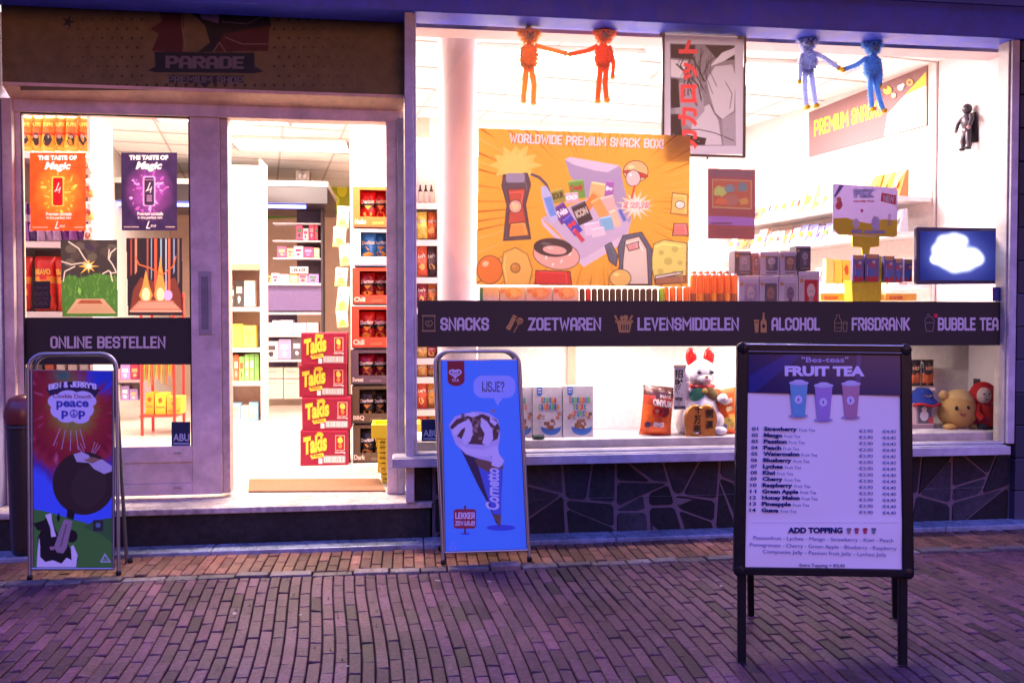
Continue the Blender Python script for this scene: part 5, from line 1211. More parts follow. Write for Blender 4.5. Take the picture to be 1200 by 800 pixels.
# ---------------------------------------------------------------- lights of the shop (ceiling panels, plus an added strip in the window)
EM = emis('lamp_glow', (1, .86, .78), 16)
LB = Vector((0, 0, 0))
def ceiling_panel(x, y, w_, d_, power, col=(1, .86, .76), label='', spread=None):
    o = Vector((x, y, CEZ)); t = thing('ceiling_light', label, 'ceiling light', o, group='light panels in the shop ceiling')
    m = MB(origin=o).use('metal')
    for a, b in (((-w_ / 2 - .03, -d_ / 2 - .03), (w_ / 2 + .03, -d_ / 2)), ((-w_ / 2 - .03, d_ / 2), (w_ / 2 + .03, d_ / 2 + .03)), ((-w_ / 2 - .03, -d_ / 2), (-w_ / 2, d_ / 2)), ((w_ / 2, -d_ / 2), (w_ / 2 + .03, d_ / 2))):
        m.box((x + a[0], y + a[1], CEZ - .03), (x + b[0], y + b[1], CEZ - .001), (.7, .7, .7))
    m.build('frame', t)
    m = MB(origin=o).use('lamp_glow'); m.add([(x - w_ / 2, y - d_ / 2, CEZ - .012), (x + w_ / 2, y - d_ / 2, CEZ - .012), (x + w_ / 2, y + d_ / 2, CEZ - .012), (x - w_ / 2, y + d_ / 2, CEZ - .012)], [(0, 1, 2, 3)], (1, 1, 1)); m.build('diffuser', t)
    ld = bpy.data.lights.new('panel_light', 'AREA'); ld.shape = 'RECTANGLE'; ld.size = w_; ld.size_y = d_; ld.energy = power; ld.color = col
    l = bpy.data.objects.new('panel_light', ld); COL.objects.link(l); l.location = (x, y, CEZ - .03)
WARM = (1, .80, .64); PINK = (1, .84, .86)
ceiling_panel(-.55, 6.15, 1.1, .55, 200, WARM, 'bright ceiling light panel just inside the open doorway')
ceiling_panel(-1.7, 8.3, 1.2, .6, 150, WARM, 'ceiling light panel over the left aisle')
ceiling_panel(-1.2, 9.6, 1.2, .6, 75, WARM, 'ceiling light panel near the back of the shop')
ceiling_panel(1.1, 6.3, 1.2, .6, 150, PINK, 'ceiling light panel above the banner side of the shop window')
ceiling_panel(2.6, 6.4, 1.2, .6, 150, PINK, 'ceiling light panel above the right part of the shop window')
ceiling_panel(-2.5, 6.2, .6, .6, 60, WARM, 'small ceiling light panel over the left shelves by the glass')

o = Vector((1.9, 5.14, bz + .12)); t = thing('added_window_lamp', 'added slim lamp hidden behind the fascia, brightening the goods in the window', 'lamp', o)  # added unseen lamp, brightens the fronts of toys and banner
MB(origin=o).use('plastic').box((.3, 5.075, bz + .12), (3.7, 5.105, bz + .15), (.7, .7, .7)).build('housing', t)
MB(origin=o).use('lamp_glow').box((.35, 5.08, bz + .113), (3.65, 5.10, bz + .119), (1, 1, 1)).build('diffuser', t)
ld = bpy.data.lights.new('added_top_strip', 'AREA'); ld.shape = 'RECTANGLE'; ld.size = 3.3; ld.size_y = .04; ld.energy = 42; ld.color = PINK
l = bpy.data.objects.new('added_top_strip', ld); COL.objects.link(l); l.location = (2.0, 5.088, bz + .10); l.rotation_euler = (R(4), 0, 0)
# ---------------------------------------------------------------- door mat, basket stack, stacked cartons
q = [gnd(px, py, FLZ + .004) for px, py in ((291, 577), (452, 576), (444, 562), (292, 562.5))]
m = MB(origin=q[0]).use('mat_'); m.add(q + [v + Vector((0, 0, .01)) for v in q], [(3, 2, 1, 0), (4, 5, 6, 7), (0, 1, 5, 4), (1, 2, 6, 5), (2, 3, 7, 6), (3, 0, 4, 7)], (.24, .11, .05)); tag(m.build('door_mat'), 'brown coir door mat on the shop floor in the open doorway', 'mat')
RED = (.30, .004, .035)
def art_tak(x0, y0, x1, y1):
    W_ = x1 - x0; H_ = y1 - y0; X = lambda u: x0 + u * W_; Yy = lambda v: y0 + v * H_
    def f(m):
        m.rect(X(0), Yy(0), X(1), Yy(.05), (.5, .03, .08), 1)
        m.text('Takis', X(.06), Yy(.20), X(.56), Yy(.72), (.75, .42, .02), 2, bold=.07, slope=-H_ * .14); m.text('Takis', X(.07), Yy(.22), X(.55), Yy(.70), (.85, .72, .08), 3, bold=.035, slope=-H_ * .14)
        m.blob(X(.4), Yy(.10), W_ * .09, H_ * .07, (.85, .6, .05), 2, 9, .35); m.poly([(X(.2), Yy(.71)), (X(.48), Yy(.64)), (X(.5), Yy(.75)), (X(.24), Yy(.82))], (.9, .7, .06), 4)
        m.text('FUEGO', X(.25), Yy(.70), X(.45), Yy(.76), (.5, .03, .05), 5, bold=.03, slope=-1)
        m.rect(X(.73), Yy(.14), X(.93), Yy(.58), (.8, .5, .35), 1); m.rect(X(.745), Yy(.16), X(.915), Yy(.56), (.45, .01, .04), 1.6); m.blob(X(.83), Yy(.28), W_ * .05, H_ * .1, (.9, .7, .1), 2.4); m.blob(X(.83), Yy(.45), W_ * .04, H_ * .07, (.8, .3, .05), 2.4)
        m.text('20x90g', X(.72), Yy(.60), X(.94), Yy(.67), (.85, .7, .7), 2, bold=.03)
        m.rect(X(.48), Yy(.72), X(.94), Yy(.93), (.8, .78, .75), 1); m.stroke([(X(.49), Yy(.735)), (X(.93), Yy(.735)), (X(.93), Yy(.915)), (X(.49), Yy(.915)), (X(.49), Yy(.735))], .5, (.04, .03, .03), 2)
        for k in range(12): x = X(.52) + k * W_ * .033; m.rect(x, Yy(.76), x + random.choice([.4, .7, .9]), Yy(.89), (.5, .25, .25), 2)
        m.rect(X(.38), Yy(.79), X(.46), Yy(.95), (.85, .8, .8), 1)
    return f
tk = [(352, 504, 408, 545, 'lowest'), (354, 465.5, 411, 503.5, 'second from the floor'), (350.5, 428, 406, 465, 'third from the floor'), (353, 390, 406, 427.5, 'topmost')]
zb_ = FLZ; YTK = gnd(380, 545, FLZ).y
for x0, y0, x1, y1, w_ in reversed([]): pass
for x0, y0, x1, y1, w_ in tk: boxi('snack_carton', 'crimson snack carton with yellow lettering, %s of the four by the door' % w_, x0, y0, x1, y1, YTK + random.uniform(-.01, .01), .26, RED, art_tak(x0, y0, x1, y1), 'crimson cartons stacked by the door', 'carton')

def displaybox(i, x0, y0, x1, y1, col, dark, bagc, word, label):
    Yb = gnd(432, 542, FLZ).y; xm = (x0 + x1) / 2; X0, X1 = at(x0, 375, Yb).x, at(x1, 375, Yb).x; z1, z0 = zz(xm, y0, Yb), zz(xm, y1, Yb); o = Vector(((X0 + X1) / 2, Yb, z0))
    t = thing('display_carton', label, 'carton', o, group='open crisp cartons stacked right of the doorway')
    lip = (z1 - z0) * .26; sd_ = (X1 - X0) * .2
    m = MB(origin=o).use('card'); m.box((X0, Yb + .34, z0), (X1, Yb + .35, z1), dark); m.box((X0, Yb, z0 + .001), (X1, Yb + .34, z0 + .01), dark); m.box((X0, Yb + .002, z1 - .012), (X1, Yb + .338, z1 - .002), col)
    m.box((X0, Yb, z0 + .011), (X0 + .008, Yb + .338, z1 - .013), col); m.box((X1 - .008, Yb, z0 + .011), (X1, Yb + .338, z1 - .013), col)
    m.box((X0 + .009, Yb, z0 + .011), (X1 - .009, Yb + .008, z0 + lip), col); m.box((X0 + .009, Yb + .001, z0 + lip), (X0 + sd_, Yb + .007, z1 - .013), col)
    m.box((X0 + sd_ + .001, Yb + .001, z1 - .026), (X1 - .009, Yb + .007, z1 - .013), col)
    m.use('print_'); m.map = flatmap(Yb - .0005, 0); hh = y1 - y0
    m.text(word, x0 + 2, y1 - hh * .21, x0 + 15, y1 - hh * .08, (.8, .6, .5), 1, bold=.03); m.poly([(x0 + 22, y1 - hh * .14), (x0 + 36, y1 - hh * .15), (x0 + 36, y1 - hh * .07), (x0 + 22, y1 - hh * .06)], tuple(min(.9, c * 1.6 + .03) for c in col), 1)
    m.build('carton', t)
    for k, (u, v) in enumerate(((.42, .14), (.78, .20))):
        xc = x0 + (x1 - x0) * u; bw = 19; h2 = hh * .72; yb = y1 - hh * .14
        b = bag('crisp_bag', '%s bag in the %s' % (('left', 'right')[k], label), xc - bw / 2, yb - h2, xc + bw / 2, yb, Yb + .09 + k * .06, [(.12, bagc), (.45, tuple(q * .7 for q in bagc)), (.62, (.02, .015, .02) if word != 'Cool' else bagc), (1, bagc)],
            lambda m, xc=xc, yb=yb, h2=h2: (m.text('Doritos', xc - 8, yb - h2 * .70, xc + 8, yb - h2 * .56, (.85, .75, .75), 3, bold=.05, slope=-1), m.poly([(xc - 4, yb - h2 * .5), (xc + 5, yb - h2 * .5), (xc, yb - h2 * .36)], (.85, .3, .04), 2.4), m.blob(xc, yb - h2 * .22, 6, h2 * .1, (.85, .32, .06), 1.5, 8, .3)),
            group='crisp bags in the stacked display cartons', fat=.3, cat='crisp bag')
OR, GRY, RD, DK = (.78, .12, .02), (.50, .47, .52), (.70, .045, .02), (.09, .035, .04)
dbs = [(414, 218.5, 455, 266.5, OR, (.25, .07, .03), (.5, .01, .02), 'Nacho', 'orange crisp carton, topmost of its stack'), (415, 268, 455, 312, GRY, (.1, .14, .25), (.04, .2, .6), 'Cool', 'grey crisp carton with blue bags, second from the top'),
       (413, 313.5, 455, 357, RD, (.1, .02, .02), (.3, .01, .015), 'Chili', 'red crisp carton, third from the top of the stack'), (412, 358.5, 455, 408, RD, (.1, .02, .02), (.55, .02, .02), 'Chili', 'red crisp carton, fourth from the top of the stack'),
       (411, 409.5, 455, 450.5, (.10, .05, .08), (.03, .02, .03), (.4, .01, .04), 'Sweet', 'dark violet crisp carton, third from the bottom'), (412, 452, 455, 496, (.10, .055, .03), (.03, .02, .02), (.05, .03, .03), 'BBQ', 'dark brown crisp carton, second from the bottom'), (413, 497.5, 455, 542, (.11, .06, .03), (.03, .02, .02), (.04, .025, .03), 'Dark', 'dark brown crisp carton at the very bottom')]
for i, a in enumerate(dbs): displaybox(i, *a)
# yellow shopping baskets
Yk = 5.62; o = at(447, 572, Yk); o.z = FLZ; t = thing('shopping_basket', 'yellow plastic shopping basket stack beside the right door post', 'basket', o)
X0, X1 = at(437, 500, Yk).x, at(437, 500, Yk).x + .30; zt_ = zz(447, 497, Yk)
m = MB(origin=o).use('plastic'); YL = (.80, .62, .02); n = 9
for j in range(n):
    z0 = FLZ + (zt_ - FLZ - .08) * j / n; z1 = z0 + (zt_ - FLZ) / n * .62; k = .045 * (1 - j / n) + .01
    m.box((X0 + k, Yk + k * .6, z0), (X1 - k, Yk + .24 - k * .6, z1), jit(YL, .05))
m.build('body', t, bevel=.004)
m = MB(origin=o).use('plastic')
for a, b in (((X0 - .01, Yk - .01), (X1 + .01, Yk + .012)), ((X0 - .01, Yk + .23), (X1 + .01, Yk + .25)), ((X0 - .01, Yk + .013), (X0 + .012, Yk + .229)), ((X1 - .012, Yk + .013), (X1 + .01, Yk + .229))): m.box((a[0], a[1], zt_ - .09), (b[0], b[1], zt_), YL)
m.build('rim', t, bevel=.004)
m = MB(origin=o).use('plastic')
for i in range(5): m.box((X0 + .03 + i * .05, Yk - .012, FLZ + .08), (X0 + .045 + i * .05, Yk + .0, zt_ - .1), YL)
m.build('rib', t)

# ---------------------------------------------------------------- left shelves seen through the sliding door glass
YS = 6.05
shelf_unit('tall white shelf unit stocked with crisp bags behind the door glass', 6, 108, 128, 560, YS, .45, [178.5, 283, 365, 452], col=(.74, .66, .62), back=(.5, .3, .24), sides=True, strip=(.8, .74, .72))
def a_o(xc, y0, y1):
    return lambda m: (m.text('PUFFS', xc - 6, y0 + 10, xc + 6, y0 + 15, (.85, .5, .1), 2, bold=.06, slope=-1), m.blob(xc + 1, y1 - 13, 4.5, 7, (.05, .03, .03), 2, 9, .25), m.oval(xc + 1, y1 - 16, 2.6, 2.2, (.4, .3, .26), 3), m.blob(xc - 5, y1 - 8, 4, 5, (.85, .5, .06), 1.5, 9, .3))
for k in range(6):
    x0 = 22 + k * 13.6 ; bag('snack_bag', 'orange and yellow snack bag, %s from the left on the top shelf' % ORD[k], x0, 136, x0 + 17, 178, YS + .08 + .02 * (k % 2), [(.42, (.72, .30, .03)), (.5, (.75, .05, .02)), (1, (.85, .16, .02))], a_o(x0 + 8.5, 136, 178), 'orange snack bags on the top shelf behind the door glass', tilt=-.08)
for k in range(9):
    x0 = 23 + k * 9.4; c = random.choice([(.16, .04, .24), (.3, .1, .4), (.08, .03, .14), (.45, .3, .5)]); bag('sweet_bag', 'small purple sweet bag, %s from the left on the middle shelf' % ORD[k], x0, 238 + (k % 3), x0 + 10.5, 283, YS + .07 + .02 * (k % 2), [(.5, c), (.7, (.6, .5, .6)), (1, c)], lambda m, x=x0: m.blob(x + 5, 268, 3, 5, (.6, .4, .6), 2, 8, .3), 'purple sweet bags on the middle shelf behind the door glass', tilt=.06)
for k, (x0, w_) in enumerate(((18, 20), (41, 26), (66, 24))):
    bag('crisp_bag', ('narrow red crisp bag at the left end of the lower shelf', 'wide red crisp bag behind the small dark notice', 'red crisp bag partly hidden by the green poster')[k], x0, 301, x0 + w_, 364.5, YS + .07, [(.15, (.6, .03, .01)), (.5, (.68, .04, .015)), (.6, (.75, .3, .03)), (1, (.62, .02, .012))], lambda m, x=x0, w=w_: (m.blob(x + w * .6, 345, 5, 8, (.8, .4, .05), 2, 9, .3), m.text('BRAVO', x + 3, 316, x + w - 4, 323, (.85, .5, .1), 2, bold=.06), m.blob(x + w * .75, 350, 3, 4, (.1, .04, .03), 3, 8, .3)), 'red crisp bags on the lower shelf behind the door glass', tilt=-.05 + .06 * k)
for k in range(6):
    x0 = 26 + k * 13.5; c = random.choice([(.6, .5, .45), (.45, .1, .05), (.15, .1, .1), (.7, .6, .55)]); boxi('snack_box', 'slanting box, %s from the left in the low row behind the ice pop sign' % ORD[k], x0, 427, x0 + 9.5, 451, YS + .08, .16, c, None, 'slanting boxes on the low shelf behind the door glass')
for k in range(6):
    y_ = 205 + k * 27; c = [(.8, .7, .6), (.75, .3, .1), (.8, .6, .2)][k % 3]
    bag('hanging_bag', 'small bag hanging on the end of the left shelves, %s from the top' % ORD[k], 96 + k * .8, y_ - 22, 109 + k * .8, y_, YS - .03, [(.4, c), (1, (.78, .7, .62))], lambda m, x=102 + k * .8, y=y_: m.blob(x, y - 9, 3.5, 4, (.6, .12, .06), 2, 8, .3), 'bags hanging on the end of the left shelves', tilt=random.uniform(-.15, .15))
# red rack with yellow cartons, on the floor behind the lower door glass
Yr = 8.3; o = at(187, 492, Yr); o.z = FLZ; t = thing('wire_rack', 'red metal rack with hanging packets standing on the glossy shop floor', 'rack', o)
zr1 = zz(187, 405, Yr); xa, xb = xl(166, Yr, 450), xl(204, Yr, 450); m = MB(origin=o).use('plastic')
for x in (xa, xb):
    for y in (Yr, Yr + .35): m.tube([(x, y, FLZ), (x, y, zr1 + .5)], .014, (.62, .03, .02))
m.build('post', t); m = MB(origin=o).use('plastic')
zs = zz(187, 486, Yr)
for z in (zs - .02, zr1 + .3): m.box((xa - .02, Yr - .01, z), (xb + .02, Yr + .36, z + .02), (.62, .04, .03))
m.build('tray', t)
for k, (x0, x1, y0, y1, c) in enumerate(((170.5, 180, 460, 485, (.75, .36, .03)), (181.5, 194, 461, 485, (.82, .48, .04)), (195.5, 212, 465, 485, (.8, .40, .05)))):
    boxi('yellow_carton', ('narrow yellow carton at the left of the red rack', 'tall yellow carton in the middle of the red rack', 'broad yellow carton at the right of the red rack')[k], x0, y0, x1, y1, Yr + .06, .2, c, lambda m, x0=x0, x1=x1, y0=y0: (m.blob((x0 + x1) / 2, y0 + 8, 2.5, 3, (.6, .1, .03), 1), m.rect(x0 + 1, y0 + 15, x1 - 1, y0 + 17, (.7, .2, .05), 1)), 'yellow cartons on the red rack', zfloor=zs + .001)
random.seed(33)
for k in range(13):
    x = 168 + k * 2.9; c = random.choice([(.5, .3, .05), (.3, .32, .06), (.55, .12, .05), (.25, .2, .1)]); p = at(x, 425, Yr + .02); m = MB(origin=p).use('foil'); l = .10 + random.uniform(0, .12); m.tube([p + Vector((0, 0, .15)), p + Vector((.01, 0, 0)), p + Vector((.004, 0, -l))], [.012, .014, .008], c, 6)
    tag(m.build('hanging_stick'), 'thin snack stick packet, %s from the left hanging in the red rack' % ORD[k], 'packet', 'stick packets hanging in the red rack')
bag('packet', 'silver and dark red packet on the floor left of the red rack', 143, 446, 163, 472, gnd(153, 472, FLZ).y, [(.5, (.5, .3, .4)), (1, (.6, .5, .55))], lambda m: (m.oval(149, 458, 2, 7, (.35, .02, .05), 3), m.oval(157, 458, 2, 7, (.35, .02, .05), 3)), cat='packet')
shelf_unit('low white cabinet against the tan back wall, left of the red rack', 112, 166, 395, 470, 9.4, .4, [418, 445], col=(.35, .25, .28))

# ---------------------------------------------------------------- gantry, speaker, far wall, shelves seen through the opening
Yg = 10.4
o = at(243, 240, Yg); t = thing('counter_canopy', 'long dark canopy with white top edge and blue light strip over the counter', 'canopy', o)
xa, xb = xl(60, Yg), xl(385, Yg); z1, z2, z3 = zz(243, 210, Yg), zz(243, 216, Yg), zz(243, 236, Yg)
MB(origin=o).use('plastic').box((xa, Yg, z2), (xb, Yg + 1.4, z1), (.8, .76, .76)).build('top_edge', t)
MB(origin=o).use('plastic').box((xa + .01, Yg + .02, z3), (xb - .01, Yg + 1.39, z2 - .001), (.035, .025, .035)).build('valance', t)
LS = emis('led_strip', (.25, .28, 1.0), 7); m = MB(origin=o).use('led_strip'); m.box((xa + .05, Yg + .10, z3 - .05), (xl(358, Yg), Yg + .13, z3 - .012), (1, 1, 1)); m.build('light_strip', t)
o = at(355, 222, Yg); t = thing('loudspeaker', 'small wood brown loudspeaker standing on the counter canopy', 'loudspeaker', o)
x0, x1, za, zc = xl(347, Yg), xl(363.5, Yg), z1 + .002, zz(355, 199.5, Yg)
MB(origin=o).use('wood').box((x0, Yg + .02, za), (x1, Yg + .22, zc), (.07, .04, .03)).build('cabinet', t, bevel=.006)
m = MB(origin=o).use('darkmetal'); Mx = Matrix.Rotation(R(90), 3, 'X'); m.lathe(((x0 + x1) / 2, Yg + .018, lerp(za, zc, .42)), [(.055, 0), (.05, .006), (.03, -.004), (.012, .004), (0, .006)], (.09, .07, .07), 20, M=Mx); m.lathe(((x0 + x1) / 2, Yg + .018, lerp(za, zc, .82)), [(.026, 0), (.02, .005), (0, .006)], (.07, .05, .05), 16, M=Mx); m.build('cone', t)
# back wall graphic
o = at(350, 300, 12.66); m = MB(origin=o, mapf=flatmap(12.68, 0)).use('print_')
m.poly([(300, 214), (412, 200), (412, 252), (300, 257)], (.40, .42, .02), 0); m.poly([(300, 240), (340, 232), (345, 250), (412, 246), (412, 252), (300, 257)], (.12, .3, .04), 1); m.poly([(300, 222), (340, 214), (338, 240), (300, 244)], (.16, .22, .03), 1.4); m.oval(392, 236, 6, 8, (.7, .75, .05), 2); m.oval(401, 222, 6, 9, (.75, .72, .04), 2.4); m.oval(383, 240, 4, 6, (.06, .25, .03), 2.6); m.rect(399, 209, 401, 213, (.1, .25, .05), 3)
tag(m.build('wall_graphic'), 'yellow green wall graphic of lemons at the back of the shop', 'wall graphic')
# dark back shelves
Yb = 10.9
o = at(350, 468, Yb); o.z = FLZ; t = thing('shelf_unit', 'dark violet shelf unit with thin shelves reaching left, at the back', 'shelf unit', o)
x0, x1 = xl(345, Yb), xl(378.5, Yb); MB(origin=o).use('card').box((x0, Yb + .3, zz(360, 365, Yb)), (x1, Yb + .33, zz(360, 238, Yb)), (.09, .06, .09)).build('back_panel', t)
MB(origin=o).use('card').box((x1 - .02, Yb, FLZ), (x1, Yb + .299, zz(360, 238, Yb)), (.06, .045, .06)).build('side_panel', t)
MB(origin=o).use('card').box((xl(309, Yb), Yb + .26, FLZ + .1), (x0 - .001, Yb + .30, zz(330, 333, Yb)), (.13, .09, .2)).build('back_panel', t)
MB(origin=o).use('card').box((xl(309, Yb), Yb + .0, zz(330, 364, Yb)), (x1 - .021, Yb + .02, zz(340, 334, Yb)), (.16, .11, .26)).build('front_panel', t)
for y in (261, 281.5, 302): MB(origin=o).use('card').box((xl(320, Yb), Yb + .02, zz(350, y + 1.4, Yb)), (x1 - .021, Yb + .25, zz(350, y, Yb)), (.72, .66, .68)).build('shelf', t)
for y in (332, 366, 392, 421): MB(origin=o).use('card').box((xl(309, Yb), Yb - .05, zz(350, y + 2.5, Yb)), (x1 - .021, Yb + .25, zz(350, y, Yb)), (.72, .68, .68)).build('shelf', t)
random.seed(6); PAL = [(.6, .05, .12), (.7, .3, .35), (.75, .6, .6), (.4, .25, .6), (.75, .45, .2), (.1, .2, .1), (.7, .7, .72), (.5, .1, .2)]
def row(y1, x0, x1, hmin, hmax, wmin, wmax, Y, pal, label, group, name='packet', text=None, dep=.12):
    x = x0; n = 0; zb = zz((x0 + x1) / 2, y1, Y)
    while x < x1 - wmin:
        w_ = random.uniform(wmin, wmax); w_ = min(w_, x1 - x); h = random.uniform(hmin, hmax); c = jit(random.choice(pal), .15); c2 = random.choice(pal)
        boxi(name, label.replace('@', ORD[n] + ' from the left'), x, y1 - h, x + w_ - .6, y1, Y + random.uniform(0, .02), dep, c, lambda m, x=x, w=w_, h=h, c2=c2: (m.rect(x + w * .15, y1 - h * .75, x + w * .75, y1 - h * .5, c2, 1), m.blob(x + w * .45, y1 - h * .28, w * .2, h * .14, jit(c2, .2), 1, 7, .3)) , group, 'packet', zfloor=zb + .001); x += w_; n += 1
row(281, 347, 376, 13, 18, 4, 9, Yb + .06, PAL, 'small boxed article, @ on the upper shelf of the dark back unit', 'articles on the upper shelf of the dark unit', 'small_box')
row(301.5, 325, 376, 8, 13, 6, 14, Yb + .06, PAL, 'small bright packet, @ on the third shelf of the dark back unit', 'packets on the third shelf of the dark unit')
row(331.5, 312, 376, 5, 12, 6, 14, Yb + .0, PAL + [(.75, .7, .75)] * 2, 'small packet, @ on the counter level shelf at the back', 'packets on the counter level shelf')
boxi('notice_board', 'small white notice with black lettering on the shelf at the back', 340, 312.5, 361, 320, Yb - .03, .02, (.75, .72, .74), lambda m: m.text('LEKKER', 342, 314.5, 359, 318.5, (.05, .03, .05), 1, bold=.05), cat='notice')
row(391.5, 310, 377, 13, 17, 9, 16, Yb - .02, [(.75, .6, .65), (.75, .62, .5), (.7, .65, .72), (.6, .4, .6)], 'pale sweets box, @ on the upper of the two box shelves', 'pale sweets boxes at the back', 'sweets_box', dep=.2)
row(420.5, 310, 377, 12, 26, 9, 17, Yb - .02, [(.7, .66, .75), (.55, .45, .75), (.8, .75, .78), (.1, .08, .1)], 'pale lilac box, @ on the shelf under the sweets boxes', 'pale lilac boxes at the back', 'pale_box', dep=.2)
for k, (x0, y0, x1, y1) in enumerate(((310, 444, 331.5, 467), (332.5, 444, 354, 467), (310, 430.5, 331.5, 443), (332.5, 430.5, 354, 443))):
    boxi('shipping_carton', 'pale shipping carton, %s of the four under the back shelves' % ('lower left', 'lower right', 'upper left', 'upper right')[k], x0, y0, x1, y1, Yb + .04, .2, (.66, .55, .5), lambda m, x0=x0, y0=y0: (m.text('FRAGILE', x0 + 4, y0 + 4, x0 + 14, y0 + 6, (.3, .2, .15), 1)), 'shipping cartons under the back shelves', 'carton')
# white shelves left of the opening
Ym = gnd(285, 497, FLZ).y
shelf_unit('white shelf unit with snacks just left of the open doorway', 262, 307, 186, 497, Ym, .4, [312, 360, 407.5, 447, 494], col=(.78, .66, .62), back=(.76, .58, .48), strip=(.8, .76, .74))
MB  # noqa
boxi('wood_strip', 'brown wooden display strip on the white shelf unit', 266, 309, 305, 316, Ym - .03, .02, (.42, .2, .13), None, cat='strip')
row(406.5, 268, 304, 24, 27, 15, 17, Ym + .05, [(.8, .7, .1), (.78, .62, .08)], 'yellow snack box, @ on the white shelf unit by the doorway', 'yellow boxes on the white shelf unit', 'snack_box')
row(446.5, 268, 304, 28, 32, 5.5, 7, Ym + .05, [(.75, .62, .5), (.7, .15, .06), (.2, .45, .12), (.8, .7, .6)], 'narrow packet, @ in the red and green row of the white unit', 'narrow packets on the white shelf unit')
row(493, 268, 304, 15, 24, 9, 15, Ym + .05, [(.8, .4, .3), (.8, .62, .5), (.3, .55, .75)], 'pastel packet, @ on the bottom shelf of the white unit', 'pastel packets on the bottom shelf')
row(359, 268, 304, 18, 34, 6, 14, Ym + .05, [(.05, .04, .04), (.75, .5, .45), (.8, .74, .7)], 'small packet, @ above the yellow boxes of the white unit', 'mixed packets on the upper shelf')
row(311.5, 268, 304, 14, 22, 6, 10, Ym + .05, [(.75, .68, .66), (.8, .76, .74)], 'very pale packet, @ on the top shelf of the white unit', 'pale packets on the top shelf')
row(417.5, 113, 165, 9, 20, 6, 13, 9.45, PAL + [(.8, .6, .2)] * 2, 'small packet, @ on the low cabinet behind the door glass', 'packets on the low cabinet behind the door glass')
row(444.5, 113, 165, 10, 18, 6, 12, 9.45, PAL, 'small packet, @ on the second shelf of the low cabinet', 'packets on the second shelf of the low cabinet')
row(469, 113, 165, 10, 18, 7, 13, 9.45, PAL, 'small packet, @ at the foot of the low cabinet', 'packets at the foot of the low cabinet')
# hanging pale bags between the opening's shelves and the crisp cartons
random.seed(41)
for k, (x, y, w_, h) in enumerate(((402, 268, 15, 26), (398, 290, 16, 24), (404, 312, 13, 26), (400, 336, 15, 22), (402, 366, 15, 30), (401, 384, 14, 20))):
    bag('hanging_bag', 'pale snack bag, %s from the top on the strip by the crisp cartons' % ORD[k], x - w_ / 2, y - h, x + w_ / 2, y, 7.6, [(.3, (.8, .66, .3)), (.6, (.8, .75, .7)), (1, (.78, .7, .6))], lambda m, x=x, y=y, h=h: (m.blob(x, y - h * .3, 4, 3.6, (.85, .55, .12), 2), m.rect(x - 4, y - h * .7, x + 3, y - h * .6, (.6, .2, .2), 2)), 'pale snack bags on the hanging strip', tilt=random.uniform(-.2, .2))

# ---------------------------------------------------------------- WINDOW DISPLAY
Yd0, Yd1 = 5.13, 5.62
ZD = zz(735, 511, 5.22); ZS = 1.318
m = MB(origin=(2.2, 5.3, ZD)).use('paint'); m.box((wx1, Yd0, ZD - .1), (XR - .003, Yd1, ZD), (.62, .56, .6)); dk = tag(m.build('display_deck', bevel=.006), 'white painted display deck inside the foot of the shop window', 'display deck')
m = MB(origin=(2.2, 5.3, ZS)).use('card'); xp = xl(560, Yd1)
m.box((xp, Yd1 - .03, ZD + .001), (XR - .003, Yd1, ZS - .03), (.78, .72, .68)); part = tag(m.build('display_back_panel'), 'plain cream back panel behind the lower window display', 'panel')
m = MB(origin=(2.2, 5.3, ZS)).use('card'); m.box((xl(563, 5.14), 5.14, ZS - .028), (XR - .003, Yd1 + .15, ZS), (.74, .68, .68)); tag(m.build('display_shelf'), 'long white shelf hidden behind the black window band', 'shelf')
boxi('timber_batten', 'narrow tan timber batten standing against the cream back panel', 665, 400, 674.5, 455, Yd1 - .06, .025, (.62, .42, .30), cat='batten')
for (x, y, w_, pw) in ((1.2, 5.175, 1.0, 14), (2.6, 5.175, 1.2, 18)):
    o = Vector((x, y, ZS - .03)); t = thing('display_lamp', 'slim lamp under the window shelf %s' % ('over the cereal boxes' if x < 2 else 'over the lucky cat and plush toys'), 'lamp', o)
    MB(origin=o).use('plastic').box((x - w_ / 2, y - .02, ZS - .05), (x + w_ / 2, y + .02, ZS - .031), (.7, .7, .7)).build('housing', t)
    m = MB(origin=o).use('lamp_glow').box((x - w_ / 2 + .02, y - .012, ZS - .056), (x + w_ / 2 - .02, y + .012, ZS - .051), (1, 1, 1)); m.build('diffuser', t)
    ld = bpy.data.lights.new('strip_light', 'AREA'); ld.shape = 'RECTANGLE'; ld.size = w_; ld.size_y = .04; ld.energy = pw; ld.color = (1, .84, .78)
    l = bpy.data.objects.new('strip_light', ld); COL.objects.link(l); l.location = (x, y, ZS - .06)
# round column
xc = at(537, 200, 5.55); m = MB(origin=(xc.x, 5.62, FLZ)).use('wall'); m.lathe((xc.x, 5.62, FLZ), [(.125, 0), (.125, CEZ - FLZ)], (.62, .52, .6), 40); tag(m.build('round_column'), 'round pale column just inside the left end of the window', 'column')
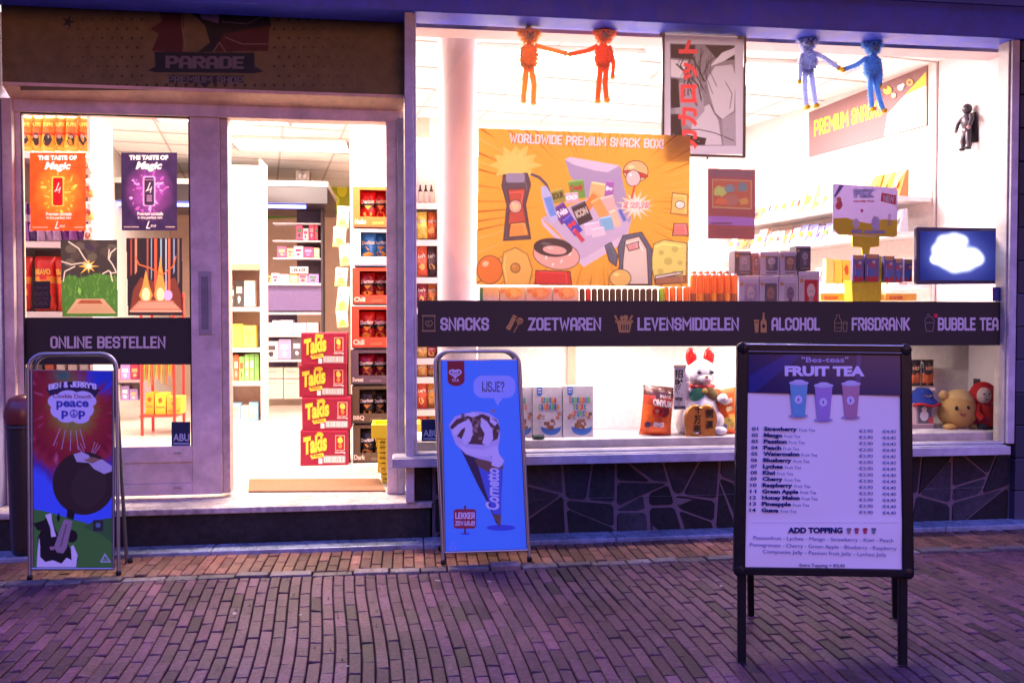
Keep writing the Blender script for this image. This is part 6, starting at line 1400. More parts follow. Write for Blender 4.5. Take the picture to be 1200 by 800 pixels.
# tall shelf at the left end
Yc = 6.0
shelf_unit('narrow stocked shelf unit between the window post and the round column', 480, 516, 150, 520, Yc, .35, [238, 281, 325, 361, 420, 442, 480, 508], col=(.76, .7, .68), back=(.6, .5, .5), strip=(.82, .76, .76))
for k, x in enumerate((492.5, 499, 505.5)):
    c = at(x, 237.5, Yc + .1); m = MB(origin=c).use('gloss'); m.lathe(c, [(0, 0), (.016, 0), (.016, .075), (.007, .1), (.006, .125), (0, .126)], None, 12, cols=[(.06, .04, .03), (.65, .55, .5), (.05, .03, .03), (.05, .03, .03), (.4, .05, .05)]); tag(m.build('sauce_bottle'), 'small dark bottle with pale label, %s of three beside the round column' % ORD[k], 'bottle', 'small bottles beside the column')
for j, (y1, y0, cs_) in enumerate(((280.5, 249, [(.8, .6, .1), (.75, .15, .03)]), (324.5, 288, [(.7, .12, .05), (.1, .05, .06)]), (360.5, 330, [(.3, .03, .05), (.7, .2, .03)]), (419.5, 404, [(.75, .4, .1), (.5, .03, .03)]), (441.5, 424, [(.8, .35, .1), (.6, .1, .05)]), (479.5, 446, [(.6, .08, .04), (.75, .3, .05)]), (507.5, 484, [(.7, .1, .04), (.7, .35, .08)]))):
    for k, x in enumerate((488, 499.5)):
        c = cs_[k]; bag('crisp_bag', '%s crisp bag on the %s shelf from the top beside the column' % (('left', 'right')[k], ORD[j]), x, y0, x + 13, y1, Yc + .08 + .03 * k, [(.4, c), (.6, tuple(min(1, q * 1.4 + .05) for q in c)), (1, c)], lambda m, x=x, y0=y0, y1=y1: (m.text("Lay's", x + 2, lerp(y0, y1, .3), x + 11, lerp(y0, y1, .45), (.85, .8, .7), 2, bold=.05, slope=-1), m.blob(x + 6, lerp(y0, y1, .7), 4, 3.5, (.85, .5, .15), 2, 8, .3)), 'crisp bags on the narrow shelf unit', tilt=random.uniform(-.08, .08))

# cereal boxes on the deck
def cereal(x0, y0, x1, y1, w1, label, Y=5.22):
    def f(m):
        W_ = x1 - x0; X = lambda u: x0 + u * W_; H_ = y1 - y0; V = lambda v: y0 + v * H_
        m.poly([(X(.14), V(.02)), (X(.32), V(.02)), (X(.32), V(.16)), (X(.23), V(.2)), (X(.14), V(.16))], (.05, .2, .6), 1); m.rect(X(.17), V(.05), X(.29), V(.08), (.7, .7, .8), 2); m.rect(X(.17), V(.11), X(.29), V(.13), (.7, .7, .8), 2)
        cl = [(.7, .1, .06), (.05, .3, .5), (.15, .5, .1), (.1, .15, .5), (.8, .35, .04)]
        y = V(.22)
        for li, wd_ in enumerate(w1):
            n = len(wd_); ww = W_ * .72 / 8 * n; xs = X(.55) - ww / 2
            for i, ch in enumerate(wd_): m.text(ch, xs + i * ww / n, y, xs + (i + .88) * ww / n, y + H_ * .115, cl[(i + li * 2) % 5], 2 + (i % 2) * .4, bold=.05, slope=0)
            y += H_ * .135
        m.oval(X(.62), V(.82), W_ * .34, H_ * .15, (.06, .16, .5), 1); m.oval(X(.62), V(.76), W_ * .36, H_ * .08, (.75, .68, .66), 2)
        for k in range(13): a = random.uniform(0, 6.3); m.rrect(X(.6) + W_ * .24 * math.cos(a) * random.random() - 2, V(.75) + H_ * .07 * math.sin(a) - 2, X(.6) + W_ * .24 * math.cos(a) * random.random() + 2.4, V(.75) + H_ * .07 * math.sin(a) + 2, .6, jit((.34, .14, .08), .2), 3 + k * .1)
        for u, v in ((.2, .62), (.9, .55), (.24, .58), (.85, .62)): m.rrect(X(u) - 2, V(v) - 2, X(u) + 2, V(v) + 2, .6, jit((.4, .17, .1), .2), 3 + u)
        for k in range(2): m.rect(X(.32), V(.58 + k * .05), X(.4), V(.6 + k * .05), (.1, .08, .08), 2)
    return boxi('cereal_box', label, x0, y0, x1, y1, Y, .07, (.66, .58, .60), f, 'cereal boxes on the display deck', 'cereal box', zfloor=ZD + .001)
random.seed(12)
cereal(660, 452, 695, 511.5, ['Cinnamon', 'Toast', 'Crunch'], 'white cereal box with three lines of coloured words, rightmost of the row')
cereal(624.5, 452.5, 658.5, 511.5, ['Croque', 'Cannelle'], 'white cereal box with two lines of coloured words, middle of the row', 5.23)
cereal(601, 453, 623.5, 511.5, ['PUB', 'TARO'], 'white cereal box partly hidden by the blue pavement sign', 5.25)
m = MB(origin=at(631, 512, 5.17)).use('darkmetal'); c = at(631, 513, 5.17); c.z = ZD + .001; m.lathe(c, [(0, 0), (.036, 0), (.037, .02), (.033, .024), (0, .025)], (.03, .05, .05), 24); tag(m.build('round_tin'), 'small flat dark round tin in front of the cereal boxes', 'tin')

# crisp bags beside the cat
def art_bagl(m):
    m.text('SNACK', 769, 462, 783, 466, (.85, .7, .65), 3, bold=.05, slope=.5); m.text('ONYUM', 760, 467, 785, 475, (.85, .75, .7), 3, bold=.07, slope=2); m.oval(768, 483, 6.5, 6.5, (.7, .03, .02), 3); m.oval(776, 481, 6, 7, (.2, .03, .03), 2.4); m.oval(766, 481, 2.4, 2.4, (.85, .35, .2), 3.8)
    m.oval(757.5, 498, 3.4, 3.4, (.08, .05, .12), 3); m.text('RINGS', 764, 494, 777, 500, (.85, .78, .75), 3, bold=.05); m.rect(752, 507, 785, 509, (.7, .3, .05), 2)
bag('crisp_bag', 'orange crisp bag with dark brown top standing left of the lucky cat', 751, 453, 789, 510.8, 5.24, [(.1, (.72, .10, .02)), (.62, (.80, .13, .02)), (.80, (.60, .07, .03)), (1, (.10, .03, .03))], art_bagl, cat='crisp bag', tilt=-.09, fat=.26, group=None)
def art_bagr(m):
    m.text('Chee', 845, 466, 857, 475, (.85, .75, .6), 3, bold=.08, slope=-3); m.text('tos', 848, 476, 858, 483, (.85, .7, .3), 3, bold=.08, slope=-3); m.blob(850, 493, 6, 5, (.75, .6, .12), 2.5); m.blob(856, 499, 5, 4, (.7, .45, .1), 3); m.blob(846, 500, 3, 4, (.15, .15, .3), 3)
bag('crisp_bag', 'orange crisp bag with pale lettering standing right of the lucky cat', 839, 455, 863, 509.5, 5.26, [(.15, (.8, .12, .02)), (.4, (.75, .45, .08)), (1, (.85, .15, .02))], art_bagr, cat='crisp bag', tilt=.06, fat=.24)
# lucky cat
Yc2 = 5.33; c = at(818, 510, Yc2); c.z = ZD + .001; s1 = 1 / 186.0     # metres per photo pixel here
t = thing('lucky_cat', 'white porcelain lucky cat with red ears holding a gold oval coin plaque', 'statue', c)
V = lambda x, y, z: c + Vector((x * s1, y * s1, z * s1)); PWc = (.78, .72, .74)
m = MB(origin=c).use('porcelain'); m.lathe(c, [(0, 0), (24 * s1, 0), (27 * s1, 8 * s1), (27 * s1, 22 * s1), (23 * s1, 38 * s1), (18 * s1, 50 * s1), (14 * s1, 57 * s1), (0, 60 * s1)], PWc, 28)
m.ell(V(-14, -16, 20), (11 * s1, 11 * s1, 13 * s1), PWc); m.ell(V(-13, -25, 5), (10 * s1, 9 * s1, 5.5 * s1), PWc); m.ell(V(16, -16, 16), (10 * s1, 10 * s1, 12 * s1), PWc); m.ell(V(17, -24, 5), (10 * s1, 9 * s1, 5.5 * s1), PWc)
m.tube([V(20, -4, 48), V(25, -14, 42), V(22, -26, 42)], [8 * s1, 7 * s1, 5.5 * s1], PWc, 14); m.ell(V(20, -27, 43), (6.5 * s1, 5.5 * s1, 5 * s1), PWc)
m.tube([V(-18, -6, 46), V(-24, -14, 52), V(-23, -18, 64)], [7 * s1, 6.5 * s1, 6 * s1], PWc, 14); m.ell(V(-23, -18, 68), (6.5 * s1, 6 * s1, 6.5 * s1), PWc)
m.build('body', t)
m = MB(origin=c).use('porcelain'); m.ell(V(0, -6, 73), (18.5 * s1, 16 * s1, 17 * s1), PWc, 24, 16); m.ell(V(1, -19, 66), (9 * s1, 6 * s1, 6 * s1), PWc); hd = m.build('head', t)
for sx in (-1, 1):
    m = MB(origin=c).use('porcelain'); m.ell(V(-1 + sx * 11, -8, 91), (6.8 * s1, 4 * s1, 12 * s1), (.72, .02, .02), 16, 12, M=Matrix.Rotation(sx * .10, 3, 'Y')); m.build('ear', hd)
    m = MB(origin=c).use('gloss'); m.ell(V(1.5 + sx * 7.5, -20.3, 74), (3.2 * s1, 1.4 * s1, 2.2 * s1), (.12, .13, .17), 12, 8); m.ell(V(1.5 + sx * 7.5, -21.6, 74), (1.3 * s1, .6 * s1, 1.6 * s1), (.01, .01, .01), 10, 6)
    m.tube([V(1.5 + sx * 11, -18.6, 76.4), V(1.5 + sx * 7.5, -20.6, 77.4), V(1.5 + sx * 4, -20.8, 76)], .35 * s1, (.08, .06, .06), 5); m.build('eye', hd)
m = MB(origin=c).use('gloss'); m.ell(V(1.5, -25, 69), (2.4 * s1, 1.3 * s1, 1.7 * s1), (.5, .18, .08), 10, 6); m.tube([V(-2.5, -24.4, 64), V(0, -25.4, 63), V(1.5, -25.6, 65), V(3, -25.4, 63), V(6, -24, 64)], .4 * s1, (.45, .05, .06), 5)
for sx in (-1, 1):
    for dz in (0, 2.5, 5): m.tube([V(1.5 + sx * 8, -23, 65 - dz * .3), V(1.5 + sx * 15, -17, 64 - dz)], .22 * s1, (.1, .07, .08), 4)
m.build('nose_and_mouth', hd)
m = MB(origin=c).use('plastic'); m.tube([V(2 + 15 * math.cos(a), -3 + 14.5 * math.sin(a), 56.5) for a in [k * math.pi / 12 for k in range(24)]], 2.3 * s1, (.6, .02, .03), 8, closed=True); m.ell(V(0, -21, 52), 3.6 * s1, (.45, .28, .06)); m.build('collar', t)
m = MB(origin=c).use('fabric'); m.ell(V(-7, -17, 47), (10 * s1, 5 * s1, 8.5 * s1), (.12, .5, .28), M=Matrix.Rotation(-.5, 3, 'Y')); m.ell(V(10, -17, 48), (9 * s1, 5 * s1, 7.5 * s1), (.35, .26, .1), M=Matrix.Rotation(.5, 3, 'Y')); m.build('bib', t)
m = MB(origin=c).use('metal'); pts = []
for dx in (-23, -9):
    Zc = 18.5; m.lathe(V(8 + dx, -31 + (dx + 9) * .05, Zc), [(0, -1.4 * s1), (12 * s1, -1.4 * s1), (13.2 * s1, 0), (12 * s1, 1.4 * s1), (0, 1.4 * s1)], None, 30, M=Matrix(((1, 0, 0), (0, 0, 1), (0, 1.42, 0))), cols=[(.42, .20, .06), (.3, .14, .04), (.3, .14, .04), (.42, .2, .06)], smooth=False)
m.box(V(-26, -32, 0), V(10, -28, 8), (.40, .19, .06)); pq = m.build('coin_plaque', t)
m = MB(origin=c, mapf=flatmap(c.y - 35 * s1, 0)).use('print_')
for ch, x, y in (('千', 814.5, 476), ('万', 813.5, 488), ('両', 813.5, 499.5), ('開', 828, 481), ('運', 828, 494.5)): m.text(ch, x, y - 1.5, x + 8, y + 8.5, (.04, .025, .02), 1 + (x > 820) * .5, bold=.03)
m.build('characters', pq)
m = MB(origin=c).use('card'); m.box(V(-38, -24, 31), V(-24, -22, 82), (.72, .65, .66)); m.box(V(-38.6, -24.6, 80), V(-23.4, -21.4, 83), (.5, .35, .3)); m.box(V(-37.5, -25, 31), V(-24.5, -24.1, 35), (.08, .07, .09)); tg = m.build('banner_tablet', t)
m = MB(origin=c, mapf=flatmap(c.y - 24.6 * s1, 0)).use('print_')
for k, ch in enumerate('招財進寶'): m.text(ch, 790.5, 433 + k * 10.6, 800.5, 442.8 + k * 10.6, (.03, .025, .03), 1, bold=.035)
m.build('characters', tg)

# plush toys and boxes at the right end of the deck
def feet(z): return z
Yq = 5.34
c = at(1122, 500, Yq); c.z = ZD + .001; s1 = 1 / 181.0; V = lambda x, y, z: c + Vector((x * s1, y * s1, z * s1))
t = thing('plush_toy', 'round pale yellow plush toy in a hood with a small smiling mouth', 'plush toy', c); YP_ = (.72, .46, .16)
m = MB(origin=c).use('fabric'); m.ell(V(0, 0, 20), (24 * s1, 19 * s1, 20.5 * s1), YP_, 24, 16); tufts(m, V(0, 0, 20), (24 * s1, 19 * s1, 20.5 * s1), YP_, 900, .007); m.build('body', t)
m = MB(origin=c).use('fabric'); m.ell(V(4, 4, 31), (20 * s1, 17 * s1, 16 * s1), (.80, .60, .25), 22, 14); tufts(m, V(4, 4, 31), (20 * s1, 17 * s1, 16 * s1), (.8, .6, .25), 500, .007)
for sx in (-1, 1): m.ell(V(1.5 + sx * 19, 2, 40), (6 * s1, 4 * s1, 6 * s1), (.75, .52, .2), 12, 8)
m.build('hood', t)
for sx in (-1, 1): MB(origin=c).use('gloss').ell(V(-6 + sx * 7.5, -17.5, 26), (2.3 * s1, 1.2 * s1, 2.8 * s1), (.02, .02, .02), 10, 8).build('eye', t)
m = MB(origin=c).use('fabric'); m.tube([V(-9, -18.6, 19), V(-6, -19.4, 17), V(-3, -18.8, 19)], 1 * s1, (.5, .1, .12), 6); m.build('mouth', t)
for x in (-17, 17): m = MB(origin=c).use('fabric'); m.ell(V(x, -9, 3), (8 * s1, 8 * s1, 3.6 * s1), YP_, 12, 8); m.build('foot', t)
c = at(1152, 502, 5.30); c.z = ZD + .001; V = lambda x, y, z: c + Vector((x * s1, y * s1, z * s1)); RR = (.62, .025, .015)
t = thing('hooded_doll', 'red hooded plush doll with a pale face leaning at the right end of the deck', 'plush toy', c)
m = MB(origin=c).use('fabric'); m.lathe(V(0, 0, 0), [(0, 2 * s1), (13 * s1, 3 * s1), (14 * s1, 12 * s1), (11 * s1, 24 * s1), (8 * s1, 31 * s1), (0, 33 * s1)], RR, 20); tufts(m, V(0, 0, 15), (13 * s1, 13 * s1, 15 * s1), RR, 300, .005)
for sx in (-1, 1): m.tube([V(sx * 9, -2, 27), V(sx * 14, -8, 19), V(sx * 11, -14, 13)], [5 * s1, 4.4 * s1, 4 * s1], RR, 10)
m.build('body', t)
m = MB(origin=c).use('fabric'); m.ell(V(0, 1, 42), (15 * s1, 14 * s1, 15 * s1), RR, 20, 14); tufts(m, V(0, 1, 42), (15 * s1, 14 * s1, 15 * s1), RR, 400, .005); hd = m.build('hood', t)
m = MB(origin=c).use('fabric'); m.ell(V(-5, -7.5, 41), (8.5 * s1, 8 * s1, 10 * s1), (.72, .6, .58), 16, 12); m.build('face', hd)
for sx in (-1, 1): MB(origin=c).use('gloss').ell(V(-6.5 + sx * 3.5, -14.8, 43), (1.2 * s1, .8 * s1, 1.2 * s1), (.02, .02, .02), 8, 6).build('eye', hd)
MB(origin=c).use('gloss').tube([V(-9, -15, 37), V(-6.5, -15.6, 36.4), V(-4, -15, 37)], .5 * s1, (.1, .05, .05), 5).build('mouth', hd)
for sx in (-1, 1): MB(origin=c).use('fabric').ell(V(sx * 8, -8, 3.2), (7 * s1, 9 * s1, 3.6 * s1), (.03, .03, .04), 12, 8).build('shoe', t)
MB(origin=c).use('fabric').ell(V(12, -14, 13), 3.2 * s1, (.7, .6, .6), 10, 8).build('hand', t)
boxi('dark_case', 'dark plastic case leaning behind the red hooded doll', 1147, 444, 1170, 498, 5.46, .06, (.045, .02, .03), lambda m: (m.rect(1149, 446, 1168, 448, (.4, .35, .35), 1), m.rect(1160, 462, 1167, 494, (.12, .1, .1), 1)), cat='case', mt='plastic')
boxi('toy_box', 'windowed toy box with a small white figure, under the blue sun hat', 1066, 470, 1094, 497.5, 5.33, .12, (.3, .2, .24), lambda m: (m.rect(1069, 472, 1074, 496, (.6, .45, .4), 1), m.rect(1076, 473, 1092, 496, (.1, .1, .13), 1), m.oval(1083, 487, 5, 6, (.6, .55, .55), 2), m.oval(1083, 479, 3.2, 3, (.6, .55, .55), 2.4), m.rect(1088, 489, 1093, 496, (.5, .06, .06), 2), m.rect(1066, 496, 1094, 497.6, (.55, .4, .35), 2)), cat='toy box', zfloor=ZD + .001)
# blue hat
c = at(1081, 470, 5.38); zt3 = ZD + .001 + zz(1080, 470, 5.33) - zz(1080, 497.5, 5.33) + .003; c.z = zt3; t = thing('sun_hat', 'blue plush sun hat with a red brim edge resting on the toy box', 'hat', c); V = lambda x, y, z: c + Vector((x * s1, y * s1, z * s1))
prof = [(0, 20), (7, 19.5), (11, 15), (13, 8), (17, 3.5), (20, 1), (19, 0)]
m = MB(origin=c).use('fabric'); m.lathe(c, [(r * s1, z * s1) for r, z in prof], (.02, .045, .30), 28); m.build('crown', t)
m = MB(origin=c).use('fabric'); m.tube([V(19.5 * math.cos(a), 19.5 * math.sin(a), .3 + 1.2 * math.sin(a * 5)) for a in [k * math.pi / 20 for k in range(40)]], 1.6 * s1, (.6, .03, .03), 8, closed=True); m.build('brim_edge', t)
m = MB(origin=c).use('fabric'); m.tube([V(-5, -11.6, 11.5), V(0, -12.6, 9.6), V(5, -11.6, 11.5)], .7 * s1, (.5, .3, .08), 6); m.build('stitching', t)
zsh = zz(1080, 454.5, 5.48)
m = MB(origin=at(1080, 454, 5.48)).use('card'); m.box((xl(1040, 5.48), 5.46, zsh - .014), (xl(1095, 5.48), 5.589, zsh), (.7, .62, .62)); tag(m.build('small_shelf'), 'small white shelf behind the menu board carrying two black bags', 'shelf')
for k, x0 in enumerate((1064, 1079)):
    bag('snack_bag', ('black snack bag with orange print, left one on the small shelf', 'black snack bag with orange print, right one on the small shelf')[k], x0, 422, x0 + 15, 453, 5.50, [(.12, (.03, .015, .02)), (.45, (.42, .10, .03)), (1, (.03, .018, .022))], lambda m, x0=x0: m.text('HOT', x0 + 3, 430, x0 + 12, 434, (.6, .3, .2), 2, bold=.05), 'black snack bags on the small shelf', fat=.25)
m = MB(origin=(3, 5.58, .8), mapf=flatmap(Yd1 - .034, 0)).use('paper'); m.poly([(1117, 404), (1154, 404), (1150, 434), (1116, 433)], (.72, .64, .64), 0); tag(m.build('blank_sheet'), 'blank pale sheet taped to the cream panel above the plush toys', 'sheet')

# rows on the long shelf behind the band
YR = 5.22
def zon(x, y, Y): return y
def onshelf(Y, cx): return 375
for k in range(3): boxi('cereal_box', 'cereal box lying on its side under the banner, %s of the row' % ('left', 'middle', 'right')[k], 586 + k * 31, 336.5, 615.5 + k * 31, 372, YR, .2, (.72, .64, .64), lambda m, x=586 + k * 31: (m.oval(x + 16, 344, 10, 7.5, (.75, .45, .25), 1), m.burst(x + 16, 343, 4, 7, 9, (.8, .62, .4), 1.6), m.oval(x + 10, 345, 3, 3, (.7, .35, .15), 2.2), m.oval(x + 22, 344, 3, 3, (.8, .55, .3), 2.2), m.text('OAT', x + 1, 339, x + 7, 343, (.6, .1, .1), 1.4, bold=.04)), 'cereal boxes lying behind the window band', 'cereal box')
boxi('green_box', 'white box with a green edge at the left end of the row under the banner', 562, 336.5, 585, 372, YR, .2, (.72, .68, .68), lambda m: m.rect(562.5, 337, 566, 371, (.05, .35, .2), 1))
for k in range(14):
    c = ((.45, .03, .03), (.5, .4, .4)) if k in (0, 2) else ((.035, .025, .03), (.45, .38, .38)); can('small %s tin, %s from the left in the row under the banner' % ('black' if k not in (0, 2) else 'red', ORD[k]), 675 + k * 7.1, 372, 6.6, 34.5, YR + .02, c, 'black tins behind the window band' if k not in (0, 2) else 'red tins behind the window band', 'tin_can')
can('small bright green tin at the right end of the black tins', 775, 372, 7, 35, YR + .02, ((.25, .5, .05), (.6, .6, .3)), 'green tin', 'tin_can')
for r_, (y, x0, n, Yy) in enumerate(((331, 805, 8, YR + .22), (337, 780, 11, YR + .06))):
    for k in range(n):
        x = x0 + k * (7.6 if r_ == 0 else 8.0); ph = (372 - (317 if r_ == 0 else 321)) if x > 806 else 36.5; x_ = x
        c0 = can('tall orange drinks can, %s from the left in the %s row' % (ORD[k], ('back', 'front')[r_]), x_, 372, 7.3, ph, Yy, ((.80, .16, .03), (.82, .28, .05) if k % 2 else (.35, .08, .04)), 'orange cans behind the window band')
# boxed figures
def figbox(x0, y0, x1, y1, col, win, dollc, label, lay=0):
    W_ = x1 - x0; H_ = y1 - y0; X = lambda u: x0 + u * W_; Q = lambda v: y0 + v * H_
    return boxi('figure_box', label, x0, y0, x1, y1, YR + .1, .1, col, lambda m: (m.rect(X(.0), Q(.0), X(1), Q(.08), (.7, .62, .66), 1), m.rrect(X(.28), Q(.18), X(.93), Q(.82), 1.5, win, 1), m.oval(X(.6), Q(.42), W_ * .2, H_ * .16, dollc, 2), m.oval(X(.6), Q(.66), W_ * .12, H_ * .13, tuple(q * .6 for q in dollc), 2.4), m.oval(X(.55), Q(.43), .6, .7, (.02, .02, .02), 2.8), m.oval(X(.67), Q(.43), .6, .7, (.02, .02, .02), 2.8), m.oval(X(.15), Q(.2), W_ * .1, W_ * .1, (.6, .3, .1), 2), m.rect(X(.3), Q(.88), X(.9), Q(.94), (.3, .2, .2), 1.6)), 'boxed figures behind the window band', 'figure box')
figbox(861, 294, 880, 322, (.10, .07, .10), (.35, .3, .36), (.5, .45, .48), 'dark figure box at the upper left of the boxed figures')
figbox(882, 296, 889, 322, (.55, .2, .16), (.4, .1, .1), (.6, .5, .45), 'narrow red and white figure box beside the dark one')
figbox(891, 295, 913, 322, (.55, .50, .56), (.16, .14, .15), (.5, .47, .48), 'pale lilac figure box with a grey doll in the upper row')
figbox(914, 295, 934, 322, (.55, .48, .52), (.25, .16, .13), (.6, .38, .22), 'pale figure box with a tan doll in the upper row')
figbox(933, 288, 950, 317, (.05, .04, .05), (.12, .1, .11), (.4, .35, .36), 'tall black figure box on top of the row')
figbox(866, 323, 889, 372, (.5, .46, .56), (.4, .3, .4), (.6, .5, .5), 'lilac figure box at the left of the lower row')
figbox(890, 323, 912, 372, (.55, .50, .56), (.15, .12, .13), (.35, .2, .15), 'pale figure box with a brown doll in the lower row')
figbox(913, 323, 935, 372, (.62, .56, .6), (.5, .42, .46), (.2, .15, .2), 'pale pink figure box with a faint print in the lower row')
figbox(936, 318, 960, 372, (.6, .5, .5), (.5, .03, .04), (.7, .5, .45), 'pale figure box with a red panel at the right of the lower row')

# candy dispenser display stand
c = at(1014, 352, 5.30); t = thing('display_stand', 'yellow counter display stand with a printed header card and candy packs', 'display stand', c)
YY = 5.30; YLW = (.80, .60, .02)
m = MB(origin=c).use('card'); mp_ = flatmap(YY, 0)
def slab(m, pts, Y, th, col): 
    a = [at(x, y, Y) for x, y in pts]; n = len(a); m.add(a + [v + Vector((0, th, 0)) for v in a], [tuple(range(n)), tuple(range(n, 2 * n))] + [(k, (k + 1) % n, n + (k + 1) % n, n + k) for k in range(n)], col)
slab(m, [(999, 276), (1031, 277), (1030, 289), (1020, 290), (1018, 300), (1033, 300), (1033, 352), (1000, 352), (1000, 300), (1011, 300), (1010, 290), (999, 289)], YY + .004, .01, YLW)
slab(m, [(998, 328), (1033, 328), (1031, 372), (1000, 372)], YY - .03, .10, YLW); m.build('body', t)
m = MB(origin=c).use('paper'); slab(m, [(976, 216), (979, 215.5), (1050, 220), (1052, 224), (1051.5, 276), (1048, 278), (982, 275), (976, 268)], YY - .002, .006, (.50, .42, .60))
m.use('print_'); m.map = flatmap(YY - .003, 0)
m.poly([(976.5, 256), (992, 255), (1002, 259), (1020, 262), (1034, 257), (1051.5, 258), (1051, 276), (1048, 277.5), (982, 274.5), (977, 268)], (.82, .60, .03), 1)
m.text('PEZ', 1000, 221.5, 1024, 231, (.62, .62, .85), 2, bold=.07); m.text('PEZ', 1001, 222, 1024.6, 231.8, (.25, .2, .4), 1.5, bold=.07); m.text('candy fun', 1000, 234, 1024, 238, (.75, .1, .18), 2, bold=.03); m.poly([(1033, 226), (1050, 229), (1050, 240), (1032, 236)], (.75, .1, .12), 2); m.text('NEW', 1035, 228.5, 1048, 236.5, (.8, .6, .65), 3, bold=.05, slope=1.5)
m.blob(983, 241, 4, 6, (.75, .12, .12), 2, 8, .2); m.oval(983, 234, 3, 3, (.8, .25, .15), 2.4); m.poly([(977, 230), (984, 216.5), (989, 217), (979, 232)], (.2, .15, .35), 2); m.rect(998, 269, 1010, 273.5, (.35, .3, .45), 2); m.rect(1013, 270, 1037, 274, (.35, .3, .45), 2)
m.oval(1003, 262, 4, 6, (.75, .6, .62), 2); m.oval(1026, 262, 5, 9, (.6, .5, .68), 2); m.oval(1010, 247, 1.6, 2, (.7, .1, .2), 2)
for k in range(8): m.rect(1040.5, 251 + k * 1.7, 1044, 251.9 + k * 1.7, (.4, .2, .35), 2)
m.build('header_card', t)
def blister(x0, y0, x1, y1, Y, k, label):
    boxi('candy_pack', label, x0, y0, x1, y1, Y, .03, (.16, .14, .36), lambda m: (m.rrect(x0 + 1, y0, x1 - 1, y0 + 5, 1.5, (.75, .42, .14), 1), m.rect(x0 + 1, y1 - 6, x1 - 1, y1, (.65, .05, .06), 1), m.blob((x0 + x1) / 2, (y0 + y1) / 2 - 3, 3.5, 4, (.5, .12, .16), 2), m.blob((x0 + x1) / 2 - 1, (y0 + y1) / 2 + 5, 2, 6, (.12, .22, .55), 2.4), m.oval((x0 + x1) / 2 + 2, y0 + 9, 2, 2, (.7, .5, .4), 2.8), m.rect(x0 + 2, y0 + 12, x0 + 3, y1 - 7, (.4, .45, .7), 2.2)), 'candy packs on the yellow stand', 'candy pack', mt='plastic')
for k, (x0, y0, x1, y1) in enumerate(((999.5, 299, 1012, 330), (1014, 298, 1030, 330), (1036, 300, 1048, 331), (1049, 303, 1058, 331), (1060, 304, 1069, 330))): blister(x0, y0, x1, y1, 5.26, k, 'blue and red candy pack, %s from the left on the yellow stand' % ORD[k])
for k, x0 in enumerate((968, 978, 988)): boxi('yellow_pack', ('yellow pack left of the display stand, leftmost', 'yellow pack left of the display stand, middle', 'yellow pack with red print beside the display stand')[k], x0, 303 + k, x0 + 9, 332, 5.6, .05, ((.75, .6, .3), (.8, .6, .15), (.8, .55, .1))[k], (lambda m: m.blob(992, 316, 2.5, 6, (.65, .08, .06), 1)) if k == 2 else None, 'yellow packs beside the stand')
for k in range(3): boxi('orange_tray', 'flat orange tray on the long shelf right of the figure boxes, %s from the left' % ORD[k], 962 + k * 38, 344 + k % 2, 998 + k * 38, 352 , 5.45, .15, (.8, .38, .06), lambda m, x=962 + k * 38: m.text('SNOEP', x + 4, 347, x + 20, 351, (.6, .05, .05), 1, bold=.04), 'orange trays on the long shelf', 'tray')
c = at(735, 300, 5.3)
# glowing screen at the right end
Ys = 5.17; o = at(1124, 331, Ys); t = thing('screen', 'black framed screen glowing blue white at the right end of the window', 'screen', o)
m = MB(origin=o).use('plastic'); slab(m, [(1074.5, 267), (1173, 268), (1173, 332), (1074.5, 332.5)], Ys, .035, (.02, .025, .12)); m.build('housing', t, bevel=.004)
em = bpy.data.materials.new('screen_glow'); em.use_nodes = True; tt = em.node_tree; tt.nodes.remove(tt.nodes['Principled BSDF']); e = tt.nodes.new('ShaderNodeEmission'); at_ = tt.nodes.new('ShaderNodeAttribute'); at_.attribute_name = 'Col'
tt.links.new(at_.outputs['Color'], e.inputs[0]); e.inputs[1].default_value = 1; tt.links.new(e.outputs[0], tt.nodes['Material Output'].inputs[0]); MATS['screen_glow'] = em
m = MB(origin=o, mapf=flatmap(Ys - .002, 0)).use('screen_glow'); nx, ny = 90, 56; vs = []; fs = []; cs = []
bl = [(1105, 282, 9), (1118, 280, 10), (1098, 292, 8), (1128, 282, 8), (1112, 294, 14), (1100, 303, 9), (1124, 302, 16), (1140, 298, 10), (1146, 304, 9), (1133, 308, 12), (1108, 308, 8), (1118, 312, 10), (1095, 304, 6)]
for j in range(ny + 1):
    for i in range(nx + 1): vs.append(m.map(1078 + 92 * i / nx, 271 + 57.5 * j / ny, 1))
for j in range(ny):
    for i in range(nx):
        k = j * (nx + 1) + i; fs.append((k, k + 1, k + nx + 2, k + nx + 1)); x = 1078 + 92 * (i + .5) / nx; y = 271 + 57.5 * (j + .5) / ny
        f_ = sum(math.exp(-((x - a) ** 2 + (y - b) ** 2 * 1.15) / (r * r * .62)) for a, b, r in bl); g = min(1, max(0, (f_ - .12) / .75)); g = g * g * (3 - 2 * g); h_ = sum(math.exp(-((x - a) ** 2 + (y - b) ** 2) / (r * r * 3.2)) for a, b, r in bl) / 6
        cs.append((.015 + h_ * .16 + g * 1.6, .022 + h_ * .20 + g * 1.7, .20 + h_ * .75 + g * 2.2))
m.add(vs, fs, cs); m.build('display', t)

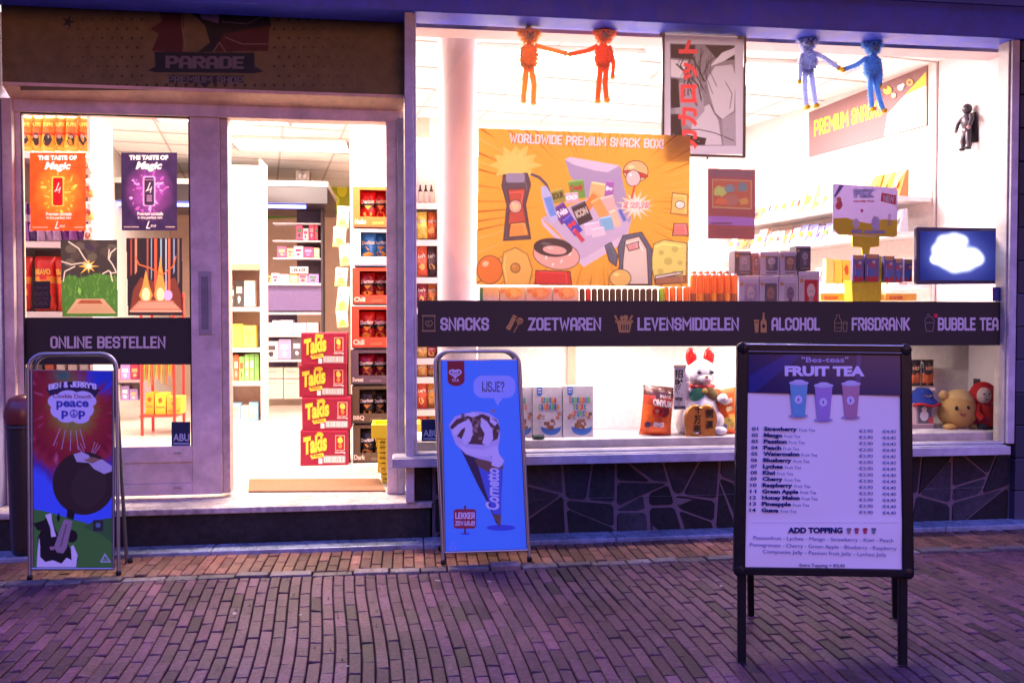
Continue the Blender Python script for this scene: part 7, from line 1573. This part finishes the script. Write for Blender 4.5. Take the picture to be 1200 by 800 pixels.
# ---------------------------------------------------------------- right side wall: sign and stocked shelves
wp = planemap(WA + WN * .012, WN); o = wp(1016, 165, 0)
t = thing('wall_sign', 'dusky pink wall sign reading PREMIUM SNACKS high on the angled side wall', 'sign', o)
m = MB(origin=o, mapf=wp).use('print_'); SG = [(948, 132), (1086, 77), (1086, 147), (948, 184)]
a = [wp(x, y, 0) for x, y in SG]; bk = [v - WN * .01 for v in a]; m.add(a + bk, [(0, 1, 2, 3), (0, 1, 5, 4), (1, 2, 6, 5), (2, 3, 7, 6), (3, 0, 4, 7)], (.24, .13, .13)); m.build('board', t)
m = MB(origin=o, mapf=wp).use('print_'); m.block('PREMIUM SNACKS', 954, 141.5, 1034, 160.5, (.62, .60, .06), 2, sw=.2, slope=-25)
m.build('lettering', t)
m = MB(origin=o, mapf=wp).use('print_'); m.poly([(1040, 134), (1085.5, 84), (1085.5, 146.5), (1036, 160)], (.7, .62, .5), 1); m.poly([(1060, 112), (1085.5, 84), (1085.5, 100)], (.8, .5, .05), 1.6)
for x, y, r, c in ((1041, 106, 5, (.75, .5, .1)), (1039, 103, 2, (.3, .1, .05)), (1056, 103, 3.5, (.75, .7, .7)), (1059, 100, 2, (.75, .7, .7)), (1067, 97, 4, (.75, .4, .1)), (1067, 97, 2, (.24, .13, .13)), (1048, 112, 3, (.75, .55, .3))): m.oval(x, y, r, r, c, 2 + x * .01 + (r < 3) * .5)
m.build('pictograms', t)
SD = .36
su = thing('wall_shelving', 'white shelves with many pale packets along the angled side wall', 'shelf unit', WA + Vector((0, 0, FLZ)))
front = planemap(WA + WN * SD, WN); L0 = .02; L1 = (WB - WA).length - .02
lv = []
for (px, py) in ((976, 242), (996, 277), (1050, 333)):
    lv.append(front(px, py, 0).z)
lv.append((front(976, 242, 0).z * 2 - front(996, 277, 0).z))
MB(origin=su.location).use('card').add([WA + WE * L0 + WN * .004 + Vector((0, 0, FLZ)), WA + WE * L1 + WN * .004 + Vector((0, 0, FLZ)), WA + WE * L1 + WN * .004 + Vector((0, 0, lv[3] + .25)), WA + WE * L0 + WN * .004 + Vector((0, 0, lv[3] + .25))], [(0, 1, 2, 3)], (.76, .66, .64)).build('back_panel', su)
def obox(m, l0, l1, d0, d1, z0, z1, col):
    vs = []
    for z in (z0, z1):
        for l, d in ((l0, d0), (l1, d0), (l1, d1), (l0, d1)): vs.append(WA + WE * l + WN * d + Vector((0, 0, z)))
    m.add(vs, [(0, 1, 2, 3), (4, 5, 6, 7), (0, 1, 5, 4), (1, 2, 6, 5), (2, 3, 7, 6), (3, 0, 4, 7)], col)
for z in lv[:3]:
    m = MB(origin=su.location).use('card'); obox(m, L0, L1, .006, SD, z - .03, z, (.78, .72, .72)); sh = m.build('shelf', su)
    m = MB(origin=su.location).use('plastic'); obox(m, L0, L1, SD + .001, SD + .005, z - .042, z - .002, (.8, .68, .68)); m.build('price_strip', sh)
random.seed(77); wn = ('top', 'middle', 'lower')
pal3 = [[(.78, .66, .6), (.8, .7, .4), (.6, .5, .6), (.75, .55, .15), (.7, .25, .15), (.5, .35, .5)], [(.7, .66, .64), (.5, .5, .6), (.25, .5, .15), (.7, .4, .15), (.5, .15, .1), (.2, .2, .4)], [(.6, .5, .45), (.5, .35, .35), (.7, .5, .2)]]
for j, z in enumerate(lv[:3]):
    l = .03; cnt = 0
    while l < L1 - .12:
        w_ = random.uniform(.06, .12); h = random.uniform(.12, .24 if j == 0 else .19); c = random.choice(pal3[j])
        if j == 0 and l < .34: c = random.choice([(.8, .2, .04), (.82, .5, .05), (.7, .08, .04)]); h = .2
        p = WA + WE * (l + w_ / 2) + WN * (SD - .05); p.z = z + .001; m = MB(origin=p).use('foil')
        a = p - WE * w_ / 2; b = p + WE * w_ / 2; tz = Vector((0, 0, h)); lean_ = -WN * h * .35; q = .03
        vs = [a + WN * .0, b + WN * .0, b + lean_ + tz, a + lean_ + tz, a - WN * .09, b - WN * .09, b + lean_ + tz - WN * .02, a + lean_ + tz - WN * .02]
        mid_ = [(vs[0] + vs[1]) / 2 + tz * .45 + lean_ * .45 + WN * .025]
        m.add(vs + mid_, [(0, 1, 8), (1, 2, 8), (2, 3, 8), (3, 0, 8), (4, 5, 6, 7), (0, 4, 7, 3), (1, 5, 6, 2), (2, 3, 7, 6), (0, 1, 5, 4)], [jit(c, .06)] * 4 + [c] * 5)
        c2 = random.choice([(.6, .35, .05), (.5, .05, .04), (.15, .3, .06), (.16, .12, .35), (.6, .5, .03), (.1, .08, .1)]); cc = mid_[0] + WN * .003; e_ = (tz + lean_).normalized()
        m.add([cc - WE * w_ * .25 - e_ * h * .1, cc + WE * w_ * .25 - e_ * h * .1, cc + WE * w_ * .2 + e_ * h * .18 - WN * .006, cc - WE * w_ * .25 + e_ * h * .15 - WN * .006], [(0, 1, 2, 3)], c2)
        tag(m.build('snack_packet'), 'leaning snack packet, %s from the window on the %s shelf of the side wall' % (ORD[cnt], wn[j]), 'packet', 'snack packets on the %s shelf of the side wall' % wn[j]); l += w_ + random.uniform(.004, .02); cnt += 1
